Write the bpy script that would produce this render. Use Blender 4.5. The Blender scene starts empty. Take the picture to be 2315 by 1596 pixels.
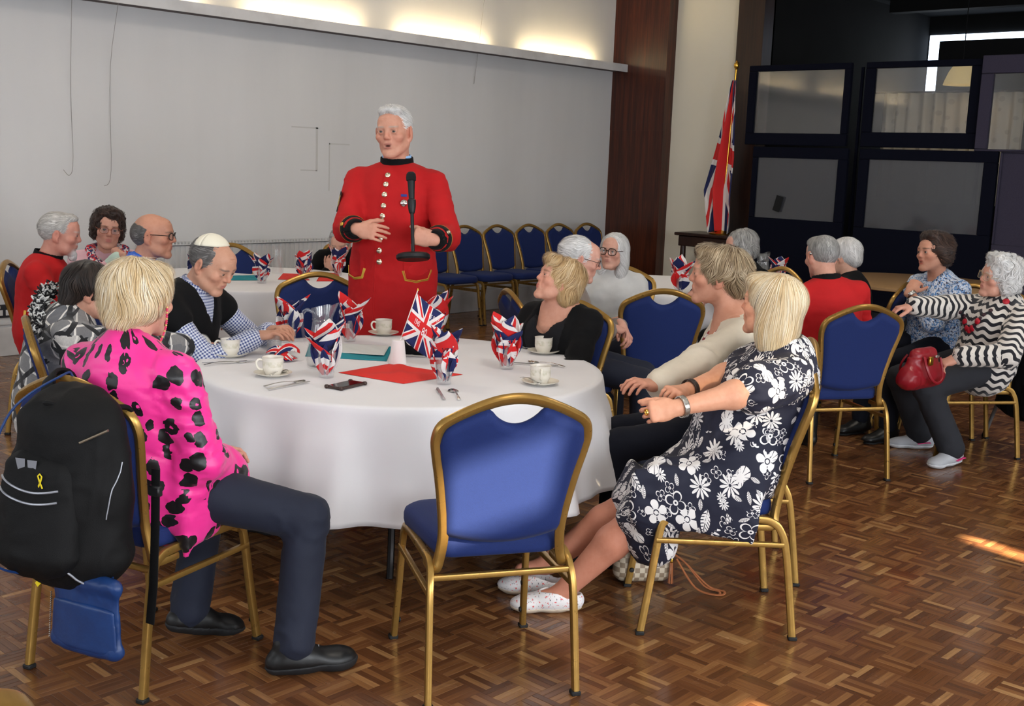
import bpy, math, random
import numpy as np
from mathutils import Vector, Matrix
from mathutils.bvhtree import BVHTree
random.seed(7)
RNG = np.random.default_rng(7)
SC = bpy.context.scene
COL = SC.collection
# ------------------------------------------------------------------ camera
cd = bpy.data.cameras.new('camera'); cam = bpy.data.objects.new('camera', cd); COL.objects.link(cam)
cd.sensor_width = 36.0; cd.lens = 2600.0 / 2315.0 * 36.0; cd.clip_start = 0.02; cd.clip_end = 80
YAW, PITCH, ROLL = math.radians(42.655), math.radians(9.384), math.radians(2.176)
_f0 = Vector((math.cos(YAW), math.sin(YAW), 0)); _r0 = Vector((math.sin(YAW), -math.cos(YAW), 0)); _z = Vector((0, 0, 1))
_f = _f0 * math.cos(PITCH) - _z * math.sin(PITCH); _u = _z * math.cos(PITCH) + _f0 * math.sin(PITCH)
_rt = _r0 * math.cos(ROLL) + _u * math.sin(ROLL); _up = _u * math.cos(ROLL) - _r0 * math.sin(ROLL)
_m = Matrix((_rt, _up, -_f)).transposed().to_4x4(); _m.translation = (0, 0, 1.58)
cam.matrix_world = _m
SC.camera = cam
SC.view_settings.view_transform = 'Standard'; SC.view_settings.look = 'None'
SC.view_settings.gamma = 1.0; SC.view_settings.use_curve_mapping = False
SC.view_settings.exposure = 0.4
# ------------------------------------------------------------------ light
wd = bpy.data.worlds.new('world'); SC.world = wd; wd.use_nodes = True
wd.node_tree.nodes['Background'].inputs[0].default_value = (0.62, 0.72, 0.9, 1)
wd.node_tree.nodes['Background'].inputs[1].default_value = 1.2
def light(kind, name, loc, energy, color, aim=None, size=None, size_y=None, **kw):
    d = bpy.data.lights.new(name, kind); d.energy = energy; d.color = color
    if kind == 'AREA':
        d.shape = 'RECTANGLE'; d.size = size; d.size_y = size_y or size
    for k, v in kw.items(): setattr(d, k, v)
    o = bpy.data.objects.new(name, d); COL.objects.link(o); o.location = loc
    if aim is not None:
        o.rotation_euler = (Vector(aim) - Vector(loc)).to_track_quat('-Z', 'Y').to_euler()
    return o
# the sun, low, through the window wall behind the photographer's right shoulder
SUN = Vector((-0.20, -0.84, 0.50)).normalized()
_s = light('SUN', 'sun', SUN * 12, 60.0, (1.0, 0.86, 0.66), aim=(0, 0, 0), angle=0.014)
WIN_Y = -2.6                                # plane of the window wall
# daylight coming in at the five tall windows of that wall
WINX = [(-1.4, 0.4), (1.4, 3.2), (4.2, 6.0), (6.8, 8.6)]
for i, (a, b) in enumerate(WINX):
    light('AREA', 'window_daylight', ((a + b) / 2, WIN_Y + 0.12, 1.6), (105, 105, 62, 26)[i], (0.90, 0.95, 1.0), aim=((a + b) / 2, 8, 1.35), size=b - a, size_y=1.5)
# daylight at the windows of the wall behind the photographer
for i, y in enumerate((0.6, 3.4, 6.2)):
    light('AREA', 'window_daylight', (-2.75, y, 1.9), 30, (0.88, 0.94, 1.0), aim=(8, y + .4, 1.3), size=1.8, size_y=1.7)
# unseen ceiling lights added as fill, without lamp bodies
for x, y in ((2.5, 1.5), (2.5, 5.5), (6.8, 2.0), (6.8, 6.0)):
    light('AREA', 'ceiling_lamp_light', (x, y, 4.02), 20, (1.0, 0.9, 0.76), aim=(x, y, 0), size=.5)
# ------------------------------------------------------------------ helpers: colours, nodes
def lin(c):
    c = [v / 255.0 for v in c[:3]]
    return tuple(v / 12.92 if v <= .04045 else ((v + .055) / 1.055) ** 2.4 for v in c) + (1.0,)
class Tree: nt = None
def node(t, **kw):
    n = Tree.nt.nodes.new(t)
    for k, v in kw.items(): setattr(n, k, v)
    return n
def setin(n, i, v):
    s = n.inputs[i]
    if isinstance(v, Ex): Tree.nt.links.new(v.s, s)
    elif v is not None:
        if s.type == 'RGBA' and len(v) == 3: v = tuple(v) + (1,)
        s.default_value = v
class Ex:
    "a node socket with arithmetic"
    def __init__(self, s): self.s = s
    def __add__(a, b): return M('ADD', a, b)
    __radd__ = __add__
    def __sub__(a, b): return M('SUBTRACT', a, b)
    def __rsub__(a, b): return M('SUBTRACT', b, a)
    def __mul__(a, b): return M('MULTIPLY', a, b)
    __rmul__ = __mul__
    def __truediv__(a, b): return M('DIVIDE', a, b)
    def __lt__(a, b): return M('LESS_THAN', a, b)
    def __gt__(a, b): return M('GREATER_THAN', a, b)
    def __neg__(a): return M('MULTIPLY', a, -1.0)
def M(op, *a):
    n = node('ShaderNodeMath', operation=op)
    for i, v in enumerate(a): setin(n, i, v)
    return Ex(n.outputs[0])
def mn(a, b): return M('MINIMUM', a, b)
def mx(a, b): return M('MAXIMUM', a, b)
def ab(a): return M('ABSOLUTE', a)
def fl(a): return M('FLOOR', a)
def fr(a): return a - fl(a)
def sin(a): return M('SINE', a)
def cos(a): return M('COSINE', a)
def band(x, c, w): return ab(x - c) < w
def xyz(x, y=0.0, z=0.0):
    n = node('ShaderNodeCombineXYZ'); setin(n, 0, x); setin(n, 1, y); setin(n, 2, z); return Ex(n.outputs[0])
def sep(v):
    n = node('ShaderNodeSeparateXYZ'); setin(n, 0, v); return [Ex(o) for o in n.outputs]
def uvc(): return Ex(node('ShaderNodeUVMap').outputs[0])
def objc(): return Ex(node('ShaderNodeTexCoord').outputs['Object'])
def gen(): return Ex(node('ShaderNodeNewGeometry').outputs['Position'])
def attr(n, out='Color'): return Ex(node('ShaderNodeAttribute', attribute_name=n).outputs[out])
def scl(v, s):
    n = node('ShaderNodeVectorMath', operation='MULTIPLY'); setin(n, 0, v); setin(n, 1, s if not isinstance(s, (int, float)) else (s, s, s)); return Ex(n.outputs[0])
def vadd(v, s):
    n = node('ShaderNodeVectorMath', operation='ADD'); setin(n, 0, v); setin(n, 1, s); return Ex(n.outputs[0])
def noise(v, s, det=3, rough=.55, dist=0., out=0, dim='3D'):
    n = node('ShaderNodeTexNoise', noise_dimensions=dim); setin(n, 'Vector', v); setin(n, 'Scale', s); setin(n, 'Detail', det); setin(n, 'Roughness', rough); setin(n, 'Distortion', dist); return Ex(n.outputs[out])
def voro(v, s, rnd=1., feat='F1', dim='2D'):
    n = node('ShaderNodeTexVoronoi', voronoi_dimensions=dim, feature=feat); setin(n, 'Vector', v); setin(n, 'Scale', s); setin(n, 'Randomness', rnd)
    return Ex(n.outputs['Distance']), Ex(n.outputs['Color']), Ex(n.outputs['Position'])
def mixc(f, a, b):
    n = node('ShaderNodeMix', data_type='RGBA'); setin(n, 0, f); setin(n, 6, a); setin(n, 7, b); return Ex(n.outputs[2])
def ramp(f, stops):
    n = node('ShaderNodeValToRGB'); r = n.color_ramp
    while len(r.elements) < len(stops): r.elements.new(.5)
    for e, (p, c) in zip(r.elements, stops): e.position = p; e.color = c
    setin(n, 0, f); return Ex(n.outputs[0])
def rng_map(x, a, b, c=0., d=1.):
    n = node('ShaderNodeMapRange'); setin(n, 0, x); setin(n, 1, a); setin(n, 2, b); setin(n, 3, c); setin(n, 4, d); return Ex(n.outputs[0])
def bump(h, strength=.2, dist=.01):
    n = node('ShaderNodeBump'); setin(n, 'Strength', strength); setin(n, 'Distance', dist); setin(n, 'Height', h); return Ex(n.outputs[0])
MATS = {}
def mat(name, col=(200, 200, 200), rough=.6, metal=0., spec=.5, fn=None, sheen=0., trans=0., ior=1.45, sss=0., alpha=None, emit=None, emits=0., coat=0.):
    "fn() runs with the tree open and may return {'col':..., 'rough':..., 'normal':..., 'metal':...}"
    if name in MATS: return MATS[name]
    m = bpy.data.materials.new(name); m.use_nodes = True; Tree.nt = m.node_tree
    p = m.node_tree.nodes['Principled BSDF']
    p.inputs['Base Color'].default_value = lin(col)
    p.inputs['Roughness'].default_value = rough; p.inputs['Metallic'].default_value = metal
    p.inputs['Specular IOR Level'].default_value = spec; p.inputs['IOR'].default_value = ior
    p.inputs['Sheen Weight'].default_value = sheen; p.inputs['Transmission Weight'].default_value = trans
    p.inputs['Coat Weight'].default_value = coat
    if sheen: p.inputs['Sheen Roughness'].default_value = .5
    if sss:
        p.inputs['Subsurface Weight'].default_value = sss; p.inputs['Subsurface Radius'].default_value = (.012, .004, .002); p.inputs['Subsurface Scale'].default_value = 1.
    if emit: p.inputs['Emission Color'].default_value = lin(emit); p.inputs['Emission Strength'].default_value = emits
    if alpha is not None: p.inputs['Alpha'].default_value = alpha
    if fn:
        r = fn() or {}
        for k, key in (('col', 'Base Color'), ('rough', 'Roughness'), ('normal', 'Normal'), ('metal', 'Metallic'), ('alpha', 'Alpha')):
            if k in r: setin(p, key, r[k])
    MATS[name] = m
    return m
# ------------------------------------------------------------------ helpers: objects
def link(name, data, parent=None, loc=None, rotz=None):
    o = bpy.data.objects.new(name, data); COL.objects.link(o)
    if parent is not None: o.parent = parent
    if loc is not None: o.location = loc
    if rotz is not None: o.rotation_euler = (0, 0, rotz)
    return o
def tag(o, label=None, cat=None, group=None, kind=None):
    for k, v in (('label', label), ('category', cat), ('group', group), ('kind', kind)):
        if v: o[k] = v
    return o
def empty(name, loc=(0, 0, 0), rotz=0.): return link(name, None, None, loc, rotz)
def copy_tree(o, parent=None):
    c = o.copy(); COL.objects.link(c); c.parent = parent
    for ch in list(o.children): copy_tree(ch, c)
    return c
def fastmesh(name, V, F, smooth=True):
    "V (n,3) array, F list of (k,3 or 4) arrays"
    me = bpy.data.meshes.new(name)
    V = np.asarray(V, np.float32)
    Fs = [np.asarray(f, np.int32) for f in (F if isinstance(F, list) else [F]) if len(f)]
    me.vertices.add(len(V)); me.vertices.foreach_set('co', V.ravel())
    idx = np.concatenate([f.ravel() for f in Fs]); tot = np.concatenate([np.full(len(f), f.shape[1], np.int32) for f in Fs])
    me.loops.add(len(idx)); me.loops.foreach_set('vertex_index', idx)
    me.polygons.add(len(tot)); st = np.concatenate([[0], np.cumsum(tot)[:-1]]).astype(np.int32)
    me.polygons.foreach_set('loop_start', st)
    try: me.polygons.foreach_set('loop_total', tot)
    except Exception: pass
    me.polygons.foreach_set('use_smooth', np.full(len(tot), bool(smooth)))
    me.update(calc_edges=True)
    return me
class MB:
    "collects shapes for one mesh"
    def __init__(s): s.V = []; s.F = []; s.UV = []; s.MI = []; s.mi = 0
    def add(s, vs, fs, uv=None):
        b = len(s.V); s.V += [tuple(v) for v in vs]
        for f in fs:
            s.F.append([b + i for i in f]); s.MI.append(s.mi)
            s.UV.append([uv[i] for i in f] if uv is not None else [(0, 0)] * len(f))
        return s
    def box(s, c, size, rot=None, bev=0.):
        hx, hy, hz = [v / 2 for v in size]; c = Vector(c)
        R = rot if rot is not None else Matrix.Identity(3)
        if bev <= 0:
            vs = [Vector((x, y, z)) for x in (-hx, hx) for y in (-hy, hy) for z in (-hz, hz)]
            fs = [(0, 1, 3, 2), (4, 6, 7, 5), (0, 4, 5, 1), (2, 3, 7, 6), (0, 2, 6, 4), (1, 5, 7, 3)]
        else:
            vs = []; fs = []
            for sx in (-1, 1):
                for sy in (-1, 1):
                    for sz in (-1, 1):
                        vs += [Vector((sx * hx, sy * (hy - bev), sz * (hz - bev))), Vector((sx * (hx - bev), sy * hy, sz * (hz - bev))), Vector((sx * (hx - bev), sy * (hy - bev), sz * hz))]
            I = lambda x, y, z, k: ((x * 2 + y) * 2 + z) * 3 + k
            for q in (0, 1):
                fs += [[I(q, 0, 0, 0), I(q, 0, 1, 0), I(q, 1, 1, 0), I(q, 1, 0, 0)], [I(0, q, 0, 1), I(0, q, 1, 1), I(1, q, 1, 1), I(1, q, 0, 1)], [I(0, 0, q, 2), I(0, 1, q, 2), I(1, 1, q, 2), I(1, 0, q, 2)]]
            for a in (0, 1):
                for b in (0, 1):
                    fs += [[I(a, b, 0, 0), I(a, b, 1, 0), I(a, b, 1, 1), I(a, b, 0, 1)], [I(a, 0, b, 0), I(a, 1, b, 0), I(a, 1, b, 2), I(a, 0, b, 2)], [I(0, a, b, 1), I(1, a, b, 1), I(1, a, b, 2), I(0, a, b, 2)]]
                    for d in (0, 1): fs.append([I(a, b, d, 0), I(a, b, d, 1), I(a, b, d, 2)])
            # orient outward
            out = []
            for f in fs:
                n = (vs[f[1]] - vs[f[0]]).cross(vs[f[2]] - vs[f[0]]); ce = sum((vs[i] for i in f), Vector()) / len(f)
                out.append(f if n.dot(ce) > 0 else f[::-1])
            fs = out
        return s.add([c + R @ v for v in vs], fs)
    def sweep(s, pts, sec, closed=False, up=(0, 0, 1), cap=True, radii=None):
        "sec: list of (a,b); swept along pts with parallel transport; radii scales"
        P = [Vector(p) for p in pts]; n = len(P); vs = []; fs = []; k = len(sec)
        T = []
        for i in range(n):
            a = P[(i - 1) % n] if (closed or i > 0) else P[i]; b = P[(i + 1) % n] if (closed or i < n - 1) else P[i]
            t = (b - a); T.append(t.normalized() if t.length > 1e-9 else Vector((0, 0, 1)))
        u = Vector(up); u = u - T[0] * u.dot(T[0])
        if u.length < 1e-4: u = Vector((1, 0, 0)) - T[0] * T[0].x
        u.normalize()
        for i in range(n):
            if i: u = (T[i - 1].rotation_difference(T[i])) @ u
            u = (u - T[i] * u.dot(T[i])).normalized(); v = T[i].cross(u); r = radii[i] if radii else 1.
            vs += [P[i] + (v * a + u * b) * r for a, b in sec]
        m = n if closed else n - 1
        for i in range(m):
            for j in range(k):
                a = i * k + j; b = i * k + (j + 1) % k; c = ((i + 1) % n) * k
                fs.append([a, b, c + (j + 1) % k, c + j])
        if cap and not closed: fs += [list(range(k))[::-1], [(n - 1) * k + j for j in range(k)]]
        return s.add(vs, fs)
    def tube(s, pts, r, seg=8, closed=False, cap=True, radii=None, up=(0, 0, 1)):
        return s.sweep(pts, [(math.cos(2 * math.pi * j / seg) * r, math.sin(2 * math.pi * j / seg) * r) for j in range(seg)], closed, up, cap, radii)
    def lathe(s, prof, seg=24, c=(0, 0, 0), closed=False, R=None):
        vs = []; fs = []; n = len(prof)
        for r, z in prof:
            for j in range(seg):
                a = 2 * math.pi * j / seg; v = Vector((r * math.cos(a), r * math.sin(a), z))
                vs.append((R @ v if R is not None else v) + Vector(c))
        for i in range(n - (0 if closed else 1)):
            for j in range(seg):
                i2 = (i + 1) % n
                fs.append([i * seg + j, i * seg + (j + 1) % seg, i2 * seg + (j + 1) % seg, i2 * seg + j])
        return s.add(vs, fs)
    def grid(s, fn, nu, nv, uvf=None, closed_u=False):
        vs = []; uv = []; fs = []
        for j in range(nv + 1):
            for i in range(nu + 1):
                u, v = i / nu, j / nv; vs.append(fn(u, v)); uv.append(uvf(u, v) if uvf else (u, v))
        for j in range(nv):
            for i in range(nu):
                a = j * (nu + 1) + i; fs.append([a, a + 1, a + nu + 2, a + nu + 1])
        return s.add(vs, fs, uv)
    def mesh(s, name, smooth=True, angle=None):
        me = bpy.data.meshes.new(name); me.from_pydata(s.V, [], s.F)
        ul = me.uv_layers.new(name='UVMap'); ul.data.foreach_set('uv', [c for f in s.UV for p in f for c in p])
        if smooth: me.polygons.foreach_set('use_smooth', [True] * len(s.F))
        if any(s.MI): me.polygons.foreach_set('material_index', s.MI)
        me.validate(); me.update()
        if smooth and angle: me.set_sharp_from_angle(angle=math.radians(angle))
        return me
    def build(s, name, m, parent=None, smooth=True, angle=40, loc=None, rotz=None):
        me = s.mesh(name, smooth, angle)
        for mm in (m if isinstance(m, (list, tuple)) else [m]): me.materials.append(mm)
        return link(name, me, parent, loc, rotz)
def rsec(w, h, r=.004, n=3):
    "rounded rectangle section"
    out = []
    for cx, cy, a0 in ((w / 2 - r, h / 2 - r, 0), (-w / 2 + r, h / 2 - r, 90), (-w / 2 + r, -h / 2 + r, 180), (w / 2 - r, -h / 2 + r, 270)):
        for i in range(n):
            a = math.radians(a0 + 90 * i / (n - 1)); out.append((cx + r * math.cos(a), cy + r * math.sin(a)))
    return out
def catmull(pts, per=6, closed=False):
    P = [Vector(p) for p in pts]; n = len(P); out = []
    for i in range(n if closed else n - 1):
        g = lambda k: P[k % n] if closed else P[max(0, min(n - 1, k))]
        a, b, c, d = g(i - 1), g(i), g(i + 1), g(i + 2)
        for j in range(per):
            t = j / per
            out.append(.5 * ((2 * b) + (c - a) * t + (2 * a - 5 * b + 4 * c - d) * t * t + (3 * b - a - 3 * c + d) * t ** 3))
    if not closed: out.append(P[-1])
    return out
def solid(mb, me_name, m, thick, parent=None, name=None, offset=0., **kw):
    o = mb.build(name or me_name, m, parent, **kw)
    md = o.modifiers.new('solid', 'SOLIDIFY'); md.thickness = thick; md.offset = offset
    return o
# ------------------------------------------------------------------ materials of the room
def f_wall():
    p = gen(); x, y, z = sep(p)
    st = noise(xyz(x * 1.0, y, z * .12), 1.6, 4); fine = noise(p, 90, 2); big = noise(p, .6, 3)
    c = mixc(rng_map(st, .35, .75) * .55, lin((214, 213, 213)), lin((196, 195, 195)))
    c = mixc(rng_map(big, .4, .7) * .4, c, lin((222, 221, 222)))
    weave = sin(x * 900.) * sin(z * 900.)
    return {'col': c, 'normal': bump(fine + weave * .12, .12, .003)}
def f_wood(c1, c2, c3, sx=1., sz=.06):
    def f():
        x, y, z = sep(gen())
        g = noise(xyz(x * 14, y * 14, z * sz * 14), 1.6, 5, .6, .4); g2 = noise(xyz(x * 70, y * 70, z * .8), 1., 2)
        c = ramp(g * .75 + g2 * .3, [(.3, lin(c1)), (.52, lin(c2)), (.75, lin(c3))])
        return {'col': c, 'normal': bump(g2, .08, .002)}
    return f
WALL = mat('wall_paint', (190, 190, 190), .75, spec=.3, fn=f_wall)
CREAM = mat('cream_paint', (226, 220, 204), .7, spec=.3, fn=lambda: {'normal': bump(noise(gen(), 60, 3), .1, .003)})
TRIMW = mat('trim_white', (205, 204, 206), .45, fn=lambda: {'col': mixc(rng_map(noise(gen(), 3, 4), .45, .75), lin((212, 211, 212)), lin((188, 186, 186)))})
SOFFIT = mat('soffit_brown', (92, 80, 76), .7)
COLWOOD = mat('column_wood', (60, 26, 12), .28, fn=f_wood((34, 13, 7), (66, 27, 13), (98, 44, 20)), coat=.2)
DARKWOOD = mat('dark_wood', (40, 22, 15), .35, fn=f_wood((24, 12, 9), (44, 24, 16), (60, 34, 22)))
NAVYW = mat('navy_board', (19, 22, 40), .9, spec=.12, fn=lambda: {'col': mixc(noise(gen(), 220, 2), lin((7, 9, 20)), lin((13, 15, 30)))})
LILAC = mat('lilac_board', (74, 70, 88), .85, spec=.15, fn=lambda: {'col': mixc(noise(gen(), 160, 2), lin((50, 47, 62)), lin((66, 62, 78)))})
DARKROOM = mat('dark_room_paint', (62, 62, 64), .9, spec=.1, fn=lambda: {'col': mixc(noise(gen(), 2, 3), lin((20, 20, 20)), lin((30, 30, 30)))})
BLACKCLOTH = mat('black_cloth', (16, 16, 18), .9)
BRASS = mat('brass', (214, 168, 70), .25, 1.)
def slab(name, c, size, m, parent=None, bev=0., kind='structure'):
    o = MB().box(c, size, bev=bev).build(name, m, parent, smooth=bev > 0)
    if parent is None: o['kind'] = kind
    return o
# ------------------------------------------------------------------ floor: mosaic parquet, 120 mm squares of five fingers
def wood_col(rnd, u, v):
    base = ramp(rnd, [(0., lin((88, 54, 32))), (.3, lin((106, 66, 39))), (.55, lin((118, 76, 45))), (.78, lin((132, 88, 52))), (.93, lin((148, 104, 64))), (1., lin((172, 130, 84)))])
    g = noise(xyz(u * 9 + rnd * 37, v * 130 + rnd * 91, rnd * 11), 1., 4, .6)
    d = noise(gen(), 1.1, 3)
    c = mixc(rng_map(g, .35, .7) * .45, base, lin((66, 38, 20)))
    return mixc(rng_map(d, .45, .7) * .28, c, lin((84, 52, 32)))
def f_finger_obj():
    r = Ex(node('ShaderNodeObjectInfo').outputs['Random']); u, v, w = sep(uvc())
    return {'col': wood_col(r, u, v), 'rough': rng_map(noise(gen(), 7, 3), .3, .7, .13, .3)}
def f_finger_att():
    r = attr('rnd', 'Fac'); u, v, w = sep(uvc())
    return {'col': wood_col(r, u, v), 'rough': rng_map(noise(gen(), 7, 3), .3, .7, .13, .3)}
FING_O = mat('parquet_finger', rough=.28, fn=f_finger_obj); FING_A = mat('parquet_field', rough=.28, fn=f_finger_att)
UNDER = mat('floor_joint', (38, 24, 15), .7)
floor = MB().box((5.0, 3.0, -.06), (22.0, 11.6, .1)).build('floor', UNDER, smooth=False); floor['kind'] = 'structure'
S5 = .12; FW = S5 / 5; GAP = .0007
fg = MB(); a, b, zt, ch = S5 / 2 - GAP / 2, FW / 2 - GAP / 2, .008, .0007
fv = [(sx * a, sy * b, -.012) for sx, sy in ((-1, -1), (1, -1), (1, 1), (-1, 1))] + [(sx * a, sy * b, zt - ch - .008) for sx, sy in ((-1, -1), (1, -1), (1, 1), (-1, 1))] + [(sx * (a - ch), sy * (b - ch), 0.) for sx, sy in ((-1, -1), (1, -1), (1, 1), (-1, 1))]
ff = [[i, (i + 1) % 4, 4 + (i + 1) % 4, 4 + i] for i in range(4)] + [[4 + i, 4 + (i + 1) % 4, 8 + (i + 1) % 4, 8 + i] for i in range(4)] + [[8, 9, 10, 11]]
fg.add(fv, ff, [(p[0], p[1]) for p in fv]); finger_me = fg.mesh('finger', False); finger_me.materials.append(FING_O)
cells = []
for i in range(-14, 93):
    for j in range(-21, 72):
        cx, cy = i * S5 + .02, j * S5 + .03
        dd = cx * .7355 + cy * .6775; lat = cx * .6775 - cy * .7355
        if dd > .2 and abs(lat) < dd * .55 + 2.2: cells.append((i, j, cx, cy))
fing = []
for i, j, cx, cy in cells:
    hor = (i + j) % 2 == 0
    for k in range(5):
        o = (k - 2) * FW; fing.append((cx, cy + o, 0) if hor else (cx + o, cy, 1))
fing = np.array(fing)
# the 300 fingers that show largest: the open floor at the bottom of the picture
d_ = np.hypot(fing[:, 0] - 3.05, fing[:, 1] - 1.62); near = np.argsort(d_)[:300]; isn = np.zeros(len(fing), bool); isn[near] = True
for x, y, r in fing[isn]:
    link('parquet_strip', finger_me, floor, (x, y, 0), math.pi / 2 * r)
rest = fing[~isn]; n = len(rest); bv = np.array(fv, np.float32)[4:]; bf = np.array(ff[4:], np.int32) - 4
c = np.where(rest[:, 2] > .5, 0., 1.)[:, None]; s_ = 1 - c
V = np.empty((n, 8, 3), np.float32)
V[:, :, 0] = rest[:, :1] + c * bv[:, 0] - s_ * bv[:, 1]; V[:, :, 1] = rest[:, 1:2] + s_ * bv[:, 0] + c * bv[:, 1]; V[:, :, 2] = bv[:, 2] + RNG.uniform(-.0003, .0002, (n, 1))
me = fastmesh('parquet_strips', V.reshape(-1, 3), (np.arange(n)[:, None, None] * 8 + bf[None]).reshape(-1, 4), False)
at_ = me.attributes.new('rnd', 'FLOAT', 'POINT'); at_.data.foreach_set('value', np.repeat(RNG.random(n).astype(np.float32), 8))
uvv = np.tile(bv[:, :2], (n, 1)); li = np.empty(len(me.loops), np.int32); me.loops.foreach_get('vertex_index', li)
me.uv_layers.new(name='UVMap').data.foreach_set('uv', uvv[li].astype(np.float32).ravel())
me.materials.append(FING_A); o = link('parquet_strips', me, floor); o['kind'] = 'stuff'
# ------------------------------------------------------------------ walls
XE, YB = 11.05, 8.6
slab('wall_back', (4.0, YB + .1, 2.05), (14.2, .2, 4.1), WALL)
slab('baseboard_back', (4.0, YB - .012, .11), (14.0, .024, .22), TRIMW, bev=.004)
o = slab('trim_1', (4.0, YB - .012, .245), (14.0, .012, .012), TRIMW)
slab('wall_end_cream', (XE + .1, 7.4, 2.05), (.2, .88, 4.1), CREAM)
slab('wall_end_far', (XE + .1, -1.9, 2.05), (.2, 1.4, 4.1), CREAM)
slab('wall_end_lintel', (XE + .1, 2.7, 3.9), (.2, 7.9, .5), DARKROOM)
slab('wall_left', (-3.1, 3.0, 2.05), (.2, 11.4, 4.1), WALL)
slab('ceiling', (4.0, 3.0, 4.2), (14.4, 11.6, .2), mat('ceiling_paint', (228, 226, 220), .8))
col_o = slab('column_wood', (XE - .06, 8.22, 3.05), (.2, .77, 2.1), COLWOOD)
slab('lower_panel', (XE - .055, 8.22, 1.0), (.2, .775, 2.0), COLWOOD, col_o)
slab('trim_2', (XE - .02, 8.6, 2.05), (.08, .03, 4.1), DARKWOOD)
slab('trim_3', (XE + .02, 6.82, 2.05), (.22, .32, 4.1), DARKWOOD)
slab('trim_4', (XE - .075, 8.585, 3.4), (.03, .05, 1.38), CREAM)
# window wall with its openings (x0, x1, z0, z1): added and placed so sunbeams fall on the chair, the dress and the floor
OPEN = [(1.02, 1.36, 3.40, 3.68), (2.10, 2.45, 3.45, 3.76), (1.74, 1.92, 2.44, 2.58), (3.91, 4.04, 2.40, 2.70)]
xs = sorted({-3.2, 11.2} | {v for o_ in OPEN for v in o_[:2]}); zs = sorted({0., 4.1} | {v for o_ in OPEN for v in o_[2:]})
mb = MB()
for x0, x1 in zip(xs, xs[1:]):
    for z0, z1 in zip(zs, zs[1:]):
        mx_, mz_ = (x0 + x1) / 2, (z0 + z1) / 2
        if not any(a < mx_ < b and c_ < mz_ < d for a, b, c_, d in OPEN): mb.box((mx_, WIN_Y - .06, mz_), (x1 - x0, .12, z1 - z0))
w = mb.build('wall_window_side', WALL, smooth=False); w['kind'] = 'structure'
for k, (a, b) in enumerate(WINX):
    wn = slab('window_%d' % (k + 1), ((a + b) / 2, WIN_Y + .02, 1.55), (b - a + .16, .04, 1.66), TRIMW)
    slab('blind', ((a + b) / 2, WIN_Y + .05, 1.55), (b - a, .02, 1.5), mat('roller_blind', (222, 224, 226), .8), wn)
def sun_filter_mat(t_):
    m = bpy.data.materials.new('net_curtain'); m.use_nodes = True; nt = m.node_tree; nt.nodes.clear(); Tree.nt = nt; t = node('ShaderNodeBsdfTransparent'); t.inputs[0].default_value = (t_, t_ * .97, t_ * .9, 1); o = node('ShaderNodeOutputMaterial'); nt.links.new(t.outputs[0], o.inputs[0]); return m
for k, (a, b, c_, d) in enumerate(OPEN[:2]):  # unseen panes added over two openings to weaken their sunbeams
    nc = MB().box(((a + b) / 2, WIN_Y + .02, (c_ + d) / 2), (b - a + .1, .004, d - c_ + .1)).build('net_curtain', sun_filter_mat((.58, .18)[k]), smooth=False); tag(nc, ['short net curtain over the left clerestory opening of the window wall', 'short net curtain over the right clerestory opening of the window wall'][k], 'curtain', 'net curtains on the window wall')
# light shelf along the back wall: a pelmet with a lip that hides the cove lamps
sh = slab('trim_5', (4.0, 8.5, 2.685), (14.1, .2, .02), SOFFIT)
slab('front_board', (4.0, 8.392, 2.708), (14.12, .02, .085), TRIMW, sh)
LAMP = mat('cove_lamp_glow', (255, 240, 205), .5, emit=(255, 230, 178), emits=30.0)
for k, x in enumerate((3.1, 4.75, 6.45, 8.15, 9.9)):
    L = empty('cove_lamp', (x, 8.47, 2.70))
    tag(L, ['cove lamp tube at the left end of the light shelf', 'cove lamp tube second from the left on the light shelf', 'cove lamp tube in the middle of the light shelf above the red coats', 'cove lamp tube second from the wooden column on the light shelf', 'cove lamp tube next to the wooden column on the light shelf'][k], 'lamp', 'cove lamps on the light shelf')
    MB().tube([(-.62, 0, .03), (.62, 0, .03)], .013, 8).build('tube', LAMP, L)
    MB().box((0, 0, .008), (1.34, .05, .016)).build('housing', TRIMW, L, smooth=False)
    for s in (-1, 1): MB().box((s * .64, 0, .03), (.04, .035, .035), bev=.004).build('end_cap', TRIMW, L)
# hanging cords on the back wall
CORDM = mat('cord_grey', (150, 146, 142), .7)
def on_wall(x, z, y=8.56): return (x, y, z)
for lab, pts in (('thin cord hanging in a loop on the back wall above the red coats', [(4.24, 4.05), (4.25, 2.2), (4.25, 1.5), (4.22, 1.36), (4.17, 1.4)]),
                 ('pale pull cord crossing the light shelf near the hall corner of the back wall', [(4.58, 4.05), (4.58, 3.0), (4.57, 2.2), (4.56, 1.4), (4.50, 1.28)]),
                 ('long pull cord hanging beside the light shelf near the wooden column', [(8.59, 4.05), (8.59, 2.5), (8.58, 2.44)])):
    tag(MB().tube(catmull([on_wall(x, z, 8.37 if z > 2.6 else 8.57 - .0 ) for x, z in pts], 5), .0022, 5).build('pull_cord', CORDM), lab, 'cord')
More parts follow.
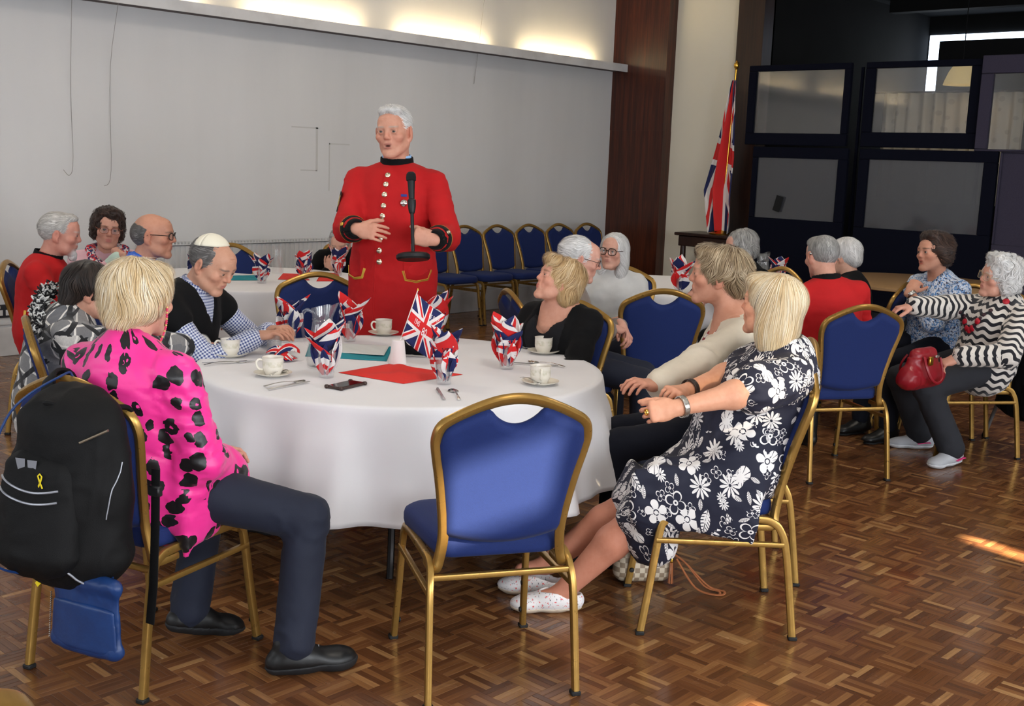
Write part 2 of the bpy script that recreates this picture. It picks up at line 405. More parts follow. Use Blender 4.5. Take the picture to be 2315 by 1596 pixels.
# radiator
RAD = mat('radiator_white', (208, 208, 208), .4)
r = empty('radiator', (6.2, 8.5, 0)); tag(r, 'long white ribbed panel radiator on the back wall behind the far table', 'radiator')
mb = MB(); w2 = 1.45
prof = []
nrib = 58
for i in range(nrib):
    x0 = -w2 + 2 * w2 * i / nrib; p_ = 2 * w2 / nrib
    prof += [(x0, -.05), (x0 + p_ * .45, -.05), (x0 + p_ * .55, -.038), (x0 + p_ * .92, -.038)]
prof.append((w2, -.05))
vs = [(x, y, z) for z in (.16, .8) for x, y in prof]; k = len(prof)
mb.add(vs, [[i, i + 1, k + i + 1, k + i] for i in range(k - 1)]); mb.build('ribbed_panel', RAD, r, smooth=False)
MB().box((0, .01, .48), (2 * w2, .07, .64)).build('body', RAD, r, smooth=False)
mb = MB().box((0, -.01, .812), (2 * w2 + .02, .1, .006))
for i in range(90): mb.box((-w2 + .02 + i * .032, -.01, .822), (.012, .09, .02))
mb.build('top_grille', RAD, r, smooth=False)
for s in (-1, 1): MB().tube([(s * (w2 - .1), 0, .17), (s * (w2 - .1), 0, .0)], .011).build('pipe', RAD, r)
# socket
sk = empty('wall_socket', (3.69, YB, .34)); tag(sk, 'dark metal wall socket on the back wall at the far left', 'socket')
MB().box((0, -.006, 0), (.15, .012, .1), bev=.003).build('plate', mat('gunmetal', (74, 76, 82), .35, .7), sk)
for s in (-1, 1):
    MB().box((s * .036, -.014, -.012), (.05, .006, .042), bev=.002).build('insert', TRIMW, sk)
    MB().box((s * .036, -.016, .03), (.014, .008, .02), bev=.002).build('switch', TRIMW, sk)
# ------------------------------------------------------------------ dark room behind the opening
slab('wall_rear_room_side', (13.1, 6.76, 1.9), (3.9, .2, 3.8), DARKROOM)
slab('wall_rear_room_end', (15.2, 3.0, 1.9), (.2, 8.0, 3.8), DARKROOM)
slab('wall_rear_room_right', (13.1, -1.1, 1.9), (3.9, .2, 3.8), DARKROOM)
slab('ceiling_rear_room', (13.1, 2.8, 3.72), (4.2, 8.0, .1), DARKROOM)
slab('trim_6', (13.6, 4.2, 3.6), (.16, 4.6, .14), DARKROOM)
GLOW = mat('bright_window_pane', (255, 255, 255), .5, emit=(214, 232, 255), emits=3.5)
wn = slab('window_6', (15.09, 4.9, 2.5), (.03, 3.5, 1.86), GLOW)
slab('window_frame', (15.06, 4.9, 1.55), (.06, 3.6, .08), DARKWOOD, wn)
bl = MB().box((14.98, 4.72, 2.45), (.02, 3.5, 1.78)).build('roller_blind', BLACKCLOTH, smooth=False); tag(bl, 'black roller blind drawn over the bright window of the dark rear room', 'blind')
LACE = mat('lace_cloth', (206, 196, 176), .9, fn=lambda: {'col': mixc((voro(scl(gen(), (0, 9, 9)), 1., .6, 'F1', '3D')[0] < .28) * .35, lin((214, 204, 184)), lin((160, 150, 134)))})
for k, (y0, y1, lab) in enumerate(((4.75, 6.42, 'pale lace half curtain seen through the glass of the middle display board'), (3.2, 4.62, 'pale lace half curtain seen through the lilac framed board'))):
    solid(MB().grid(lambda u, v: (13.4 + .03 * math.sin(u * (y1 - y0) * 42) + .012 * math.sin(u * 91), y0 + u * (y1 - y0), 1.3 + v * 1.27), 90, 2), 'lace_curtain', LACE, .003)
    tag(bpy.data.objects['lace_curtain' if not k else 'lace_curtain.001'], lab, 'curtain', 'lace half curtains')
tag(MB().tube([(13.4, 3.1, 2.58), (13.4, 6.6, 2.58)], .012).build('curtain_rod', DARKWOOD), 'dark rod carrying the lace half curtains', 'rod')
light('AREA', 'rear_window_light', (14.7, 6.2, 2.9), 6, (.85, .93, 1.), aim=(13.2, 6.5, 2.9), size=.2, size_y=.9)
pl = empty('pendant_lamp', (13.0, 5.33, 2.62)); tag(pl, 'cream pendant lamp shade hanging in the dark rear room', 'lamp')
solid(MB().lathe([(.19, 0), (.175, .05), (.14, .14), (.09, .22), (.04, .26)], 32), 'shade', mat('lamp_shade', (226, 206, 150), .6, emit=(255, 220, 140), emits=.25), .004, pl)
MB().tube([(0, 0, .25), (0, 0, 1.05)], .006).build('cord', BLACKCLOTH, pl)
MB().lathe([(.0, .03), (.03, .05), (.035, .09), (.02, .14), (0, .16)], 16).build('bulb', mat('bulb', (255, 250, 230), .4, emit=(255, 225, 160), emits=4.), pl)
# ------------------------------------------------------------------ display boards
def pane_mat(name, c, tr, gl):
    m = bpy.data.materials.new(name); m.use_nodes = True; nt = m.node_tree; nt.nodes.clear(); Tree.nt = nt
    t = node('ShaderNodeBsdfTransparent'); g = node('ShaderNodeBsdfGlossy'); d = node('ShaderNodeBsdfDiffuse')
    d.inputs[0].default_value = lin(c); g.inputs[1].default_value = .06; g.inputs[0].default_value = (.9, .9, .9, 1)
    m1 = node('ShaderNodeMixShader'); m1.inputs[0].default_value = 1 - tr; nt.links.new(t.outputs[0], m1.inputs[1]); nt.links.new(d.outputs[0], m1.inputs[2])
    m2 = node('ShaderNodeMixShader'); m2.inputs[0].default_value = gl; nt.links.new(m1.outputs[0], m2.inputs[1]); nt.links.new(g.outputs[0], m2.inputs[2])
    o = node('ShaderNodeOutputMaterial'); nt.links.new(m2.outputs[0], o.inputs[0]); return m
PANE_U = pane_mat('board_glass_clear', (120, 120, 118), .86, .07); PANE_L = pane_mat('board_glass_grey', (78, 79, 84), .25, .05)
def board(y0, y1, z0, z1, iy0, iy1, iz0, iz1, x, fm, pm, label, parent=None):
    b = empty('display_board', (x, 0, 0)); tag(b, label, 'display board', 'display boards')
    for nm, a in (('frame_top', (y0, y1, iz1, z1)), ('frame_bottom', (y0, y1, z0, iz0)), ('frame_side', (y0, iy0, iz0, iz1)), ('frame_side', (iy1, y1, iz0, iz1))):
        MB().box((0, (a[0] + a[1]) / 2, (a[2] + a[3]) / 2), (.05, a[1] - a[0], a[3] - a[2]), bev=.006).build(nm, fm, b)
    MB().box((0, (iy0 + iy1) / 2, (iz0 + iz1) / 2), (.006, iy1 - iy0, iz1 - iz0)).build('pane', pm, b, smooth=False)
    return b
bx = 10.6
board(5.42, 6.56, 1.86, 2.66, 5.49, 6.47, 1.98, 2.60, bx, NAVYW, PANE_U, 'upper navy framed glass display board beside the hall flag')
board(4.16, 5.28, 1.86, 2.66, 4.26, 5.18, 2.0, 2.60, bx + .02, NAVYW, PANE_U, 'upper navy framed glass display board in front of the pendant lamp')
board(2.5, 4.14, 1.84, 2.68, 2.6, 4.03, 1.86, 2.52, bx - .05, LILAC, PANE_U, 'upper lilac framed display board in front of the lace curtain')
b1 = board(5.36, 6.42, .28, 1.84, 5.46, 6.36, 1.12, 1.73, bx - .05, NAVYW, PANE_L, 'lower navy display board with grey glass and a small dark sticker')
MB().box((-.03, 6.08, 1.27), (.004, .08, .16), Matrix.Rotation(.25, 3, 'X')).build('sticker', BLACKCLOTH, b1, smooth=False)
b2 = board(3.92, 5.24, .28, 1.84, 4.04, 5.14, 1.09, 1.74, bx - .05, NAVYW, PANE_L, 'lower navy display board with wide grey glass behind the pale round table')
b3 = board(2.4, 3.9, .28, 1.84, 2.45, 3.88, 1.02, 1.83, bx - .05, LILAC, LILAC, 'lower plain lilac display board at the edge of the picture')
for b, ys in ((b1, (5.5, 6.3)), (b2, (4.1, 5.1)), (b3, (2.6, 3.8))):
    for y in ys: MB().box((0, y, .15), (.04, .04, .28)).build('leg', NAVYW, b, smooth=False); MB().box((0, y, .012), (.4, .05, .024)).build('foot', NAVYW, b, smooth=False)
mb = MB(); 
for y in (5.33, 3.9): mb.tube([(bx + .02, y, 0.0), (bx + .02, y, 2.6)], .02, 8)
for i, y in enumerate((5.35, 4.15)):
    tag(MB().tube([(bx + .08, y, 0.), (bx + .08, y, 2.62)], .018, 8).build('board_post', NAVYW), ['navy upright post between the first and the middle display board', 'navy upright post between the middle and the lilac display board'][i], 'post')
# ------------------------------------------------------------------ console with the hall flag
cs = empty('console_table', (10.72, 6.875, 0)); tag(cs, 'dark wooden console table under the hall flag', 'console')
MB().box((0, 0, .885), (.5, .86, .035), bev=.008).build('top', DARKWOOD, cs)
MB().box((0, 0, .81), (.44, .78, .11), bev=.006).build('apron', DARKWOOD, cs)
for sx in (-1, 1):
    for sy in (-1, 1): MB().lathe([(.028, 0), (.02, .06), (.03, .3), (.034, .6), (.028, .78)], 12, (sx * .19, sy * .34, 0)).build('leg', DARKWOOD, cs)
def ujack(u, v):
    "colour of a Union flag at u,v in 0..1 (2:1)"
    X = (u - .5) * 60.; Y = (v - .5) * 30.
    W_, R_, B_ = lin((222, 216, 214)), lin((204, 32, 34)), lin((26, 34, 84))
    d1 = (Y * 2. - X) * .4472; d2 = (Y * 2. + X) * .4472
    c = mixc(mx(band(d1, 0., 3.), band(d2, 0., 3.)), B_, W_)
    s1 = mx((X > 0.) * (d1 < 0.) * (d1 > -2.), (X < 0.) * (d1 > 0.) * (d1 < 2.))
    s2 = mx((X > 0.) * (d2 < 0.) * (d2 > -2.), (X < 0.) * (d2 > 0.) * (d2 < 2.))
    c = mixc(mx(s1, s2), c, R_)
    c = mixc(mx(band(X, 0., 5.), band(Y, 0., 5.)), c, W_)
    return mixc(mx(band(X, 0., 3.), band(Y, 0., 3.)), c, R_)
def f_flag():
    u, v, w = sep(uvc()); return {'col': ujack(fr(u), fr(v)), 'normal': bump(noise(uvc(), 300, 2), .1, .001)}
FLAG = mat('flag_cloth', rough=.8, fn=f_flag, sheen=.1)
fx, fy = 10.66, 6.83
fb = empty('flag_stand', (fx, fy, .9)); tag(fb, 'gold flag pole with round finial on a brass base', 'flag pole')
MB().lathe([(0, .0), (.12, 0), (.125, .015), (.1, .03), (.06, .045), (.03, .075), (.018, .12), (0, .12)], 28).build('base', BRASS, fb)
MB().tube([(0, 0, .1), (.0, -.06, 1.74)], .011, 10).build('pole', BRASS, fb)
MB().lathe([(.0, 0), (.014, .005), (.014, .02), (.026, .035), (.03, .06), (.022, .085), (.01, .092), (.012, .1), (0, .112)], 16, (0, -.06, 1.72)).build('finial', BRASS, fb)
def hall_flag(u, v):
    # v: 0 top .. 1 bottom; u: 0 pole side .. 1 free edge, gathered into deep folds
    wl = .02 + .25 * min(1, v / .72) ** .9 * (1 - .45 * max(0, v - .72) / .28); wr = .02 + .1 * min(1, v / .5)
    y = 6.78 - wr + u * (wl + wr) - .02 * (1 - v) + .03 * v
    x = fx - .04 - .045 * math.sin(u * 11 + v * 2.2) * min(1, v * 2.2) - .02 * math.sin(u * 23 + 1)
    return (x, y, 2.52 - v * 1.58 - .1 * (u - .5) ** 2 * v)
solid(MB().grid(hall_flag, 44, 60, lambda u, v: (.03 + .92 * v + .05 * u, .1 + .8 * u)), 'hall_flag', FLAG, .003)
tag(bpy.data.objects['hall_flag'], 'large Union flag hanging in folds from its pole against the cream wall', 'flag')
# ------------------------------------------------------------------ banquet chairs
def f_gold():
    n = noise(objc(), 30, 3); return {'col': mixc(rng_map(n, .4, .8) * .5, lin((164, 128, 66)), lin((128, 96, 48))), 'rough': rng_map(n, .3, .8, .26, .42)}
GOLD = mat('gold_frame', (160, 124, 64), .32, .7, fn=f_gold)
def f_blue():
    x, y, z = sep(objc()); n = noise(objc(), 420, 2); w = sin(x * 2100.) * sin(z * 2100.) 
    return {'col': mixc(n, lin((16, 29, 74)), lin((28, 47, 104))), 'normal': bump(w + n, .15, .001)}
BLUE = mat('blue_upholstery', (34, 50, 120), .75, fn=f_blue, sheen=.04, spec=.25)
RUBBER = mat('rubber_black', (18, 18, 19), .6)
def hoop_pt(x, z):
    t = (z - .40) / .53
    return Vector((x, -.175 - .075 * max(0, t) - .05 * max(0, t) ** 2, z))
def make_chair():
    root = empty('banquet_chair')
    sec = rsec(.026, .02, .005)
    for s in (-1, 1):
        pts = [(s * .226, .262, .0), (s * .218, .236, .18), (s * .212, .212, .36), (s * .21, .196, .40), (s * .21, .165, .417), (s * .21, .05, .42), (s * .212, -.12, .42), (s * .213, -.165, .412), (s * .216, -.196, .385), (s * .222, -.222, .3), (s * .229, -.262, .0)]
        MB().sweep(catmull(pts, 4), sec, up=(s, 0, 0)).build('leg_frame', GOLD, root)
        MB().sweep([(s * .217, .222, .335), (s * .222, -.21, .335)], rsec(.018, .018, .004), up=(0, 0, 1)).build('side_stretcher', GOLD, root)
        for y in (.262, -.262): MB().box((s * .2275, y, .007), (.03, .03, .014), bev=.003).build('foot_cap', RUBBER, root)
        for z in (.07, .17): MB().lathe([(0, .006), (.008, .005), (.01, 0)], 10, (s * .212, .251 - .1 * (z - .05), z), R=Matrix.Rotation(math.radians(-s * 90), 3, 'Y')).build('bumper', RUBBER, root)
    MB().sweep([(-.214, -.2, .378), (.214, -.2, .378)], rsec(.018, .018, .004)).build('rear_rail', GOLD, root)
    MB().sweep([(-.21, .19, .395), (.21, .19, .395)], rsec(.018, .018, .004)).build('front_rail', GOLD, root)
    # back hoop
    half = [(.197, .395), (.187, .43), (.18, .50), (.187, .58), (.203, .68), (.219, .76), (.225, .81), (.212, .85), (.172, .876), (.11, .904), (.055, .922), (.0, .928)]
    full = [hoop_pt(x, z) for x, z in half] + [hoop_pt(-x, z) for x, z in half[-2::-1]]
    pre = [Vector((.2, -.09, .392)), Vector((.2, -.14, .391))]
    path = pre + full + [Vector((-p.x, p.y, p.z)) for p in pre[::-1]]
    MB().sweep(catmull(path, 4), rsec(.03, .024, .007), up=(0, 0, 1)).build('back_hoop', GOLD, root)
    # upholstered panel inside the hoop, with the scooped hand opening
    def wid(z):
        zs_ = [p[1] for p in half]; xs_ = [p[0] for p in half]
        return np.interp(z, zs_[1:], xs_[1:]) - .006
    def htop(x): return np.interp(abs(x), [0., .055, .11, .172, .205, .224], [.928, .922, .904, .876, .855, .82]) - .013
    def pan(side):
        def f(u, v):
            a = 2 * u - 1
            x = a * min(wid(.515 + .325 * v), .219); ax_ = abs(x)
            zt = htop(x) if ax_ > .078 else htop(.078) - .05 * math.cos(ax_ / .078 * math.pi / 2) ** .7
            zb = .505 - .03 * (1 - a * a); z = zb + (zt - zb) * v
            p = hoop_pt(x, z)
            e = min(1, (1 - abs(a)) / .12, v / .05, (1 - v) / .05); bul = max(0, e) ** .5
            p.y += side * (.006 + .016 * bul) - .006 * (1 - a * a)
            return p
        return f
    mb = MB().grid(pan(-1), 40, 20); mb2 = MB().grid(pan(1), 40, 20)
    k = len(mb.V); mb.add(mb2.V, [f[::-1] for f in mb2.F]); nu, nv = 40, 20
    ring = [i for i in range(nu + 1)] + [(j + 1) * (nu + 1) + nu for j in range(nv)] + [nv * (nu + 1) + nu - 1 - i for i in range(nu)] + [(nv - 1 - j) * (nu + 1) for j in range(nv - 1)]
    for i in range(len(ring)):
        a, b = ring[i], ring[(i + 1) % len(ring)]; mb.F.append([a, k + a, k + b, b]); mb.UV.append([(0, 0)] * 4); mb.MI.append(0)
    mb.build('back_panel', BLUE, root, angle=70)
    # seat cushion: rounded trapezoid, domed
    def seat(zt, zb, dome, inset):
        vs = []; 
        outline = []
        W1, W0, Y1, Y0, rr = .222, .19, .245, -.175, .09
        for cx, cy, a0, r in ((W1 - rr, Y1 - rr, 0, rr), (-W1 + rr, Y1 - rr, 90, rr), (-W0 + .05, Y0 + .05, 180, .05), (W0 - .05, Y0 + .05, 270, .05)):
            for i in range(7):
                a = math.radians(a0 + 15 * i); outline.append((cx + r * math.cos(a), cy + r * math.sin(a)))
        return outline
    ol = seat(0, 0, 0, 0); n = len(ol); mb = MB(); rings = []
    for sc_, z in ((.93, .422), (.985, .428), (1.0, .442), (1.0, .462), (.985, .476), (.93, .485), (.8, .490), (.5, .494), (.2, .495)):
        rings.append([(x * sc_, (y - .035) * sc_ + .035, z) for x, y in ol])
    vs = [p for r in rings for p in r]; fs = [[i * n + j, i * n + (j + 1) % n, (i + 1) * n + (j + 1) % n, (i + 1) * n + j] for i in range(len(rings) - 1) for j in range(n)]
    fs += [list(range(n))[::-1], [(len(rings) - 1) * n + j for j in range(n)]]
    mb.add(vs, fs); mb.build('seat', BLUE, root, angle=60)
    return root
CH0 = make_chair(); _used = []
def chair(x, y, heading, label, group='gold framed blue banquet chairs'):
    "x,y = centre of the four feet; heading = world angle the sitter faces"
    o = CH0 if not _used else copy_tree(CH0); _used.append(o)
    o.location = (x, y, 0.0); o.rotation_euler = (0, 0, math.radians(heading - 90)); tag(o, label, 'chair', group); return o
chair(2.494, 2.387, 60, 'empty blue banquet chair in the foreground with sunlight on its back')
chair(1.775, 3.16, 17, 'banquet chair carrying the black rucksack under the woman in pink')
chair(3.42, 2.15, 132.7, 'banquet chair under the woman in the floral dress')
chair(5.63, 2.86, 58, 'banquet chair with its back to the camera behind the blonde woman in floral dress')
chair(6.67, 2.56, 144, 'banquet chair under the woman in the wavy striped jumper')
# ------------------------------------------------------------------ round tables and cloths
def f_cloth():
    p = objc(); return {'col': mixc(rng_map(noise(p, 3, 3), .4, .8) * .25, lin((226, 224, 226)), lin((210, 208, 212))), 'normal': bump(noise(p, 8, 4) + noise(p, 400, 1) * .03, .12, .01)}
CLOTH = mat('white_tablecloth', (226, 224, 226), .75, fn=f_cloth, sheen=.15)
STEELD = mat('dark_steel', (38, 36, 36), .4, .8)
def round_table(x, y, R, label, clabel, hem, seed, zt=.735, ntheta=220):
    t = empty('round_table', (x, y, 0)); tag(t, label, 'table', 'round folding tables')
    MB().lathe([(0, zt - .022), (R - .01, zt - .022), (R, zt - .016), (R, zt - .004), (R - .006, zt), (0, zt)], 64).build('tabletop', DARKWOOD, t)
    for k in range(4):
        a = math.radians(45 + 90 * k); ca, sa = math.cos(a), math.sin(a)
        MB().tube(catmull([(ca * .42, sa * .42, zt - .03), (ca * .43, sa * .43, .3), (ca * .45, sa * .45, .1), (ca * .5, sa * .5, .0)], 5), .014, 8).build('leg', STEELD, t)
    MB().tube([(-.3, -.3, zt - .1), (.3, .3, zt - .1)], .01, 8).build('brace', STEELD, t)
    rs = np.random.default_rng(seed); nf = 15; ph = rs.uniform(0, 6.28, 6)
    th = np.linspace(0, 2 * np.pi, ntheta, endpoint=False)
    fold = .55 * np.sin(nf * th + 1.3 * np.sin(2 * th + ph[0]) + ph[1]) + .3 * np.sin((nf - 5) * th + 1.1 * np.sin(3 * th + ph[2]) + ph[3]) + .25 * np.sin(27 * th + ph[4] + np.sin(th * 5))
    rows = []; zc = zt + .0025
    for r in (0, .2, .45, .7, .88, .97): rows.append((r * R * np.ones_like(th), np.full_like(th, zc)))
    rows.append((np.full_like(th, R + .0015), np.full_like(th, zc - .001))); rows.append((np.full_like(th, R + .006), np.full_like(th, zc - .008)))
    H_ = zc - hem
    for s in np.linspace(.04, 1, 22):
        amp = .115 * s ** .9; sharp = fold + .25 * fold ** 2
        rows.append((R + .008 + .035 * s + amp * (sharp * .5 + .35) * min(1, s * 3), zc - .008 - H_ * s * (1 + .02 * np.sin(4 * th + ph[5])) + .004 * fold * s))
    V = np.concatenate([np.stack([r * np.cos(th), r * np.sin(th), z], 1) for r, z in rows]); nr = len(rows)
    ii, jj = np.meshgrid(np.arange(nr - 1), np.arange(ntheta), indexing='ij'); j2 = (jj + 1) % ntheta
    F = np.stack([ii * ntheta + jj, (ii + 1) * ntheta + jj, (ii + 1) * ntheta + j2, ii * ntheta + j2], -1).reshape(-1, 4)
    F = F[:, ::-1]
    me = fastmesh('tablecloth', V, F); me.materials.append(CLOTH); c = link('tablecloth', me, None, (x, y, 0)); tag(c, clabel, 'tablecloth', 'white tablecloths')
    md = c.modifiers.new('solid', 'SOLIDIFY'); md.thickness = .0015; md.offset = 0
    return t
TX, TY, TR, TZ = 3.13, 3.50, .825, .739
round_table(TX, TY, TR, 'round folding table under the cloth in the middle of the picture', 'white cloth hanging in folds over the table in the foreground', .335, 3)
round_table(4.55, 6.62, .8, 'round table by the radiator behind the standing man', 'white cloth on the far table in front of the radiator', .3, 5)
round_table(6.98, 4.86, .75, 'round table behind the dark blue empty chair near the wooden column', 'white cloth on the table behind the empty dark blue chair', .3, 8)
pt = empty('pale_round_table', (9.15, 3.95, 0)); tag(pt, 'bare pale wooden round table in front of the navy boards', 'table')
PALE = mat('pale_wood', (150, 118, 82), .5, fn=lambda: {'col': mixc(noise(scl(gen(), (30, 3, 3)), 1., 4), lin((140, 108, 72)), lin((166, 132, 92)))})
MB().lathe([(0, .715), (.76, .715), (.77, .72), (.77, .738), (.76, .745), (0, .745)], 64).build('tabletop', PALE, pt)
for k in range(4):
    a = math.radians(45 + 90 * k); MB().tube([(math.cos(a) * .4, math.sin(a) * .4, .715), (math.cos(a) * .5, math.sin(a) * .5, 0)], .015, 8).build('leg', STEELD, pt)
# ------------------------------------------------------------------ smooth solids for bodies, clothes and hair
A3 = lambda p: np.array(p, np.float64)
def unit(v): v = A3(v); return v / (np.linalg.norm(v) + 1e-12)
class SDF:
    "smooth unions of ellipsoids and tapered limbs on a grid, meshed by surface nets"
    def __init__(s, h): s.h = h; s.it = []
    def _add(s, f, lo, hi, k, op):
        m = k + 3 * s.h; s.it.append((f, A3(lo) - m, A3(hi) + m, k, op)); return s
    def cone(s, a, b, ra, rb, k=.02, w=None, ws=1., wb=None, op=1):
        a, b = A3(a), A3(b); wb = ws if wb is None else wb; ba = b - a; L2 = max(ba @ ba, 1e-9); w = None if w is None else unit(w)
        def f(X, Y, Z):
            px, py, pz = X - a[0], Y - a[1], Z - a[2]
            t = np.clip((px * ba[0] + py * ba[1] + pz * ba[2]) / L2, 0, 1)
            qx, qy, qz = px - t * ba[0], py - t * ba[1], pz - t * ba[2]; q2 = qx * qx + qy * qy + qz * qz
            if w is not None:
                qw = qx * w[0] + qy * w[1] + qz * w[2]; sc = ws + (wb - ws) * t; q2 = q2 - qw * qw * (1 - 1 / (sc * sc))
            return np.sqrt(np.maximum(q2, 0)) - (ra + (rb - ra) * t)
        m = max(ra * max(1, ws), rb * max(1, wb)); return s._add(f, np.minimum(a, b) - m, np.maximum(a, b) + m, k, op)
    def ell(s, c, r, k=.01, op=1, R=None):
        c, r = A3(c), A3(r); R = np.eye(3) if R is None else np.array(R); m = r.max()
        def f(X, Y, Z):
            x, y, z = X - c[0], Y - c[1], Z - c[2]
            u, v, w = R[0, 0] * x + R[1, 0] * y + R[2, 0] * z, R[0, 1] * x + R[1, 1] * y + R[2, 1] * z, R[0, 2] * x + R[1, 2] * y + R[2, 2] * z
            k0 = np.sqrt((u / r[0]) ** 2 + (v / r[1]) ** 2 + (w / r[2]) ** 2); k1 = np.sqrt((u / r[0] ** 2) ** 2 + (v / r[1] ** 2) ** 2 + (w / r[2] ** 2) ** 2)
            return k0 * (k0 - 1) / np.maximum(k1, 1e-6)
        return s._add(f, c - m, c + m, k, op)
    def chain(s, pts, rad, k=.01, w=None, ws=None):
        for i in range(len(pts) - 1):
            s.cone(pts[i], pts[i + 1], rad[i], rad[i + 1], k, w, 1. if ws is None else ws[i], None if ws is None else ws[i + 1])
        return s
    def half(s, p, n, k=.004):
        "cut away what lies beyond the plane through p on the side of n"
        p, n = A3(p), unit(n); return s._add(lambda X, Y, Z: -((X - p[0]) * n[0] + (Y - p[1]) * n[1] + (Z - p[2]) * n[2]), [-9] * 3, [9] * 3, k, -1)
    def mesh(s):
        h = s.h; ad = [i for i in s.it if i[4] > 0]
        lo = np.min([i[1] for i in ad], 0); hi = np.max([i[2] for i in ad], 0)
        n = np.ceil((hi - lo) / h).astype(int) + 1; D = np.full(n, .5, np.float32); s.o = lo; s.n = n
        ax = [(lo[i] + h * np.arange(n[i])).astype(np.float32) for i in range(3)]
        for f, l, u, k, op in s.it:
            i0 = np.clip(np.floor((l - lo) / h).astype(int), 0, n); i1 = np.clip(np.ceil((u - lo) / h).astype(int) + 1, 0, n)
            if (i1 <= i0).any(): continue
            sl = tuple(slice(a, b) for a, b in zip(i0, i1)); X, Y, Z = ax[0][sl[0]][:, None, None], ax[1][sl[1]][None, :, None], ax[2][sl[2]][None, None, :]
            d = f(X, Y, Z).astype(np.float32); e = D[sl]
            if op > 0:
                g = np.maximum(k - np.abs(d - e), 0) / max(k, 1e-6); D[sl] = np.minimum(d, e) - g * g * k * .25
            else:
                d = -d; g = np.maximum(k - np.abs(d - e), 0) / max(k, 1e-6); D[sl] = np.maximum(d, e) + g * g * k * .25
        s.D = D; return snets(D, lo, h)
    def sample(s, P):
        q = (P - s.o) / s.h; q = np.clip(q, 0, s.n - 1.001); i = q.astype(int); f = q - i; r = 0
        for a in (0, 1):
            for b in (0, 1):
                for c in (0, 1):
                    r = r + s.D[i[:, 0] + a, i[:, 1] + b, i[:, 2] + c] * (f[:, 0] if a else 1 - f[:, 0]) * (f[:, 1] if b else 1 - f[:, 1]) * (f[:, 2] if c else 1 - f[:, 2])
        return r
    def grad(s, P):
        e = s.h * 1.2; g = np.stack([s.sample(P + d) - s.sample(P - d) for d in np.eye(3) * e], 1)
        return g / (np.linalg.norm(g, axis=1, keepdims=True) + 1e-9)
def snets(D, o, h):
    S = D < 0; n = np.array(D.shape); cs = [(a, b, c) for a in (0, 1) for b in (0, 1) for c in (0, 1)]
    sub = lambda A, c: A[c[0]:n[0] - 1 + c[0], c[1]:n[1] - 1 + c[1], c[2]:n[2] - 1 + c[2]]
    cnt = sum(sub(S, c).astype(np.int8) for c in cs); act = np.argwhere((cnt > 0) & (cnt < 8)); m = len(act)
    val = {c: D[act[:, 0] + c[0], act[:, 1] + c[1], act[:, 2] + c[2]] for c in cs}
    acc = np.zeros((m, 3)); num = np.zeros(m)
    for c in cs:
        for k in range(3):
            if c[k]: continue
            e = list(c); e[k] = 1; a, b = val[c], val[tuple(e)]; cr = (a < 0) != (b < 0)
            t = np.where(cr, a / np.where(cr, a - b, 1), 0); p = np.tile(A3(c), (m, 1)); p[:, k] += t
            acc += p * cr[:, None]; num += cr
    V = o + h * (act + acc / num[:, None]); idx = np.full(n - 1, -1, np.int32); idx[tuple(act.T)] = np.arange(m); F = []
    for k in range(3):
        u, v = (k + 1) % 3, (k + 2) % 3; lo_ = [slice(None)] * 3; hi_ = [slice(None)] * 3; lo_[k] = slice(0, -1); hi_[k] = slice(1, None)
        A, B_ = S[tuple(lo_)], S[tuple(hi_)]; e = np.argwhere(A != B_); e = e[(e[:, u] > 0) & (e[:, v] > 0) & (e[:, u] < n[u] - 1) & (e[:, v] < n[v] - 1)]
        ins = A[tuple(e.T)]; q = []
        for du, dv in ((-1, -1), (0, -1), (0, 0), (-1, 0)):
            c = e.copy(); c[:, u] += du; c[:, v] += dv; q.append(idx[tuple(c.T)])
        q = np.stack(q, 1); q[~ins] = q[~ins][:, ::-1]; F.append(q)
    return V, np.concatenate(F)
_NT = np.random.default_rng(3).random((32, 32, 32)).astype(np.float32)
def vnoise(P):
    i = np.floor(P).astype(int); f = P - i; f = f * f * (3 - 2 * f); r = 0
    for a in (0, 1):
        for b in (0, 1):
            for c in (0, 1):
                r = r + _NT[(i[:, 0] + a) % 32, (i[:, 1] + b) % 32, (i[:, 2] + c) % 32] * (f[:, 0] if a else 1 - f[:, 0]) * (f[:, 1] if b else 1 - f[:, 1]) * (f[:, 2] if c else 1 - f[:, 2])
    return r * 2 - 1
def vnormals(V, F):
    n = np.cross(V[F[:, 2]] - V[F[:, 0]], V[F[:, 3]] - V[F[:, 1]]); N = np.zeros_like(V)
    for k in range(4): np.add.at(N, F[:, k], n)
    return N / (np.linalg.norm(N, axis=1, keepdims=True) + 1e-12)
def relax(V, F, it=1, lam=.5):
    for _ in range(it):
        s = np.zeros_like(V); c = np.zeros(len(V))
        for k in range(4): np.add.at(s, F[:, k], V[F[:, (k + 1) % 4]] + V[F[:, (k - 1) % 4]]); np.add.at(c, F[:, k], 2)
        V = V + lam * (s / c[:, None] - V)
    return V
def wrinkle(V, F, amp, sc=(13, 13, 24), joints=(), seed=0., base=.35):
    N = vnormals(V, F); q = V * A3(sc) + seed; q = q + .8 * np.stack([vnoise(V * 7 + seed + 3), vnoise(V * 7 + seed + 9), vnoise(V * 7 + seed + 5)], 1)
    r = 1 - np.abs(vnoise(q)) * 1.6; r = .65 * r + .35 * (1 - np.abs(vnoise(q * 2.1 + 7)) * 1.6)
    w = np.full(len(V), base)
    for p, rad, s in joints: w = w + s * np.exp(-((V - A3(p)) ** 2).sum(1) / rad ** 2)
    return V + N * (amp * np.minimum(w, 1.6) * (r - .35))[:, None]
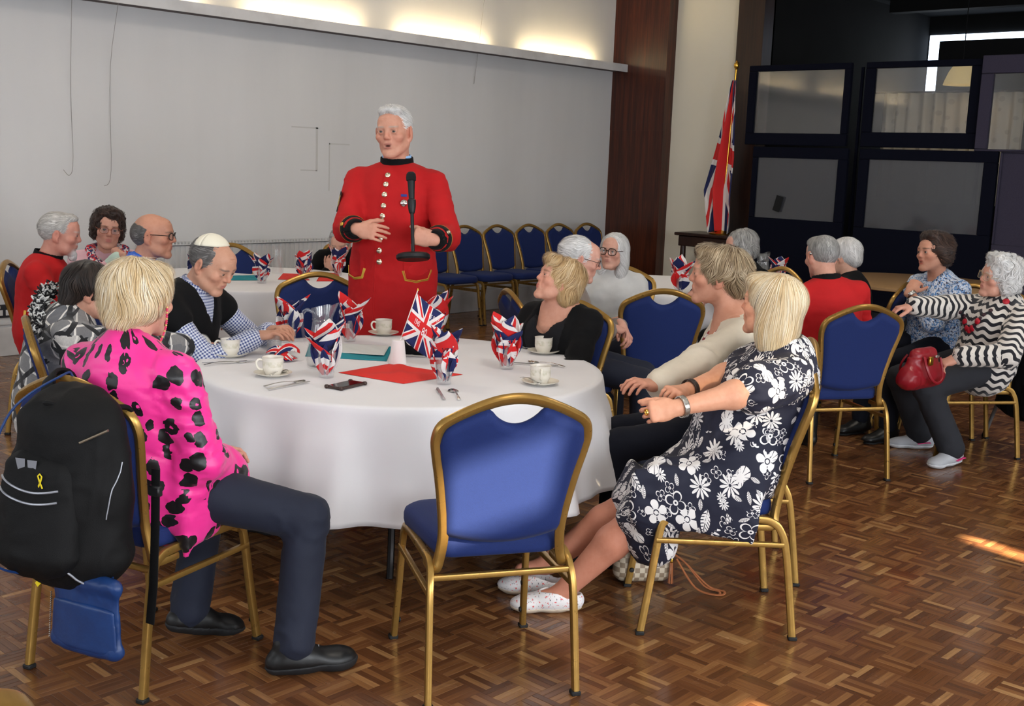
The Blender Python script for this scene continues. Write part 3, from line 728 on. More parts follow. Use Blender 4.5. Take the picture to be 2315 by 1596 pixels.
def set_col(me, C):
    a = me.color_attributes.new('col', 'FLOAT_COLOR', 'POINT'); C = np.asarray(C, np.float32)
    if C.shape[1] == 3: C = np.concatenate([C, np.ones((len(C), 1), np.float32)], 1)
    a.data.foreach_set('color', C.ravel())
def seg_uv(me, V, F, segs):
    "UVs in metres: u around, v along the nearest of the segments (a, b, radius, zero direction)"
    ce = V[F].mean(1); best = None
    for i, (a, b, r, z) in enumerate(segs):
        a, b = A3(a), A3(b); ba = b - a; t = np.clip((ce - a) @ ba / (ba @ ba), 0, 1); d = np.linalg.norm(ce - a - t[:, None] * ba, axis=1) - r
        if best is None: best = d; sid = np.zeros(len(F), int)
        else: m = d < best; best = np.where(m, d, best); sid[m] = i
    UV = np.zeros((len(F), 4, 2))
    for i, (a, b, r, z) in enumerate(segs):
        m = sid == i
        if not m.any(): continue
        a, b = A3(a), A3(b); L = np.linalg.norm(b - a); ax = (b - a) / L; e1 = A3(z); e1 = unit(e1 - ax * (e1 @ ax)); e2 = np.cross(ax, e1)
        P = V[F[m]] - a; an = np.arctan2(P @ e2, P @ e1); an -= np.round((an - an[:, :1]) / (2 * np.pi)) * 2 * np.pi
        UV[m, :, 0] = an * r + i * 3.7; UV[m, :, 1] = P @ ax + i * 2.3
    me.uv_layers.new(name='UVMap').data.foreach_set('uv', UV.astype(np.float32).ravel())
# ------------------------------------------------------------------ people
def at(px, py, d):
    v = _f + _rt * ((px - 1157.5) / 2600.) - _up * ((py - 798.) / 2600.); return np.array(Vector((0, 0, 1.58)) + v * d)
def f_skin():
    c = attr('col'); n = noise(objc(), 55, 4); n2 = noise(objc(), 260, 3)
    c2 = mixc(rng_map(n, .35, .75) * .55, c, scl(c, (.88, .76, .70)))
    return {'col': c2, 'normal': bump(n2 + n * .6, .22, .0016)}
SKIN = mat('skin', rough=.52, spec=.35, fn=f_skin)
EYE = mat('eye', rough=.12, fn=lambda: {'col': attr('col')})
HAIRM = mat('hair', rough=.5, spec=.35, fn=lambda: {'col': attr('col')}, sheen=.1)
LENS = pane_mat('spectacle_lens', (210, 205, 195), .9, .06) if 'pane_mat' in globals() else None
SHOEB = mat('black_leather', (15, 15, 16), .42, fn=lambda: {'normal': bump(noise(objc(), 160, 3), .2, .001)})
SOLEB = mat('black_sole', (24, 24, 26), .7)
def plain(name, c, rough=.8, sheen=.15, weave=1400., var=.12):
    def f():
        u, v, w = sep(uvc()); n = noise(objc(), 14, 3); fine = noise(objc(), 600, 2)
        return {'col': mixc(rng_map(n, .3, .8) * var * 2 + fine * var, lin(c), lin([x * .72 for x in c])), 'normal': bump(sin(u * weave) * sin(v * weave) * .5 + fine, .2, .0012)}
    return mat(name, c, rough, fn=f, sheen=sheen if sum(c) > 200 else .02, spec=.4 if sum(c) > 200 else .2)
def rot(ax, deg):
    a = math.radians(deg); c, s = math.cos(a), math.sin(a)
    return np.array({'x': [[1, 0, 0], [0, c, -s], [0, s, c]], 'y': [[c, 0, s], [0, 1, 0], [-s, 0, c]], 'z': [[c, -s, 0], [s, c, 0], [0, 0, 1]]}[ax])
def ik(a, t, l1, l2, pole):
    a, t = A3(a), A3(t); d = t - a; L = np.linalg.norm(d); ax = d / L; Lc = min(L, (l1 + l2) * .999); Lc = max(Lc, abs(l1 - l2) * 1.02 + .01)
    x = (l1 * l1 - l2 * l2 + Lc * Lc) / (2 * Lc); y = math.sqrt(max(l1 * l1 - x * x, 0)); p = A3(pole); p = unit(p - ax * (p @ ax))
    return a + ax * x + p * y, a + ax * Lc
def hand(S, wr, d, n, side, curl=(35, 40, 25), s=1., thumb=(.75, .55, .35), spread=.06):
    "wr wrist, d towards the knuckles, n out of the palm, side=+1 right hand"
    d = unit(d); n = A3(n); n = unit(n - d * (n @ d)); e = np.cross(d, n) * side      # e: towards the thumb
    P = lambda x, y, z: A3(wr) + s * (d * x + e * y + n * z)
    S.cone(P(-.02, 0, 0), P(.03, 0, 0), .022 * s, .018 * s, .012 * s, e, 1.25, 1.5)
    S.cone(P(.02, .0, 0), P(.088, .0, 0), .016 * s, .0125 * s, .014 * s, e, 1.7, 3.1)
    S.ell(P(.038, .024, .01), A3((.026, .018, .016)) * s, .01 * s, R=np.stack([d, e, n], 1))
    S.ell(P(.045, -.026, .008), A3((.03, .014, .014)) * s, .01 * s, R=np.stack([d, e, n], 1))
    for i, (off, L, r) in enumerate(((.031, .072, .0088), (.0105, .08, .009), (-.0105, .074, .0086), (-.0305, .058, .0076))):
        p = P(.086 - .004 * abs(i - 1), off, 0); a = 0.; q = [p]; rr = [r * 1.1 * s]
        sp = e * (off * spread / .03)
        for j, (fr_, c) in enumerate(zip((.46, .30, .24), curl)):
            cc = c[i] if isinstance(c, (tuple, list)) else c; a += math.radians(cc)
            dr = unit(d * math.cos(a) + n * math.sin(a) + sp * max(0, math.cos(a))); p = p + dr * L * fr_ * s; q.append(p); rr.append(r * (1 - .1 * (j + 1)) * s)
        S.chain(q, rr, .0035 * s)
    p = P(.022, .026, .008); q = [p]; dr = unit(d * thumb[0] + e * thumb[1] + n * thumb[2])
    for j, L in enumerate((.038, .032, .026)):
        p = p + dr * L * s; q.append(p); dr = unit(dr + (d * .25 - e * .12) + n * .05)
    S.chain(q, [.0135 * s, .0112 * s, .0105 * s, .0082 * s], .006 * s)
def build_head(S, o):
    "face and skull in head space: x right, y forward, z up; chin at -.115, crown +.115"
    j = o.get('jaw', 1.); S.ell((0, -.012, .030), (.075, .095, .085), .02)
    S.ell((0, .028, -.030), (.061 * j, .060, .080), .03)
    S.ell((0, .058, .048), (.052, .036, .042), .025)
    for s in (-1, 1):
        S.cone((s * .054 * j, -.004, -.052), (s * .02, .066, -.098), .017, .013, .025)
        S.ell((s * .043, .062, -.020), (.023, .022, .019), .02)
        if o.get('jowl'): S.ell((s * .043 * j, .036, -.072), (.017, .024, .02), .025)
    S.ell((0, .074, -.098), (.022, .016, .017), .02)
    S.cone((-.036, .084, .024), (.036, .084, .024), .010, .010, .018)
    for s in (-1, 1): S.ell((s * .031, .104, .004), (.019, .018, .0125), .012, op=-1)
    S.cone((0, .086, .020), (0, .1015 * o.get('nose', 1.), -.020), .0075, .0112, .012)
    for s in (-1, 1): S.ell((s * .0105, .0925, -.0255), (.0082, .010, .0072), .006)
    for s in (-1, 1): S.ell((s * .0062, .0985, -.0335), (.0036, .006, .003), .002, op=-1)
    S.ell((0, .0785, -.054), (.027, .014, .018), .018)
    mo = o.get('mouth', 0.)
    S.ell((0, .0878, -.0515), (.0205, .0065, .0045), .006); S.ell((0, .0855, -.0625 - .010 * mo), (.018, .0068, .0052), .006)
    S.ell((0, .099, -.0572 - .005 * mo), (.0225, .014, .0017 + .0065 * mo), .003, op=-1)
    for s in (-1, 1):
        S.cone((s * .019, .0935, -.030), (s * .031, .0805, -.062), .002, .0026, .006, op=-1)
        S.cone((s * .02, .096, -.008), (s * .04, .083, -.012), .0015, .002, .005, op=-1)
        S.ell((s * .031, .0815, .006), (.0155, .0145, .0135), .004)
        S.ell((s * .031, .098, .0045), (.0135, .014, .0044 if not o.get('closed') else .0014), .0025, op=-1)
    for z in (.052, .062, .072):
        if o.get('frown', 1): S.cone((-.036, .0955 - (z - .05) * .5, z), (.036, .0955 - (z - .05) * .5, z), .0012, .0012, .004, op=-1)
    for s in (-1, 1):
        R = rot('z', -s * 22) @ rot('x', -12); S.ell((s * .079, -.012, -.004), (.0105, .0205, .035), .006, R=R); S.ell((s * .0885, -.007, .0), (.006, .011, .02), .004, op=-1, R=R)
        S.ell((s * .0765, -.004, -.034), (.0075, .01, .011), .006)
def head_colors(V, o):
    sk = A3(lin(o.get('skin', (214, 168, 146)))[:3]); C = np.tile(sk, (len(V), 1))
    def blob(c, r, col, st):
        nonlocal C
        d = np.sqrt((((V - A3(c)) / A3(r)) ** 2).sum(1)); w = (st * np.clip(1.35 - d, 0, .6) / .6)[:, None]; C = C * (1 - w) + A3(col) * w
    red = sk * A3((1.0, .60, .56)); 
    for s in (-1, 1): blob((s * .045, .075, -.03), (.03, .03, .028), red, .22); blob((s * .08, -.01, 0), (.02, .03, .04), red, .3)
    blob((0, .105, -.022), (.02, .02, .022), red, .28)
    lip = A3(lin(o.get('lip', (178, 104, 98)))[:3])
    blob((0, .093, -.052), (.0195, .012, .005), lip, .7); blob((0, .091, -.063 - .01 * o.get('mouth', 0)), (.017, .012, .0056), lip, .7)
    if o.get('mouth'): blob((0, .08, -.058 - .005 * o['mouth']), (.019, .011, .004 + .006 * o['mouth']), (.05, .012, .01), 1.)
    br = A3(lin(o.get('brow', (150, 140, 130)))[:3])
    for s in (-1, 1):
        blob((s * .024, .097, .0255), (.013, .02, .0045), br, .75); blob((s * .042, .088, .0265), (.012, .02, .004), br, .7)
        blob((s * .031, .095, -.010), (.017, .02, .006), sk * .72, .4)
        blob((s * .031, .097, .0115), (.0155, .02, .0024), sk * .3, .55)
    if o.get('beard'): 
        bc = lin(o['beard'])[:3]; m = ((V[:, 1] > .02) & (V[:, 2] < -.06)); blob((0, .075, -.1), (.04, .045, .03), bc, 1.); blob((0, .09, -.041), (.024, .02, .005), bc, .8)
    if o.get('scalp'):
        z0, y0 = o.get('scalp_line', (.01, .02)); w = np.clip((V[:, 2] - z0) / .02, 0, 1) * np.clip((y0 - V[:, 1]) / .03, 0, 1) * (np.abs(V[:, 0]) < .082); w = w * o.get('scalp_w', .8)
        C = C * (1 - w[:, None]) + A3(lin(o['scalp'])[:3]) * w[:, None]
    return C
def eyeball(Hm, s, iris, parent, yaw=0., pit=0.):
    mb = MB(); mb.lathe([(.0122 * math.sin(math.radians(a)), .0122 * math.cos(math.radians(a))) for a in (0.5, 10, 18, 24, 30, 45, 70, 100, 140, 179.5)], 18)
    V = A3(mb.V); z = V[:, 2] / .0122; C = np.where((z > .86)[:, None], A3(lin(iris)[:3]), A3((.36, .33, .31))); C = np.where((z > .965)[:, None], A3((.01, .01, .01)), C)
    R = rot('z', yaw) @ rot('x', -90 + pit); V = V @ R.T + A3((s * .031, .0805, .006)); V = V @ Hm[0].T + Hm[1]
    me = bpy.data.meshes.new('eye'); me.from_pydata(V.tolist(), [], mb.F); me.polygons.foreach_set('use_smooth', [True] * len(mb.F)); set_col(me, C); me.materials.append(EYE); return link('eye', me, parent)
def to_head(Hm, P): return A3(P) @ Hm[0].T + Hm[1]
def glasses(Hm, parent, col=(40, 30, 26), rx=.024, rz=.018, r=.0016, tint=None, sq=.75):
    g = None; m = mat('spectacle_%d_%d_%d' % tuple(col), col, .3, .2)
    mb = MB()
    for s in (-1, 1):
        pts = []
        for i in range(24):
            a = 2 * math.pi * i / 24; c, q = math.cos(a), math.sin(a); pts.append((s * .033 + rx * math.copysign(abs(c) ** sq, c), .104 - .010 * (abs(c) ** 2) * (1 if c * s > 0 else .2), .003 + rz * math.copysign(abs(q) ** sq, q)))
        mb.tube([to_head(Hm, p) for p in pts], r, 6, closed=True)
        mb.tube([to_head(Hm, p) for p in ((s * (.033 + rx), .094, .008), (s * .074, .08, .010), (s * .08, .03, .012), (s * .082, -.005, .012), (s * .082, -.03, -.004))], r * .9, 6)
    mb.tube([to_head(Hm, p) for p in catmull(((-.0105, .1035, .006), (-.004, .107, .0095), (.004, .107, .0095), (.0105, .1035, .006)), 4)], r, 6)
    g = mb.build('glasses', m, parent)
    for s in (-1, 1):
        pts = [(s * .033, .1045, .003)] + [(s * .033 + rx * math.copysign(abs(math.cos(a)) ** sq, math.cos(a)), .104 - .010 * (abs(math.cos(a)) ** 2) * (1 if math.cos(a) * s > 0 else .2), .003 + rz * math.copysign(abs(math.sin(a)) ** sq, math.sin(a))) for a in [2 * math.pi * i / 24 for i in range(24)]]
        MB().add([to_head(Hm, p) for p in pts], [[0, 1 + i, 1 + (i + 1) % 24] for i in range(24)]).build('lens', LENS, g)
    return g
def make_hair(Hm, parent, o):
    "shell + strands; o: add=[(c,r)|(a,b,ra,rb)], cut=[...], col, col2, flow, n, len"
    S = SDF(o.get('h', .0045) * 1.35)
    for a in o['add']:
        if len(a) == 4: S.cone(a[0], a[1], a[2], a[3], o.get('k', .025))
        else: S.ell(a[0], a[1], o.get('k', .025))
    for a in o.get('cut', ()): 
        if len(a) == 4: S.cone(a[0], a[1], a[2], a[3], .012, op=-1)
        else: S.ell(a[0], a[1], a[2] if len(a) > 2 else .012, op=-1)
    V, F = S.mesh(); N = S.grad(V); rs = np.random.default_rng(o.get('seed', 1))
    c1, c2, c3 = [A3(lin(o[k])[:3]) for k in ('col', 'col2', 'col3')]
    flow = o.get('flow', 'down'); crown = A3(o.get('crown', (0, -.035, .125))); part = o.get('part', 0.)
    def fl_(P, Nn):
        d = P - crown; d[:, 2] *= .4
        if flow == 'down': v = d / (np.linalg.norm(d, axis=1, keepdims=True) + .02) + np.array([0, 0, -1.1])
        elif flow == 'back': v = np.tile(A3((0, -1, -.35)), (len(P), 1)) + np.stack([P[:, 0] * 3, P[:, 0] * 0, P[:, 0] * 0], 1)
        elif flow == 'fwd': v = np.tile(A3((0, .9, -.5)), (len(P), 1)) + np.stack([P[:, 0] * 9, 0 * P[:, 0], 0 * P[:, 0]], 1)
        elif flow == 'side': v = np.stack([np.where(P[:, 0] > part, 1., -1.), -.35 + 0 * P[:, 0], -.5 + 0 * P[:, 0]], 1) + np.stack([0 * P[:, 0], 0 * P[:, 0], -8 * np.abs(P[:, 0])], 1)
        else: v = d * 4 + np.array([0, 0, -.3])
        cu = o.get('curl', .35); sc = o.get('curlsc', 22.)
        v = v / (np.linalg.norm(v, axis=1, keepdims=True) + 1e-9) + cu * 1.6 * np.stack([vnoise(P * sc + 1), vnoise(P * sc + 11), vnoise(P * sc + 21)], 1)
        v = v - Nn * (v * Nn).sum(1, keepdims=True); return v / (np.linalg.norm(v, axis=1, keepdims=True) + 1e-9)
    # clumps displace the shell a little
    V2 = V + N * (o.get('bump', .004) * vnoise(V * A3(o.get('bsc', (60, 60, 25)))))[:, None]
    cn = np.clip(.5 + .5 * vnoise(V * A3((70, 70, 18))) + .25 * vnoise(V * 160), 0, 1)[:, None]; C = (c1 * (1 - cn) + c2 * cn) * .8
    n = o.get('n', 2200); L = o.get('len', .06); st = 7
    q = rs.integers(0, len(V), n); P = V[q].copy(); Nn = N[q].copy(); off = rs.uniform(.0005, o.get('lift', .006), n)
    pts = []; nor = []; ln = L * rs.uniform(.6, 1.25, n)
    for k in range(st):
        dd = S.sample(P); Nn = S.grad(P); lift = off * (.3 + .9 * k / st); P = P - Nn * (dd - lift)[:, None]
        pts.append(P.copy()); nor.append(Nn.copy()); P = P + fl_(P, Nn) * (ln / st)[:, None]
        fl0 = o.get('flick', 0.)
        if fl0 and k >= st - 3: P = P + Nn * (fl0 * rs.uniform(0, 1, n) * .006)[:, None] - np.array([0, 0, .002])
    pts = np.stack(pts, 1); nor = np.stack(nor, 1); T = np.gradient(pts, axis=1); B_ = np.cross(T, nor); B_ /= np.linalg.norm(B_, axis=2, keepdims=True) + 1e-9
    w = o.get('w', .0018) * rs.uniform(.6, 1.4, n)[:, None] * np.array([.7, 1, 1.05, 1, .85, .6, .15])[None]
    A_ = pts + B_ * w[..., None] * .5; D_ = pts - B_ * w[..., None] * .5; mid = pts + nor * (w * .35)[..., None]
    RV = np.stack([A_, D_], 2).reshape(-1, 3); base = (np.arange(n) * st * 2)[:, None, None]; kk = (np.arange(st - 1) * 2)[None, :, None]
    RF = (base + kk + np.array([0, 2, 3, 1])).reshape(-1, 4)
    rr = np.clip(rs.normal(.5, .3, n) * .6 + .4 * (.5 + .8 * vnoise(pts[:, 0] * A3((45, 45, 20)))), 0, 1); rc = np.where(rr[:, None] < .5, c1 + (c2 - c1) * rr[:, None] * 2, c2 + (c3 - c2) * (rr[:, None] - .5) * 2)
    RC = np.repeat(rc, st * 2, 0)
    AV = np.concatenate([V2, RV]); AF = np.concatenate([F, RF + len(V2)]); AC = np.concatenate([C, RC])
    me = fastmesh('hair', AV @ Hm[0].T + Hm[1], AF); set_col(me, AC); me.materials.append(HAIRM); h = link('hair', me, parent); h['kind'] = 'thing' if False else 'part_hair'; del h['kind']
    return h
class Garment:
    def __init__(s, ob, V, F): s.ob = ob; s.V = V; s.F = F; s._b = None
    def ray(s, o, d):
        if s._b is None: s._b = BVHTree.FromPolygons([Vector(v) for v in s.V], s.F.tolist())
        h = s._b.ray_cast(Vector(o), Vector(d).normalized()); return (A3(h[0]), A3(h[1])) if h[0] is not None else (None, None)
    def near(s, p):
        if s._b is None: s._b = BVHTree.FromPolygons([Vector(v) for v in s.V], s.F.tolist())
        h = s._b.find_nearest(Vector(p)); return A3(h[0]), A3(h[1])
def garment(name, S, m, parent, segs=None, amp=.005, joints=(), seed=0., sc=(13, 13, 24), base=.35, post=None):
    V, F = S.mesh(); V = relax(V, F, 1)
    if amp: V = wrinkle(V, F, amp, sc, joints, seed, base)
    if post is not None: V = post(V)
    me = fastmesh(name, V, F)
    if segs: seg_uv(me, V, F, segs)
    me.materials.append(m); return Garment(link(name, me, parent), V, F)
class Person:
    def __init__(s, label, x, y, heading, sc=1., hz=.575, l0=-8, l1=0, side=0., tw=0., head=(0, 0, 0), hf=.02, hoff=(0, 0, 0), fat=1., bust=0., belly=0., tl=.50, sw=.172, skin=(200, 154, 132), ht=None, hair=.016):
        "ht: the point at the top of the head in the room; the root moves and the spine settles so that it is met"
        s.hd, s.sc, s.fat, s.bust, s.belly, s.skin = heading, sc, fat, bust, belly, skin; s.x, s.y = x, y
        tl *= sc
        for it in range(4):
            n = 10; P = [A3((0, 0, hz))]
            for i in range(n):
                a = math.radians(l0 + (l1 - l0) * (i + .5) / n); b = math.radians(side); u = A3((math.sin(b), math.sin(a) * math.cos(b), math.cos(a) * math.cos(b))); P.append(P[-1] + u * tl / n)
            s.sp = P; s.pel = P[0]; s.nb = P[-1]; s.up = unit(P[-1] - P[-3])
            tr = math.radians(tw); s.rt = A3((math.cos(tr), math.sin(tr), 0)); s.rt = unit(s.rt - s.up * (s.rt @ s.up)); s.fw = np.cross(s.up, s.rt)
            R = rot('z', head[0]) @ rot('x', head[1]) @ rot('y', head[2])
            s.hc = s.nb + s.up * .045 * sc + A3((0, 0, .075 * sc)) + s.fw * hf + R @ A3((0, .018, .03)) * sc + A3(hoff)
            if ht is None: break
            tl = min(max(tl + ht[2] - (s.hc[2] + (.115 + hair) * sc), .34), .56)
        if ht is not None:
            a = math.radians(heading - 90); c, q = math.cos(a), math.sin(a); s.x = ht[0] - (c * s.hc[0] - q * s.hc[1]); s.y = ht[1] - (q * s.hc[0] + c * s.hc[1])
        s.q = 1.34 * min(max(math.hypot(s.x, s.y) / 4.6, 1.), 1.6)
        s.root = empty('person', (s.x, s.y, 0), math.radians(heading - 90)); tag(s.root, label, 'person')
        s.S0 = s.spt(.85); s.sh = {1: s.S0 + s.rt * sw * sc * min(fat, 1.12), -1: s.S0 - s.rt * sw * sc * min(fat, 1.12)}
        s.R = R * sc; s.Hm = (s.R, s.hc)
        s.el, s.wr, s.kn, s.an = {}, {}, {}, {}; s.hip = {1: s.pel + A3((.09 * sc * fat, 0, 0)), -1: s.pel - A3((.09 * sc * fat, 0, 0))}
        s.skinV, s.skinF, s.skinC, s.nv = [], [], [], 0
    def spt(s, t):
        q = t * 10; i = int(min(max(math.floor(q), 0), 9)); return s.sp[i] + (s.sp[i + 1] - s.sp[i]) * (q - i)
    def L(s, w):
        "world point to this person's own space"
        a = -math.radians(s.hd - 90); c, q = math.cos(a), math.sin(a); x, y = w[0] - s.x, w[1] - s.y; return A3((c * x - q * y, q * x + c * y, w[2]))
    def arm(s, side, wrist, pole=(0, -.4, -1), ua=.285, fa=.25):
        s.el[side], s.wr[side] = ik(s.sh[side], wrist, ua * s.sc, fa * s.sc, pole)
    def leg(s, side, ankle, pole=(0, .5, 1), th=.43, sk=.42):
        s.kn[side], s.an[side] = ik(s.hip[side], ankle, th * s.sc, sk * s.sc, pole)
    def torso(s, S, add=0., lo=-.14, hi=.97, top=1., k=.03, wd=1.):
        f, sc = s.fat, s.sc
        prof = [(-.14, .165, .118, 0), (.05, .165, .122, .0), (.28, .148, .112, .006), (.52, .147, .114, .008), (.72, .148, .106, .0), (.84, .13, .085, -.008), (.97, .07, .06, -.012)]
        pr = [p for p in prof if lo - 1e-6 <= p[0] <= hi + 1e-6]; P = []
        for t, w, d, o in pr:
            P.append((s.spt(t) if t >= 0 else s.pel + (s.sp[0] - s.sp[1]) * (-t * 10)) + s.fw * o * sc)
        for i in range(len(pr) - 1):
            d0, d1 = pr[i][2] * sc * f + add, pr[i + 1][2] * sc * f + add; w0, w1 = pr[i][1] * sc * wd * (1 + (f - 1) * .8) + add, pr[i + 1][1] * sc * wd * (1 + (f - 1) * .8) + add
            S.cone(P[i], P[i + 1], d0, d1, k, s.rt, w0 / d0, w1 / d1)
        if top:
            for q in (1, -1): S.cone(s.nb - s.up * .035 * sc - s.fw * .012, s.sh[q] - s.rt * q * .02 - s.fw * .01, .04 * sc + add, .046 * sc + add, .035)
        if s.bust:
            for q in (-1, 1): S.ell(s.spt(.62) + s.rt * q * .068 * sc + s.fw * (.085 * sc * f), A3((.07, .06, .07)) * s.bust * sc + add, .05)
        if s.belly: S.ell(s.spt(.25) + s.fw * .06 * sc * f, A3((.15, .12, .13)) * s.belly * sc + add, .06)
    def sleeve(s, S, side, add=.012, to=1., cuff=None, r=(.05, .046, .043, .033)):
        sc = s.sc; f = .5 + .5 * s.fat; a, e, w = s.sh[side], s.el[side], s.wr[side]; rr = [v * sc * f + add for v in r]; rr[0] *= .9
        S.cone(a, e, rr[0], rr[1], .026)
        if to > 0: S.cone(e, e + (w - e) * to, rr[2], rr[2] + (rr[3] - rr[2]) * to if cuff is None else cuff, .02)
        elif to < 0: pass
    def segs(s, extra=()):
        g = [(s.sp[0] - A3((0, 0, .3)), s.nb + s.up * .1, .15 * s.fat * s.sc, -s.fw)]
        for q in (1, -1):
            if q in s.el: g += [(s.sh[q] - (s.el[q] - s.sh[q]) * .25, s.el[q], .055, (0, -1, 0)), (s.el[q], s.wr[q], .045, (0, -1, 0))]
        return g + list(extra)
    def lsegs(s):
        g = []
        for q in (1, -1):
            if q in s.kn: g += [(s.hip[q], s.kn[q], .075, (0, 0, -1)), (s.kn[q], s.an[q], .06, (0, -1, 0))]
        return g
    def joints(s, a=.9):
        g = [(s.spt(.08), .14, a * .8), (s.spt(.1) + s.fw * .1, .12, a * .8)]
        for q in (1, -1):
            if q in s.el: g += [(s.el[q], .085, a * 1.3), (s.sh[q] - A3((0, 0, .06)), .09, a), (s.wr[q], .05, a * .6)]
        return g
    def skin_add(s, V, F, C): s.skinV.append(V); s.skinF.append(F + s.nv); s.skinC.append(C); s.nv += len(V)
    def head(s, o=None, h=.003, chest=False, eyes=True, iris=(90, 80, 70), gaze=(0, 0)):
        o = dict(o or {}); o.setdefault('skin', s.skin); S = SDF(h * s.q); build_head(S, o); Ri = np.linalg.inv(s.R); tl = lambda p: Ri @ (A3(p) - s.hc)
        nr = o.get('neck', .054); nb = tl(s.nb - s.up * .03 - s.fw * .012); S.cone((0, -.022, -.045), nb, nr, nr * 1.08, .028)
        for q in (-1, 1): S.cone((q * .05, -.02, -.04), tl(s.nb + s.fw * .045 * s.sc - s.up * .045 + s.rt * q * .015), .012, .01, .02)
        S.cone(tl(s.nb - s.up * .05), tl(s.nb - s.up * .10 + s.fw * .0), nr * 1.05, .08, .05, unit(Ri @ s.rt), 1.2, 1.5)
        if chest:
            S.cone(tl(s.spt(.9) - s.rt * .12 * s.sc), tl(s.spt(.9) + s.rt * .12 * s.sc), .05, .05, .06)
            S.cone(tl(s.spt(.92)), tl(s.spt(.7) + s.fw * .01), .07, .1, .06, unit(Ri @ s.rt), 1.3, 1.35)
            for q in (-1, 1): S.cone(tl(s.nb + s.fw * .05 - s.up * .05 + s.rt * q * .02), tl(s.sh[q] + s.fw * .04 - s.rt * q * .03), .009, .008, .02)
        V, F = S.mesh(); C = head_colors(V, o); s.skin_add(V @ s.R.T + s.hc, F, C)
        if eyes:
            for q in (-1, 1): eyeball(s.Hm, q, iris, s.root, *gaze)
    def fore(s, side, d, n, curl=(35, 40, 25), h=.003, fr_=.45, thumb=(.75, .55, .35), hs=1., bare=0., spread=.06, skin=None):
        "hand with the visible part of the arm; bare: share of the upper arm that shows too"
        S = SDF(h * s.q); e, w = s.el[side], s.wr[side]; sc = s.sc; a = e + (w - e) * fr_
        S.cone(a, w, (.043 - .015 * fr_) * sc, .024 * sc, .01) if fr_ > 0 else None
        if fr_ <= 0:
            S.cone(e, w, .04 * sc * (.5 + .5 * s.fat), .026 * sc, .02); S.cone(e + (s.sh[side] - e) * bare, e, .046 * sc * (.5 + .5 * s.fat), .041 * sc * (.5 + .5 * s.fat), .03)
        hand(S, w, d, n, side, curl, sc * hs, thumb, spread); V, F = S.mesh(); sk = A3(lin(skin or s.skin)[:3]); C = np.tile(sk, (len(V), 1))
        t = np.linalg.norm(V - w, axis=1); wq = np.clip((t - .05) / .08, 0, 1)[:, None] * (((V - w) @ unit(d)) > 0)[:, None] * .3; C = C * (1 - wq) + C * A3((1., .72, .68)) * wq
        s.skin_add(V, F, C)
    def finish(s, legs_bare=False):
        S = SDF(.02)                                   # the body inside the clothes
        s.torso(S, -.022)
        for q in (1, -1):
            if q in s.el: S.cone(s.sh[q], s.el[q], .03, .028, .02); S.cone(s.el[q], s.el[q] + (s.wr[q] - s.el[q]) * .8, .026, .02, .01)
            if q in s.kn: S.cone(s.hip[q], s.kn[q], .055, .042, .02); S.cone(s.kn[q], s.an[q], .036, .026, .01)
        V, F = S.mesh(); s.skin_add(V, F, np.tile(A3(lin(s.skin)[:3]), (len(V), 1)))
        me = fastmesh('body', np.concatenate(s.skinV), np.concatenate(s.skinF)); set_col(me, np.concatenate(s.skinC)); me.materials.append(SKIN); link('body', me, s.root)
    def trousers(s, m, add=.012, flare=.0, h=.0075, amp=.005, name='trousers', to=.97, seat=True):
        S = SDF(h * s.q); sc = s.sc; f = .5 + .5 * s.fat
        if seat: S.cone(s.pel + A3((.08, -.02, -.005)) * sc, s.pel + A3((-.08, -.02, -.005)) * sc, .105 * sc * f, .105 * sc * f, .04); S.cone(s.pel, s.spt(.22), .11 * sc * f, .108 * sc * f, .04, s.rt, 1.35)
        for q in (1, -1):
            S.cone(s.hip[q], s.kn[q], .083 * sc * f + add * .4, .058 * sc + add, .03); e = s.kn[q] + (s.an[q] - s.kn[q]) * to
            S.cone(s.kn[q], e, .056 * sc + add, .044 * sc + add + flare, .02)
        js = [(s.kn[q], .1, 1.0) for q in s.kn] + [(s.an[q], .1, .9) for q in s.an] + [(s.hip[q] + A3((0, .08, .03)), .1, .8) for q in s.hip]
        return garment(name, S, m, s.root, s.lsegs(), amp, js, s.x, (13, 13, 20))
    def shoe(s, side, yaw, m, sm=None, pitch=0., L=.27, h=.005, tilt=0., hgt=1., low=False, sole=.022, bulk=0.):
        h = h * s.q; an = s.an[side]; R = rot('z', yaw) @ rot('x', pitch); W_ = lambda p: A3((an[0], an[1], 0)) + R @ A3(p) * s.sc + A3((0, 0, tilt))
        k = L / .27; rx = R @ A3((1, 0, 0))
        def body(S, add):
            S.cone(W_((0, -.055 * k, .045)), W_((0, .03 * k, .05)), .036 + add, .042 + add, .02, rx, .95); S.cone(W_((0, .02 * k, .05)), W_((0, .13 * k, .03)), .042 + add, .03 + add, .03, rx, 1., 1.45)
            S.ell(W_((0, .14 * k, .028)), (.044 + add + bulk * .4, .055 * k + add, .026 + add + bulk), .02, R=R)
            if not low: S.cone(W_((0, -.03, .06)), W_((0, -.025, .11 * hgt)), .042 + add, .043 + add, .02)
        S = SDF(h); body(S, 0); S.half(W_((0, 0, sole * .6)), R @ A3((0, 0, -1)))
        if low: S.ell(W_((0, -.0, .085)), (.034, .075 * k, .04), .006, op=-1, R=R)
        V, F = S.mesh(); me = fastmesh('shoe', V, F); seg_uv(me, V, F, [(W_((0, -.1, .03)), W_((0, .18, .03)), .05, (0, 0, 1))]); me.materials.append(m); o = link('shoe', me, s.root)
        S = SDF(h); body(S, .0035); S.half(W_((0, 0, .0)), R @ A3((0, 0, -1)), .002); S.half(W_((0, 0, sole)), R @ A3((0, 0, 1)), .002); V, F = S.mesh(); me = fastmesh('sole', V, F); me.materials.append(sm or SOLEB); link('sole', me, o)
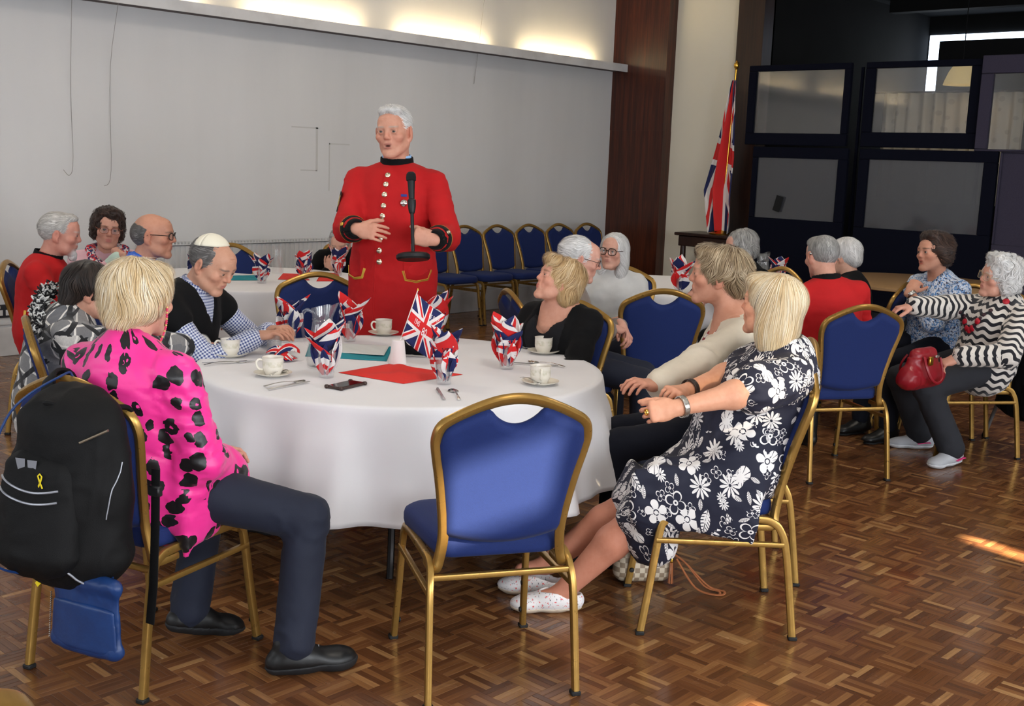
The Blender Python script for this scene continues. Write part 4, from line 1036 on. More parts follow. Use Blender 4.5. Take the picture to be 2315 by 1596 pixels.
        s.W_ = W_; return o
def ring_on(g, pts, r, m, name, parent, seg=6, lift=.0, closed=False, flat=None, per=4):
    "a cord or band laid on a garment through the given points"
    P = []
    for p in catmull([Vector(p) for p in pts], per, closed):
        q, n = g.near(p); P.append(Vector(q + n * lift))
    mb = MB()
    if flat: mb.sweep(P, [(-flat, -r), (flat, -r), (flat, r), (-flat, r)], closed=closed, up=tuple(g.near(P[0])[1]))
    else: mb.tube(P, r, seg, closed)
    return mb.build(name, m, parent)
# ------------------------------------------------------------------ cloth patterns (UV in metres)
def _cloth(name, fn, rough=.8, sheen=.15, b=.2): return mat(name, rough=rough, sheen=sheen, fn=lambda: dict(zip(('col', 'normal'), (fn(), bump(noise(objc(), 600, 2) + noise(objc(), 30, 3), b, .0015)))))
def p_leopard():
    u, v, w = sep(uvc()); n1 = noise(scl(uvc(), 34), 1., 2) - .5; n2 = noise(vadd(scl(uvc(), 34), (7, 3, 1)), 1., 2) - .5
    q = xyz(u + n1 * .022, v * .72 + n2 * .022); d, c, p_ = voro(q, 21., 1.); r, g, b = sep(c)
    m = (d < (.26 + r * .16)); hole = (d < .09) * (g > .75) * (n1 > .0)
    m = m * (1. - hole) * (g > .12)
    return mixc(m, mixc(noise(uvc(), 9, 2), lin((226, 30, 128)), lin((246, 62, 158))), lin((16, 12, 16)))
def p_floral():
    NAVY, WH = lin((22, 24, 44)), lin((226, 222, 220)); col = None; tot = None
    u0, v0, w0 = sep(uvc())
    def layer(scale, off, rnd, kinds):
        q = vadd(scl(uvc(), scale), off); d, c, pos = voro(q, 1., rnd); r, g, b = sep(c); x, y, z = sep(q); px, py, pz = sep(pos); dx, dy = x - px, y - py
        rad = M('SQRT', dx * dx + dy * dy); th = M('ARCTAN2', dy, dx) + r * 6.28; out = None
        for lo, hi, f in kinds:
            m = f(rad, th, r) * (g > lo) * (g < hi) if True else None; out = m if out is None else mx(out, m)
        return out
    def daisy(rad, th, r): pet = ab(cos(th * 5.5)); return (rad < (.10 + .32 * pet)) * (pet > .42) * (rad > .055)
    def hib(rad, th, r):
        pet = ab(cos(th * 2.5)); R_ = .20 + .26 * M('POWER', pet, .55); vein = band(fr(th * .7958 + .25 * rad), .5, .06) * (rad > .16) * (rad < .36)
        return (rad < R_) * (1. - vein) * (1. - band(rad, .1, .022))
    def outl(rad, th, r):
        pet = ab(cos(th * 2.)); R_ = .16 + .27 * M('POWER', pet, .6); return (rad < R_) * mx((rad > R_ - .06), (rad < .10) * (rad > .04)) 
    def leaf(rad, th, r):
        x = rad * cos(th); y = rad * sin(th); w = .17 * (1. - x * x * 5.6); rib = mx(band(y, 0., .014), band(fr(x * 9. - ab(y) * 6.), .5, .16) * (ab(y) > .03)); return (ab(y) < w) * (1. - rib)
    def butter(rad, th, r):
        pet = ab(sin(th)); R_ = .12 + .33 * M('POWER', pet, 1.4); vein = band(fr(th * 1.9), .5, .07) * (rad > .14); return (rad < R_) * (1. - vein)
    a = layer(12.3, (0, 0, 0), .6, [(-.1, .26, daisy), (.26, .5, hib), (.5, .66, outl), (.66, .82, butter), (.82, 1.1, leaf)])
    b = layer(25., (3.3, 1.7, 0), .8, [(-.1, .34, outl), (.34, .52, leaf), (.52, .6, daisy)])
    return mixc(mx(a, b * .0 + b), NAVY, WH)
def p_gingham():
    u, v, w = sep(uvc()); a = fr(u * 85.) < .5; b = fr(v * 85.) < .5; return mixc((a + b) * .5, lin((214, 218, 228)), lin((44, 62, 124)))
def p_wave():
    u, v, w = sep(uvc()); s = fr(v * 23. + sin(u * 95.) * .20) ; r = noise(xyz(u * 60, v * 300), 1., 2)
    return mixc((s < .46), mixc(r, lin((222, 216, 208)), lin((196, 188, 180))), lin((16, 17, 26)))
def p_geo():
    u, v, w = sep(uvc()); a = (u + v) * 7.5; b = (u - v) * 7.5; fa, fb = fr(a), fr(b); line = mx(band(fa, .5, .1), band(fb, .5, .1))
    ia = voro(scl(xyz(fl(a + .5) + .1, fl(b + .5) + .1), 1.), 1., 1.)[1]; r, g, bb = sep(ia); tex = noise(xyz(u * 90, v * 420), 1., 2)
    c = mixc(r, lin((150, 148, 146)), lin((92, 94, 102))); c = mixc((g > .62) * 1., c, lin((206, 203, 198))); c = mixc(tex * .55, c, lin((52, 52, 58)))
    sm = band(ab(fa - .5) + ab(fb - .5) * .6, .36, .05); c = mixc(sm, c, lin((214, 210, 204)))
    return mixc(line, c, lin((20, 20, 24)))
def p_bluefl():
    d, c, p_ = voro(vadd(scl(uvc(), 1.), (0, 0, 0)), 30., 1.); r, g, b = sep(c); n = noise(uvc(), 55, 4, .65, 1.2)
    col = mixc((n > .52), lin((206, 214, 226)), lin((82, 132, 190))); return mixc((noise(uvc(), 75, 3, .6, .8) > .58), col, lin((34, 42, 74)))
def p_bands():
    u, v, w = sep(uvc()); t = fr(v * 38.); return mixc((t < .45), mixc((fr(v * 19.) < .5), lin((218, 212, 206)), lin((216, 208, 200))), mixc((fr(v * 19.) < .5), lin((150, 26, 36)), lin((120, 24, 36))))
def p_scarf():
    n = noise(objc(), 40, 2, .5, 1.); return mixc((n > .55), mixc((noise(objc(), 55, 2) > .5), lin((34, 40, 84)), lin((190, 36, 44))), lin((214, 206, 206)))
def p_denim():
    u, v, w = sep(uvc()); n = noise(xyz(u * 260, v * 900), 1., 3); m = noise(objc(), 9, 3); return mixc(n * .6 + m * .4, lin((13, 17, 30)), lin((26, 33, 54)))
LEOPARD = _cloth('leopard_satin', p_leopard, .38, .1, .12); FLORAL = _cloth('floral_cotton', p_floral, .75, .02, .15); GINGHAM = _cloth('gingham_cotton', p_gingham)
WAVE = _cloth('wavy_knit', p_wave, .9, .2, .5); GEO = _cloth('geometric_knit', p_geo, .9, .2, .5); BLUEFL = _cloth('blue_print', p_bluefl); BANDS = _cloth('banded_knit', p_bands); SCARF = _cloth('scarf_print', p_scarf); DENIM = _cloth('denim', p_denim, .8, .02)
RED = plain('scarlet_wool', (186, 18, 22), .82, .0, 1100., .1); BLK = plain('black_wool', (11, 11, 13), .85, .1); DNAVY = plain('navy_wool', (22, 24, 34), .85, .1)
PIPING = mat('gold_braid', (212, 168, 66), .45, .35); SILVER = mat('silver', (206, 202, 196), .22, 1.); BUTTON = mat('silver_button', (226, 214, 188), .25, .9)
def face_spot(p, x, y, d): return p.L(at(x, y, d))
def top(p, m, name='top', add=.012, to=.93, h=.007, amp=.009, lo=-.14, hi=.97, neck=None, skirt=None, seed=None, base=.35, wd=1., arms=(1, -1), cuts=(), ex=None):
    S = SDF(h * p.q); p.torso(S, add, lo, hi, wd=wd)
    if skirt: 
        for a, b, ra, rb, w0, w1 in skirt: S.cone(a, b, ra, rb, .04, (1, 0, 0), w0, w1)
    for q in arms: p.sleeve(S, q, add, to)
    if neck: S.cone(p.nb + p.up * .06 + p.fw * .03, p.nb - p.up * neck[1] + p.fw * neck[2], neck[0], neck[0] * .6, .012, op=-1)
    for a, b, ra, rb in cuts: S.cone(a, b, ra, rb, .012, op=-1)
    if ex: ex(S)
    return garment(name, S, m, p.root, p.segs(), amp, p.joints(), p.x * 3 if seed is None else seed, base=base)
def collar(p, m, r=.062, h=.04, name='collar', lift=.0, op=.0, tilt=18, thick=.006, low=0., v=0.):
    "stand collar round the neck"
    c = p.nb + p.up * (.014 - low) * p.sc + A3((0, 0, lift)); ax = unit(p.up * .55 + A3((0, 0, .5)) + p.fw * .16); S = SDF(.0038); c = c - p.fw * .006; a, b = c - ax * h * .5, c + ax * h * .6 * p.sc
    hc_ = (p.hc - c) @ p.fw; r *= p.sc
    S.cone(a, b, r * 1.06, r, .004, p.rt, 1.04); S.cone(a - ax * .08, b + ax * .08, (r - thick) * 1.06, r - thick, .002, p.rt, 1.04, op=-1); S.half(b, ax); S.half(a, -ax)
    if v: S.cone(c + p.fw * (r + .02) + ax * .06, c + p.fw * r * .6 - ax * .02, v, .006, .004, op=-1)
    V, F = S.mesh(); me = fastmesh(name, V, F); seg_uv(me, V, F, [(a, b, r, -p.fw)]); me.materials.append(m); return link(name, me, p.root)
def cuff(p, q, m, L=.05, r=.045, at_=.9, name='cuff', thick=.004, pipe=None, r0=None):
    e, w = p.el[q], p.wr[q]; ax = unit(w - e); c = e + (w - e) * at_; e1 = unit(np.cross(ax, A3((.3, .2, .9)))); e2 = np.cross(ax, e1); r0 = r0 or r
    f = lambda u, v: tuple(c + ax * (v - 1) * L + (e1 * math.cos(u * 6.28318) + e2 * math.sin(u * 6.28318)) * (r0 + (r - r0) * v))
    o = solid(MB().grid(f, 28, 4), name, m, thick, p.root)
    if pipe: MB().tube([f(i / 28, 0) for i in range(28)], .0045, 6, closed=True).build('cuff_piping', pipe, o)
    return o
def bead_button(p, pos, n, m, r=.011, parent=None, name='button'):
    R = np.array(Vector(n).to_track_quat('Z', 'Y').to_matrix()); mb = MB().lathe([(r, 0), (r * .95, r * .35), (r * .6, r * .62), (0.0004, r * .7)], 14)
    V = A3(mb.V) @ R.T + pos; mb.V = [tuple(v) for v in V]; return mb.build(name, m, parent or p.root)
HC = dict(white=((190, 188, 186), (222, 220, 218), (244, 243, 242)), grey=((120, 118, 116), (168, 166, 163), (206, 204, 200)), silver=((150, 146, 142), (196, 192, 187), (232, 229, 225)), brown=((34, 22, 18), (58, 40, 32), (92, 66, 52)), dark=((22, 17, 15), (40, 31, 27), (64, 50, 42)),
          blond=((150, 112, 70), (206, 172, 122), (240, 220, 184)), pale=((196, 160, 108), (228, 206, 166), (248, 240, 222)), ash=((104, 84, 62), (152, 130, 100), (206, 188, 158)), darkgrey=((62, 58, 56), (104, 100, 98), (150, 147, 144)))
def hairspec(c, **k): d = dict(zip(('col', 'col2', 'col3'), HC[c])); d.update(k); return d
FACECUT = [((0, .118, -.022), (.071, .066, .088)), ((.088, .03, -.06), (.026, .04, .055)), ((-.088, .03, -.06), (.026, .04, .055))]
NECKCUT = [((0, .02, -.155), (.11, .12, .075))]
# ================================================================== the standing man in the scarlet coat
p = Person('man in a long scarlet coat standing with a microphone behind the table', 3.83, 4.40, 212, sc=1.075, hz=.985, l0=0, l1=-3, head=(-3, -2, 3), hf=.03, fat=1.12, belly=.75, sw=.168, skin=(202, 148, 126), tl=.5, ht=at(892, 226, 5.74))
MAN = p
p.arm(1, p.L(at(806, 517, 5.48)), (.42, -.15, -1)); p.arm(-1, p.L(at(982, 542, 5.44)), (-.42, -.15, -1))
p.leg(1, (.11, .02, .1), (0, 1, 0)); p.leg(-1, (-.11, .0, .1), (0, 1, 0))
p.head({'mouth': .55, 'brow': (176, 158, 146), 'jaw': 1.0, 'neck': .058, 'lip': (166, 98, 90)}, h=.0022, iris=(90, 84, 78), gaze=(6, 0))
dR = p.L(at(872, 528, 5.42)) - p.L(at(806, 517, 5.48)); p.fore(1, dR, p.L(at(870, 600, 6.2)) - p.L(at(850, 520, 5.3)), (18, 26, 16), .0026, .6, (.8, .5, .12), .97)
dL = p.L(at(935, 533, 5.41)) - p.L(at(982, 542, 5.44)); p.fore(-1, dL, p.L(at(935, 530, 6.3)) - p.L(at(935, 530, 5.3)), (72, 85, 45), .0026, .6, (.85, .25, .5), .97)
def man_skirt(S):
    S.cone(p.pel + A3((0, .01, .1)), A3((0, .03, .42)), .155, .2, .05, (1, 0, 0), 1.3, 1.32)
g = top(p, RED, 'coat', .016, .8, .007, .014, ex=man_skirt, seed=4., base=.25, hi=.84)
gm = g
p.trousers(DNAVY, h=.01)
for q in (1, -1): p.shoe(q, 0, SHOEB, h=.008)
make_hair(p.Hm, p.root, hairspec('white', add=[((0, -.024, .036), (.081, .099, .090)), ((0, .045, .098), (.056, .045, .026))], cut=[((0, .118, -.006), (.068, .05, .085)), ((.088, .03, -.06), (.026, .04, .055)), ((-.088, .03, -.06), (.026, .04, .055)), ((0, .01, -.14), (.12, .13, .085)), ((0, .105, .07), (.05, .035, .03)), ((.086, .002, -.008), (.024, .028, .04)), ((-.086, .002, -.008), (.024, .028, .04))], flow='back', len=.045, n=2600, w=.0015, lift=.007, seed=3, curl=.3))
collar(p, BLK, .074, .046); collar(p, mat('shirt_blue', (150, 190, 236), .7), .0655, .062, 'shirt_collar')
def fx_(x, z): return g.ray((x, .6, z), (0, -1, 0))
zs_ = [1.495, 1.45, 1.40, 1.345, 1.295, 1.185, 1.125, 1.07]
btn = []
for i, z in enumerate(zs_):
    h_, n_ = fx_(.008 + .022 * (1.5 - z), z)
    if h_ is not None: bead_button(p, h_ + n_ * .001, n_, BUTTON, .0145)
P_ = []
for i in range(30):
    z = 1.5 - i * .036; h_, n_ = fx_(.03 + .022 * (1.5 - z), z)
    if h_ is not None: P_.append(Vector(h_ + n_ * .0005))
MB().tube(P_, .0028, 5).build('front_edge', RED, p.root)
for q in (1, -1):
    c_ = cuff(p, q, BLK, .11, .036, 1.06, 'cuff', .008, PIPING, .062)
    e, w = p.el[q], p.wr[q]; ax = unit(w - e); o_ = unit(A3((q * .5, .7, .3)) - ax * (A3((q * .5, .7, .3)) @ ax))
    for t_ in (-.025, -.06): bead_button(p, e + (w - e) * .95 + ax * t_ + o_ * .064, o_, PIPING if q > 0 else BUTTON, .0095, c_)
    # pocket flap with gold braid
    fp = []
    for u, v in ((.10, 1.075), (.10, 1.03), (.112, .985), (.16, .975), (.205, .985), (.215, 1.03)):
        h_, n_ = g.ray((q * u, .6, v), (0, -1, 0)); 
        if h_ is not None: fp.append(Vector(h_ + n_ * .004))
    if len(fp) > 3:
        pf = MB().add([tuple(v) for v in fp], [list(range(len(fp)))]).build('pocket_flap', RED, p.root); md = pf.modifiers.new('s', 'SOLIDIFY'); md.thickness = .004; md.offset = 1
        MB().sweep(fp[1:], rsec(.014, .004, .0015), up=(0, 1, 0)).build('braid', PIPING, pf)
# badge under the right shoulder and medal on the chest
e, w = p.sh[1], p.el[1]; ax = unit(w - e); o_ = unit(A3((.9, .5, 0)) - ax * (A3((.9, .5, 0)) @ ax)); bc, bn = g.near(e + (w - e) * .48 + o_ * .09)
R = np.array(Vector(bn).to_track_quat('Z', 'Y').to_matrix()); mb = MB()
for k in range(3): mb.add([tuple(bc + bn * .003 + R @ A3(v)) for v in ((-.03, .02 - k * .018, 0), (0, -.0 - k * .018, 0), (.03, .02 - k * .018, 0), (.03, .032 - k * .018, 0), (0, .012 - k * .018, 0), (-.03, .032 - k * .018, 0))], [[0, 1, 4, 5], [1, 2, 3, 4]])
sv = MB().add([tuple(bc + bn * .0015 + R @ A3(v)) for v in ((-.04, -.06, 0), (.04, -.06, 0), (.04, .045, 0), (-.04, .045, 0))], [[0, 1, 2, 3]]).build('sleeve_badge', BLK, p.root); mb.build('chevron', PIPING, sv)
h_, n_ = g.ray((-.085, .6, 1.38), (0, -1, 0))
md_ = MB().box(tuple(h_ + n_ * .004 + A3((0, 0, .02))), (.03, .004, .012)).build('medal', mat('ribbon_blue', (40, 60, 140), .6), p.root, smooth=False); bead_button(p, h_ + n_ * .004 - A3((0, 0, .018)), n_, SILVER, .018, md_, 'medal_disc')
# wrist watch on the left arm
cuff(p, -1, mat('watch_strap', (24, 24, 26), .5), .02, .034, 1.0, 'watch_strap', .003)
ax = unit(p.wr[-1] - p.el[-1]); o_ = A3(p.L(at(975, 535, 4.5)) - p.L(at(975, 535, 5.3))); o_ = unit(o_ - ax * (o_ @ ax)); bead_button(p, p.wr[-1] - ax * .01 + o_ * .033, o_, mat('watch_face', (30, 32, 36), .1, .3), .019, None, 'watch_case')
p.finish()
# the microphone on its short round-based stand, in his left hand
mp = Vector(at(934, 577, 5.40)); tp = Vector(at(929, 388, 5.42)); ax = (tp - mp).normalized(); Rm = ax.to_track_quat('Z', 'Y').to_matrix(); L_ = (tp - mp).length
BKM = mat('black_metal', (22, 22, 24), .45, .2); mc = empty('microphone_stand', (0, 0, 0)); tag(mc, 'black microphone on a short stand with round base held by the standing man', 'microphone')
mc.location = mp; mc.rotation_euler = Rm.to_euler()
MB().lathe([(0, -.022), (.073, -.022), (.08, -.014), (.08, .0), (.07, .008), (.02, .012), (.0, .012)], 40).build('base', BKM, mc)
MB().tube([(0, 0, .01), (0, 0, L_ * .52)], .0085, 12).build('stem', BKM, mc)
MB().box((0, -.009, .04), (.014, .002, .03)).build('sticker', mat('sticker_white', (200, 200, 200), .6), mc, smooth=False)
MB().lathe([(.012, L_ * .5), (.016, L_ * .53), (.02, L_ * .6), (.02, L_ * .66), (.014, L_ * .67)], 16).build('clip', BKM, mc)
MB().lathe([(.011, L_ * .58), (.013, L_ * .62), (.0155, L_ * .78), (.018, L_ * .88), (.018, L_ * .9)], 18).build('handle', BKM, mc)
hd_ = MB().lathe([(.018, L_ * .885), (.0235, L_ * .895), (.0235, L_ * .91), (.024, L_ * .93), (.022, L_ * .97), (.014, L_ * .995), (.001, L_)], 22).build('grille', mat('mic_grille', (30, 30, 32), .5, .4, fn=lambda: {'normal': bump(sin(sep(objc())[2] * 2600.) * sin(sep(objc())[0] * 2600.), .6, .002)}), mc)
# ================================================================== woman in pink (foreground)
p = Person('blonde woman in a pink leopard print shirt and jeans seated in the foreground', 1.74, 3.13, 17, sc=.93, l0=-24, l1=0, side=-1, tw=2, head=(-6, -6, 0), hf=.035, fat=1.1, bust=.8, skin=(204, 154, 132), ht=at(318, 580, 3.38), hair=.02)
PINK = p
p.arm(1, p.L(at(497, 1052, 3.62)), (.5, -.5, -.8)); p.arm(-1, p.L(at(488, 1050, 3.75)), (-.5, -.5, -.8))
p.leg(1, p.L((2.03, 2.735, .09)), (.3, .6, 1)); p.leg(-1, p.L((1.93, 3.17, .09)), (-.3, .6, 1))
p.head({'brow': (170, 140, 110)}, h=.003)
p.fore(1, p.L(at(532, 1075, 3.66)) - p.L(at(497, 1052, 3.62)), (-1, .1, -.3), (30, 40, 25), .0026, .55)
p.fore(-1, (.5, .8, .1), (.6, -.2, -.8), (25, 35, 20), .0026, .55)
def pk(S):
    S.cone(p.pel + A3((0, -.0, .05)), p.pel + A3((0, -.03, -.07)), .115, .105, .04, (1, 0, 0), 1.4, 1.35); S.cone(p.hip[1] + A3((.02, .0, .02)), p.hip[1] + A3((.03, .14, .0)), .1, .098, .04); S.cone(A3((.175, -.06, .50)), A3((.175, .06, .52)), .022, .024, .05, (0, 0, 1), 5.5, 4.); S.cone(p.hip[-1] + A3((0, .0, .02)), p.hip[-1] + A3((0, .12, .0)), .1, .096, .04)
g = top(p, LEOPARD, 'shirt', .02, .9, .0065, .014, ex=pk, base=.45)
cl = collar(p, LEOPARD, .07, .05, 'shirt_collar')
p.trousers(DENIM, .016, .006, .007, .008, 'jeans')
p.shoe(1, -22 - 17, SHOEB, SOLEB, L=.29, h=.004, sole=.034, bulk=.012, hgt=.9)
o_ = p.W_
for k in range(3): MB().tube([Vector(o_((-.03, .03 + k * .022, .084 - .006 * k))), Vector(o_((0, .038 + k * .022, .100 - .008 * k))), Vector(o_((.03, .03 + k * .022, .084 - .006 * k)))], .003, 5).build('lace', mat('lace_grey', (120, 122, 128), .4, .4), p.root)
p.shoe(-1, -8 - 17, SHOEB, SOLEB, L=.28, h=.005, pitch=-14, tilt=.02, sole=.034, bulk=.012, hgt=.9)
make_hair(p.Hm, p.root, hairspec('pale', add=[((0, -.028, .034), (.095, .112, .098)), ((0, -.08, -.035), (.066, .04, .06)), ((.06, -.04, -.015), (.032, .055, .05)), ((-.06, -.04, -.015), (.032, .055, .05)), ((0, .04, .088), (.065, .045, .028))], cut=FACECUT + [((0, .05, -.15), (.13, .125, .09)), ((.1, .008, -.02), (.026, .028, .04))], flow='down', len=.08, n=9000, w=.0015, lift=.018, curl=.42, curlsc=16, flick=1.6, h=.004, bump=.009, bsc=(40, 40, 18), seed=5))
# spectacle cord of beads from the ear to the collar
BEADP = mat('bead_pink', (206, 60, 96), .3); BEADG = mat('bead_gold', (208, 170, 110), .35, .4)
pts = catmull([Vector(to_head(p.Hm, (.086, .03, -.01))), Vector(to_head(p.Hm, (.092, .025, -.08))), Vector(to_head(p.Hm, (.09, .0, -.15))), Vector(p.nb + p.rt * .085 - p.up * .05)], 12)
sc_ = MB().tube(pts, .0012, 5).build('spectacle_cord', BEADP, p.root)
for k, q in enumerate(pts[2::1]): MB().lathe([(.0003, -.004), (.0035, -.002), (.0035, .002), (.0003, .004)], 8, q).build('bead', BEADG if k % 3 == 0 else BEADP, sc_)
p.finish()
# ================================================================== woman in the floral dress (foreground)
p = Person('blonde woman in a navy and white floral dress seated with folded arms', 3.45, 2.11, 132.7, sc=.93, l0=-30, l1=-8, side=-1, head=(-32, 6, 0), hf=.055, tl=.48, fat=1.32, bust=1.25, belly=1.15, sw=.165, skin=(214, 156, 126), ht=at(1748, 614, 3.98))
FLO = p
p.arm(-1, p.L(at(1492, 932, 3.66)), (-1, -.55, -.5), .26, .235); p.arm(1, p.L(at(1492, 905, 3.86)), (1, -.3, -.6), .26, .24)
p.leg(-1, p.L((3.03, 2.51, .085)), (-.1, .4, 1)); p.leg(1, p.L((3.05, 2.70, .09)), (.1, .4, 1))
p.head({'brow': (150, 120, 90), 'jowl': 1, 'jaw': 1.08, 'neck': .06, 'skin': (214, 154, 124)}, h=.003, chest=True)
p.fore(-1, p.L(at(1436, 940, 3.64)) - p.L(at(1492, 932, 3.66)), p.L(at(1450, 960, 4.2)) - p.L(at(1450, 940, 3.66)), (48, 52, 30), .0026, 0, bare=.65, thumb=(.9, .28, .3))
p.fore(1, p.L(at(1440, 900, 3.7)) - p.L(at(1492, 905, 3.86)), (.2, .2, -1), (40, 45, 25), .0026, 0, bare=.3, thumb=(.9, .25, .3))
def fd(S):
    for q in (1, -1):
        kn = p.kn[q]; S.cone(p.hip[q], kn + (p.hip[q] - kn) * .03, .122, .088, .05); S.cone(kn + A3((0, -.01, .0)), kn + A3((0, -.05, -.09)), .085, .086, .04)
    S.cone(p.kn[1] + A3((0, -.03, -.06)), p.kn[-1] + A3((0, -.03, -.06)), .07, .07, .05); S.cone(p.pel + A3((0, .05, .02)), (p.kn[1] + p.kn[-1]) / 2 + A3((0, -.05, 0)), .12, .09, .05, (1, 0, 0), 1.5, 1.4)
    S.cone(A3((-.232, -.02, .46)), A3((-.205, .38, .49)), .02, .02, .06, (0, 0, 1), 7.0, 4.5); S.cone(A3((-.14, .0, .55)), A3((-.14, .3, .555)), .05, .05, .05)
    S.cone(A3((-.1, .33, .44)), A3((.12, .36, .46)), .03, .03, .04, (0, 0, 1), 2.2, 2.2)
    S.cone(p.sh[1], p.sh[1] + (p.el[1] - p.sh[1]) * .45, .072, .078, .02); S.cone(p.sh[-1], p.sh[-1] + (p.el[-1] - p.sh[-1]) * .62, .074, .085, .02)
g = top(p, FLORAL, 'dress', .014, 0, .0065, .012, arms=(), ex=fd, neck=(.07, .055, .06), base=.4)
me = g.ob.data; me.uv_layers.remove(me.uv_layers[0])
seg_uv(me, g.V, g.F, [p.segs()[0], (p.sh[1], p.el[1], .07, (0, -1, 0)), (p.sh[-1], p.el[-1], .07, (0, -1, 0)), (p.hip[1], p.kn[1] + A3((0, .1, 0)), .11, (0, 0, -1)), (p.hip[-1], p.kn[-1] + A3((0, .1, 0)), .11, (0, 0, -1))])
S = SDF(.006)
for q in (1, -1): S.cone(p.kn[q], p.kn[q] + (p.an[q] - p.kn[q]) * .35, .058, .06, .02); S.cone(p.kn[q] + (p.an[q] - p.kn[q]) * .35, p.an[q] - A3((0, 0, .02)), .06, .034, .02); S.cone(p.an[q] - A3((0, .02, .02)), p.an[q] + A3((0, .09, -.045)), .032, .025, .02)
V, F = S.mesh(); p.skin_add(V, F, np.tile(A3(lin((196, 132, 108))[:3]), (len(V), 1)))
LOAF = mat('printed_loafer', (226, 222, 220), .5, fn=lambda: {'col': mixc((noise(uvc(), 90, 2) > .64), mixc((noise(uvc(), 130, 2) > .66), lin((222, 218, 218)), lin((90, 90, 100))), lin((214, 96, 96)))})
LSOLE = mat('loafer_sole', (196, 180, 160), .7)
for q, yw, tl_ in ((-1, 3, 0.), (1, -12, 0.)):
    sh_ = p.shoe(q, yw, LOAF, LSOLE, L=.265, h=.004, low=True, sole=.02); W_ = p.W_
    MB().sweep([Vector(W_((-.04, .075, .052))), Vector(W_((-.02, .08, .07))), Vector(W_((.02, .08, .07))), Vector(W_((.04, .075, .052)))], rsec(.012, .003, .001), up=(0, 0, 1)).build('strap', LOAF, sh_); MB().tube([Vector(W_((-.022, .083, .074))), Vector(W_((.022, .083, .074)))], .003, 6).build('buckle', BRASS, sh_)
make_hair(p.Hm, p.root, hairspec('pale', add=[((0, -.024, .036), (.092, .11, .094)), ((.0, -.065, -.06), (.085, .055, .10)), ((.068, -.03, -.06), (.032, .05, .10)), ((-.068, -.03, -.06), (.032, .05, .10)), ((.05, -.06, -.13), (.045, .045, .06)), ((-.05, -.06, -.13), (.045, .045, .06)), ((.0, .055, .088), (.07, .05, .03))], cut=[((0, .125, -.03), (.07, .07, .1)), ((0, .04, -.2), (.04, .09, .1))], flow='down', len=.17, n=9000, w=.0015, lift=.009, curl=.16, curlsc=9, h=.004, flick=1.4, seed=8, bump=.004))
GOLDW = mat('gold_jewel', (226, 180, 84), .25, 1.)
for q, t_, m_ in ((-1, .93, mat('watch_silver', (190, 186, 178), .25, .9)), (1, .86, mat('bangle_dark', (40, 28, 24), .4))): cuff(p, q, m_, .018, .034, t_, 'wrist_band', .004)
for q in (-1,):
    d_ = unit(p.L(at(1436, 940, 3.64)) - p.L(at(1492, 932, 3.66)))
    MB().lathe([(.0108, -.003), (.0118, 0), (.0108, .003)], 16, p.wr[q] + d_ * .1, R=Vector(d_).to_track_quat('Z', 'Y').to_matrix()).build('ring', GOLDW, p.root)
p.finish()
# ================================================================== man in the kippah
def arms2(p, r, l, rp=(.5, -.4, -.8), lp=(-.5, -.4, -.8)): p.arm(1, r, rp); p.arm(-1, l, lp)
p = Person('man in a cream kippah and dark sleeveless pullover leaning on the table', 2.60, 4.47, -63, sc=.98, l0=4, l1=30, head=(-8, -26, 0), hf=.04, fat=1.08, skin=(194, 146, 122), ht=at(480, 530, 4.85))
arms2(p, p.L(at(585, 760, 4.86)), p.L(at(612, 748, 5.02)), (.7, -.8, -.6), (-.7, -.5, -.5)); p.leg(1, (.12, .42, .09)); p.leg(-1, (-.12, .42, .09))
p.head({'brow': (90, 84, 80), 'jaw': 1.05, 'jowl': 1, 'nose': 1.03}, h=.003)
p.fore(1, p.L(at(640, 748, 4.84)) - p.L(at(585, 760, 4.86)), (0, .1, -1), (20, 30, 20), .003, .6); p.fore(-1, p.L(at(650, 738, 4.95)) - p.L(at(612, 748, 5.02)), (0, .1, -1), (30, 35, 20), .003, .6)
g = top(p, GINGHAM, 'shirt', .010, .9, .007, .010)
S = SDF(.007 * p.q); p.torso(S, .024, hi=.84)
for q in (1, -1): S.cone(p.sh[q], p.sh[q] + (p.el[q] - p.sh[q]) * .22, .068, .074, .02)
S.cone(p.nb + p.up * .03 + p.fw * .06, p.spt(.74) + p.fw * .13, .06, .006, .008, op=-1)
garment('pullover', S, BLK, p.root, p.segs(), .008, p.joints(.6), 9.)
collar(p, GINGHAM, .068, .05, 'shirt_collar', v=.04)
for q in (1, -1): cuff(p, q, GINGHAM, .05, .037, .94, 'shirt_cuff', .003)
p.trousers(DNAVY, h=.01); [p.shoe(q, 0, SHOEB, h=.008) for q in (1, -1)]
make_hair(p.Hm, p.root, hairspec('darkgrey', add=[((0, -.024, .030), (.081, .099, .088))], cut=FACECUT + NECKCUT + [((0, .09, .08), (.07, .075, .05))], flow='back', len=.05, n=2000, w=.0016, lift=.005, curl=.25))
KIP = mat('kippah_satin', (226, 220, 200), .55, sheen=.2); kp = MB()
def kf(u, v):
    a = u * 6.28318; r_ = math.sin(v * 1.08) * .086; z_ = math.cos(v * 1.08) * .092; q = A3((r_ * math.cos(a), r_ * math.sin(a), z_)); q = rot('x', 24) @ q + A3((0, -.024, .036)); return tuple(to_head(p.Hm, q * 1.0))
kpo = solid(MB().grid(kf, 32, 10), 'kippah', KIP, .003, p.root)
p.finish(); KIPP = p
chair(p.x - .02, p.y + .04, -63, 'banquet chair under the man in the kippah')
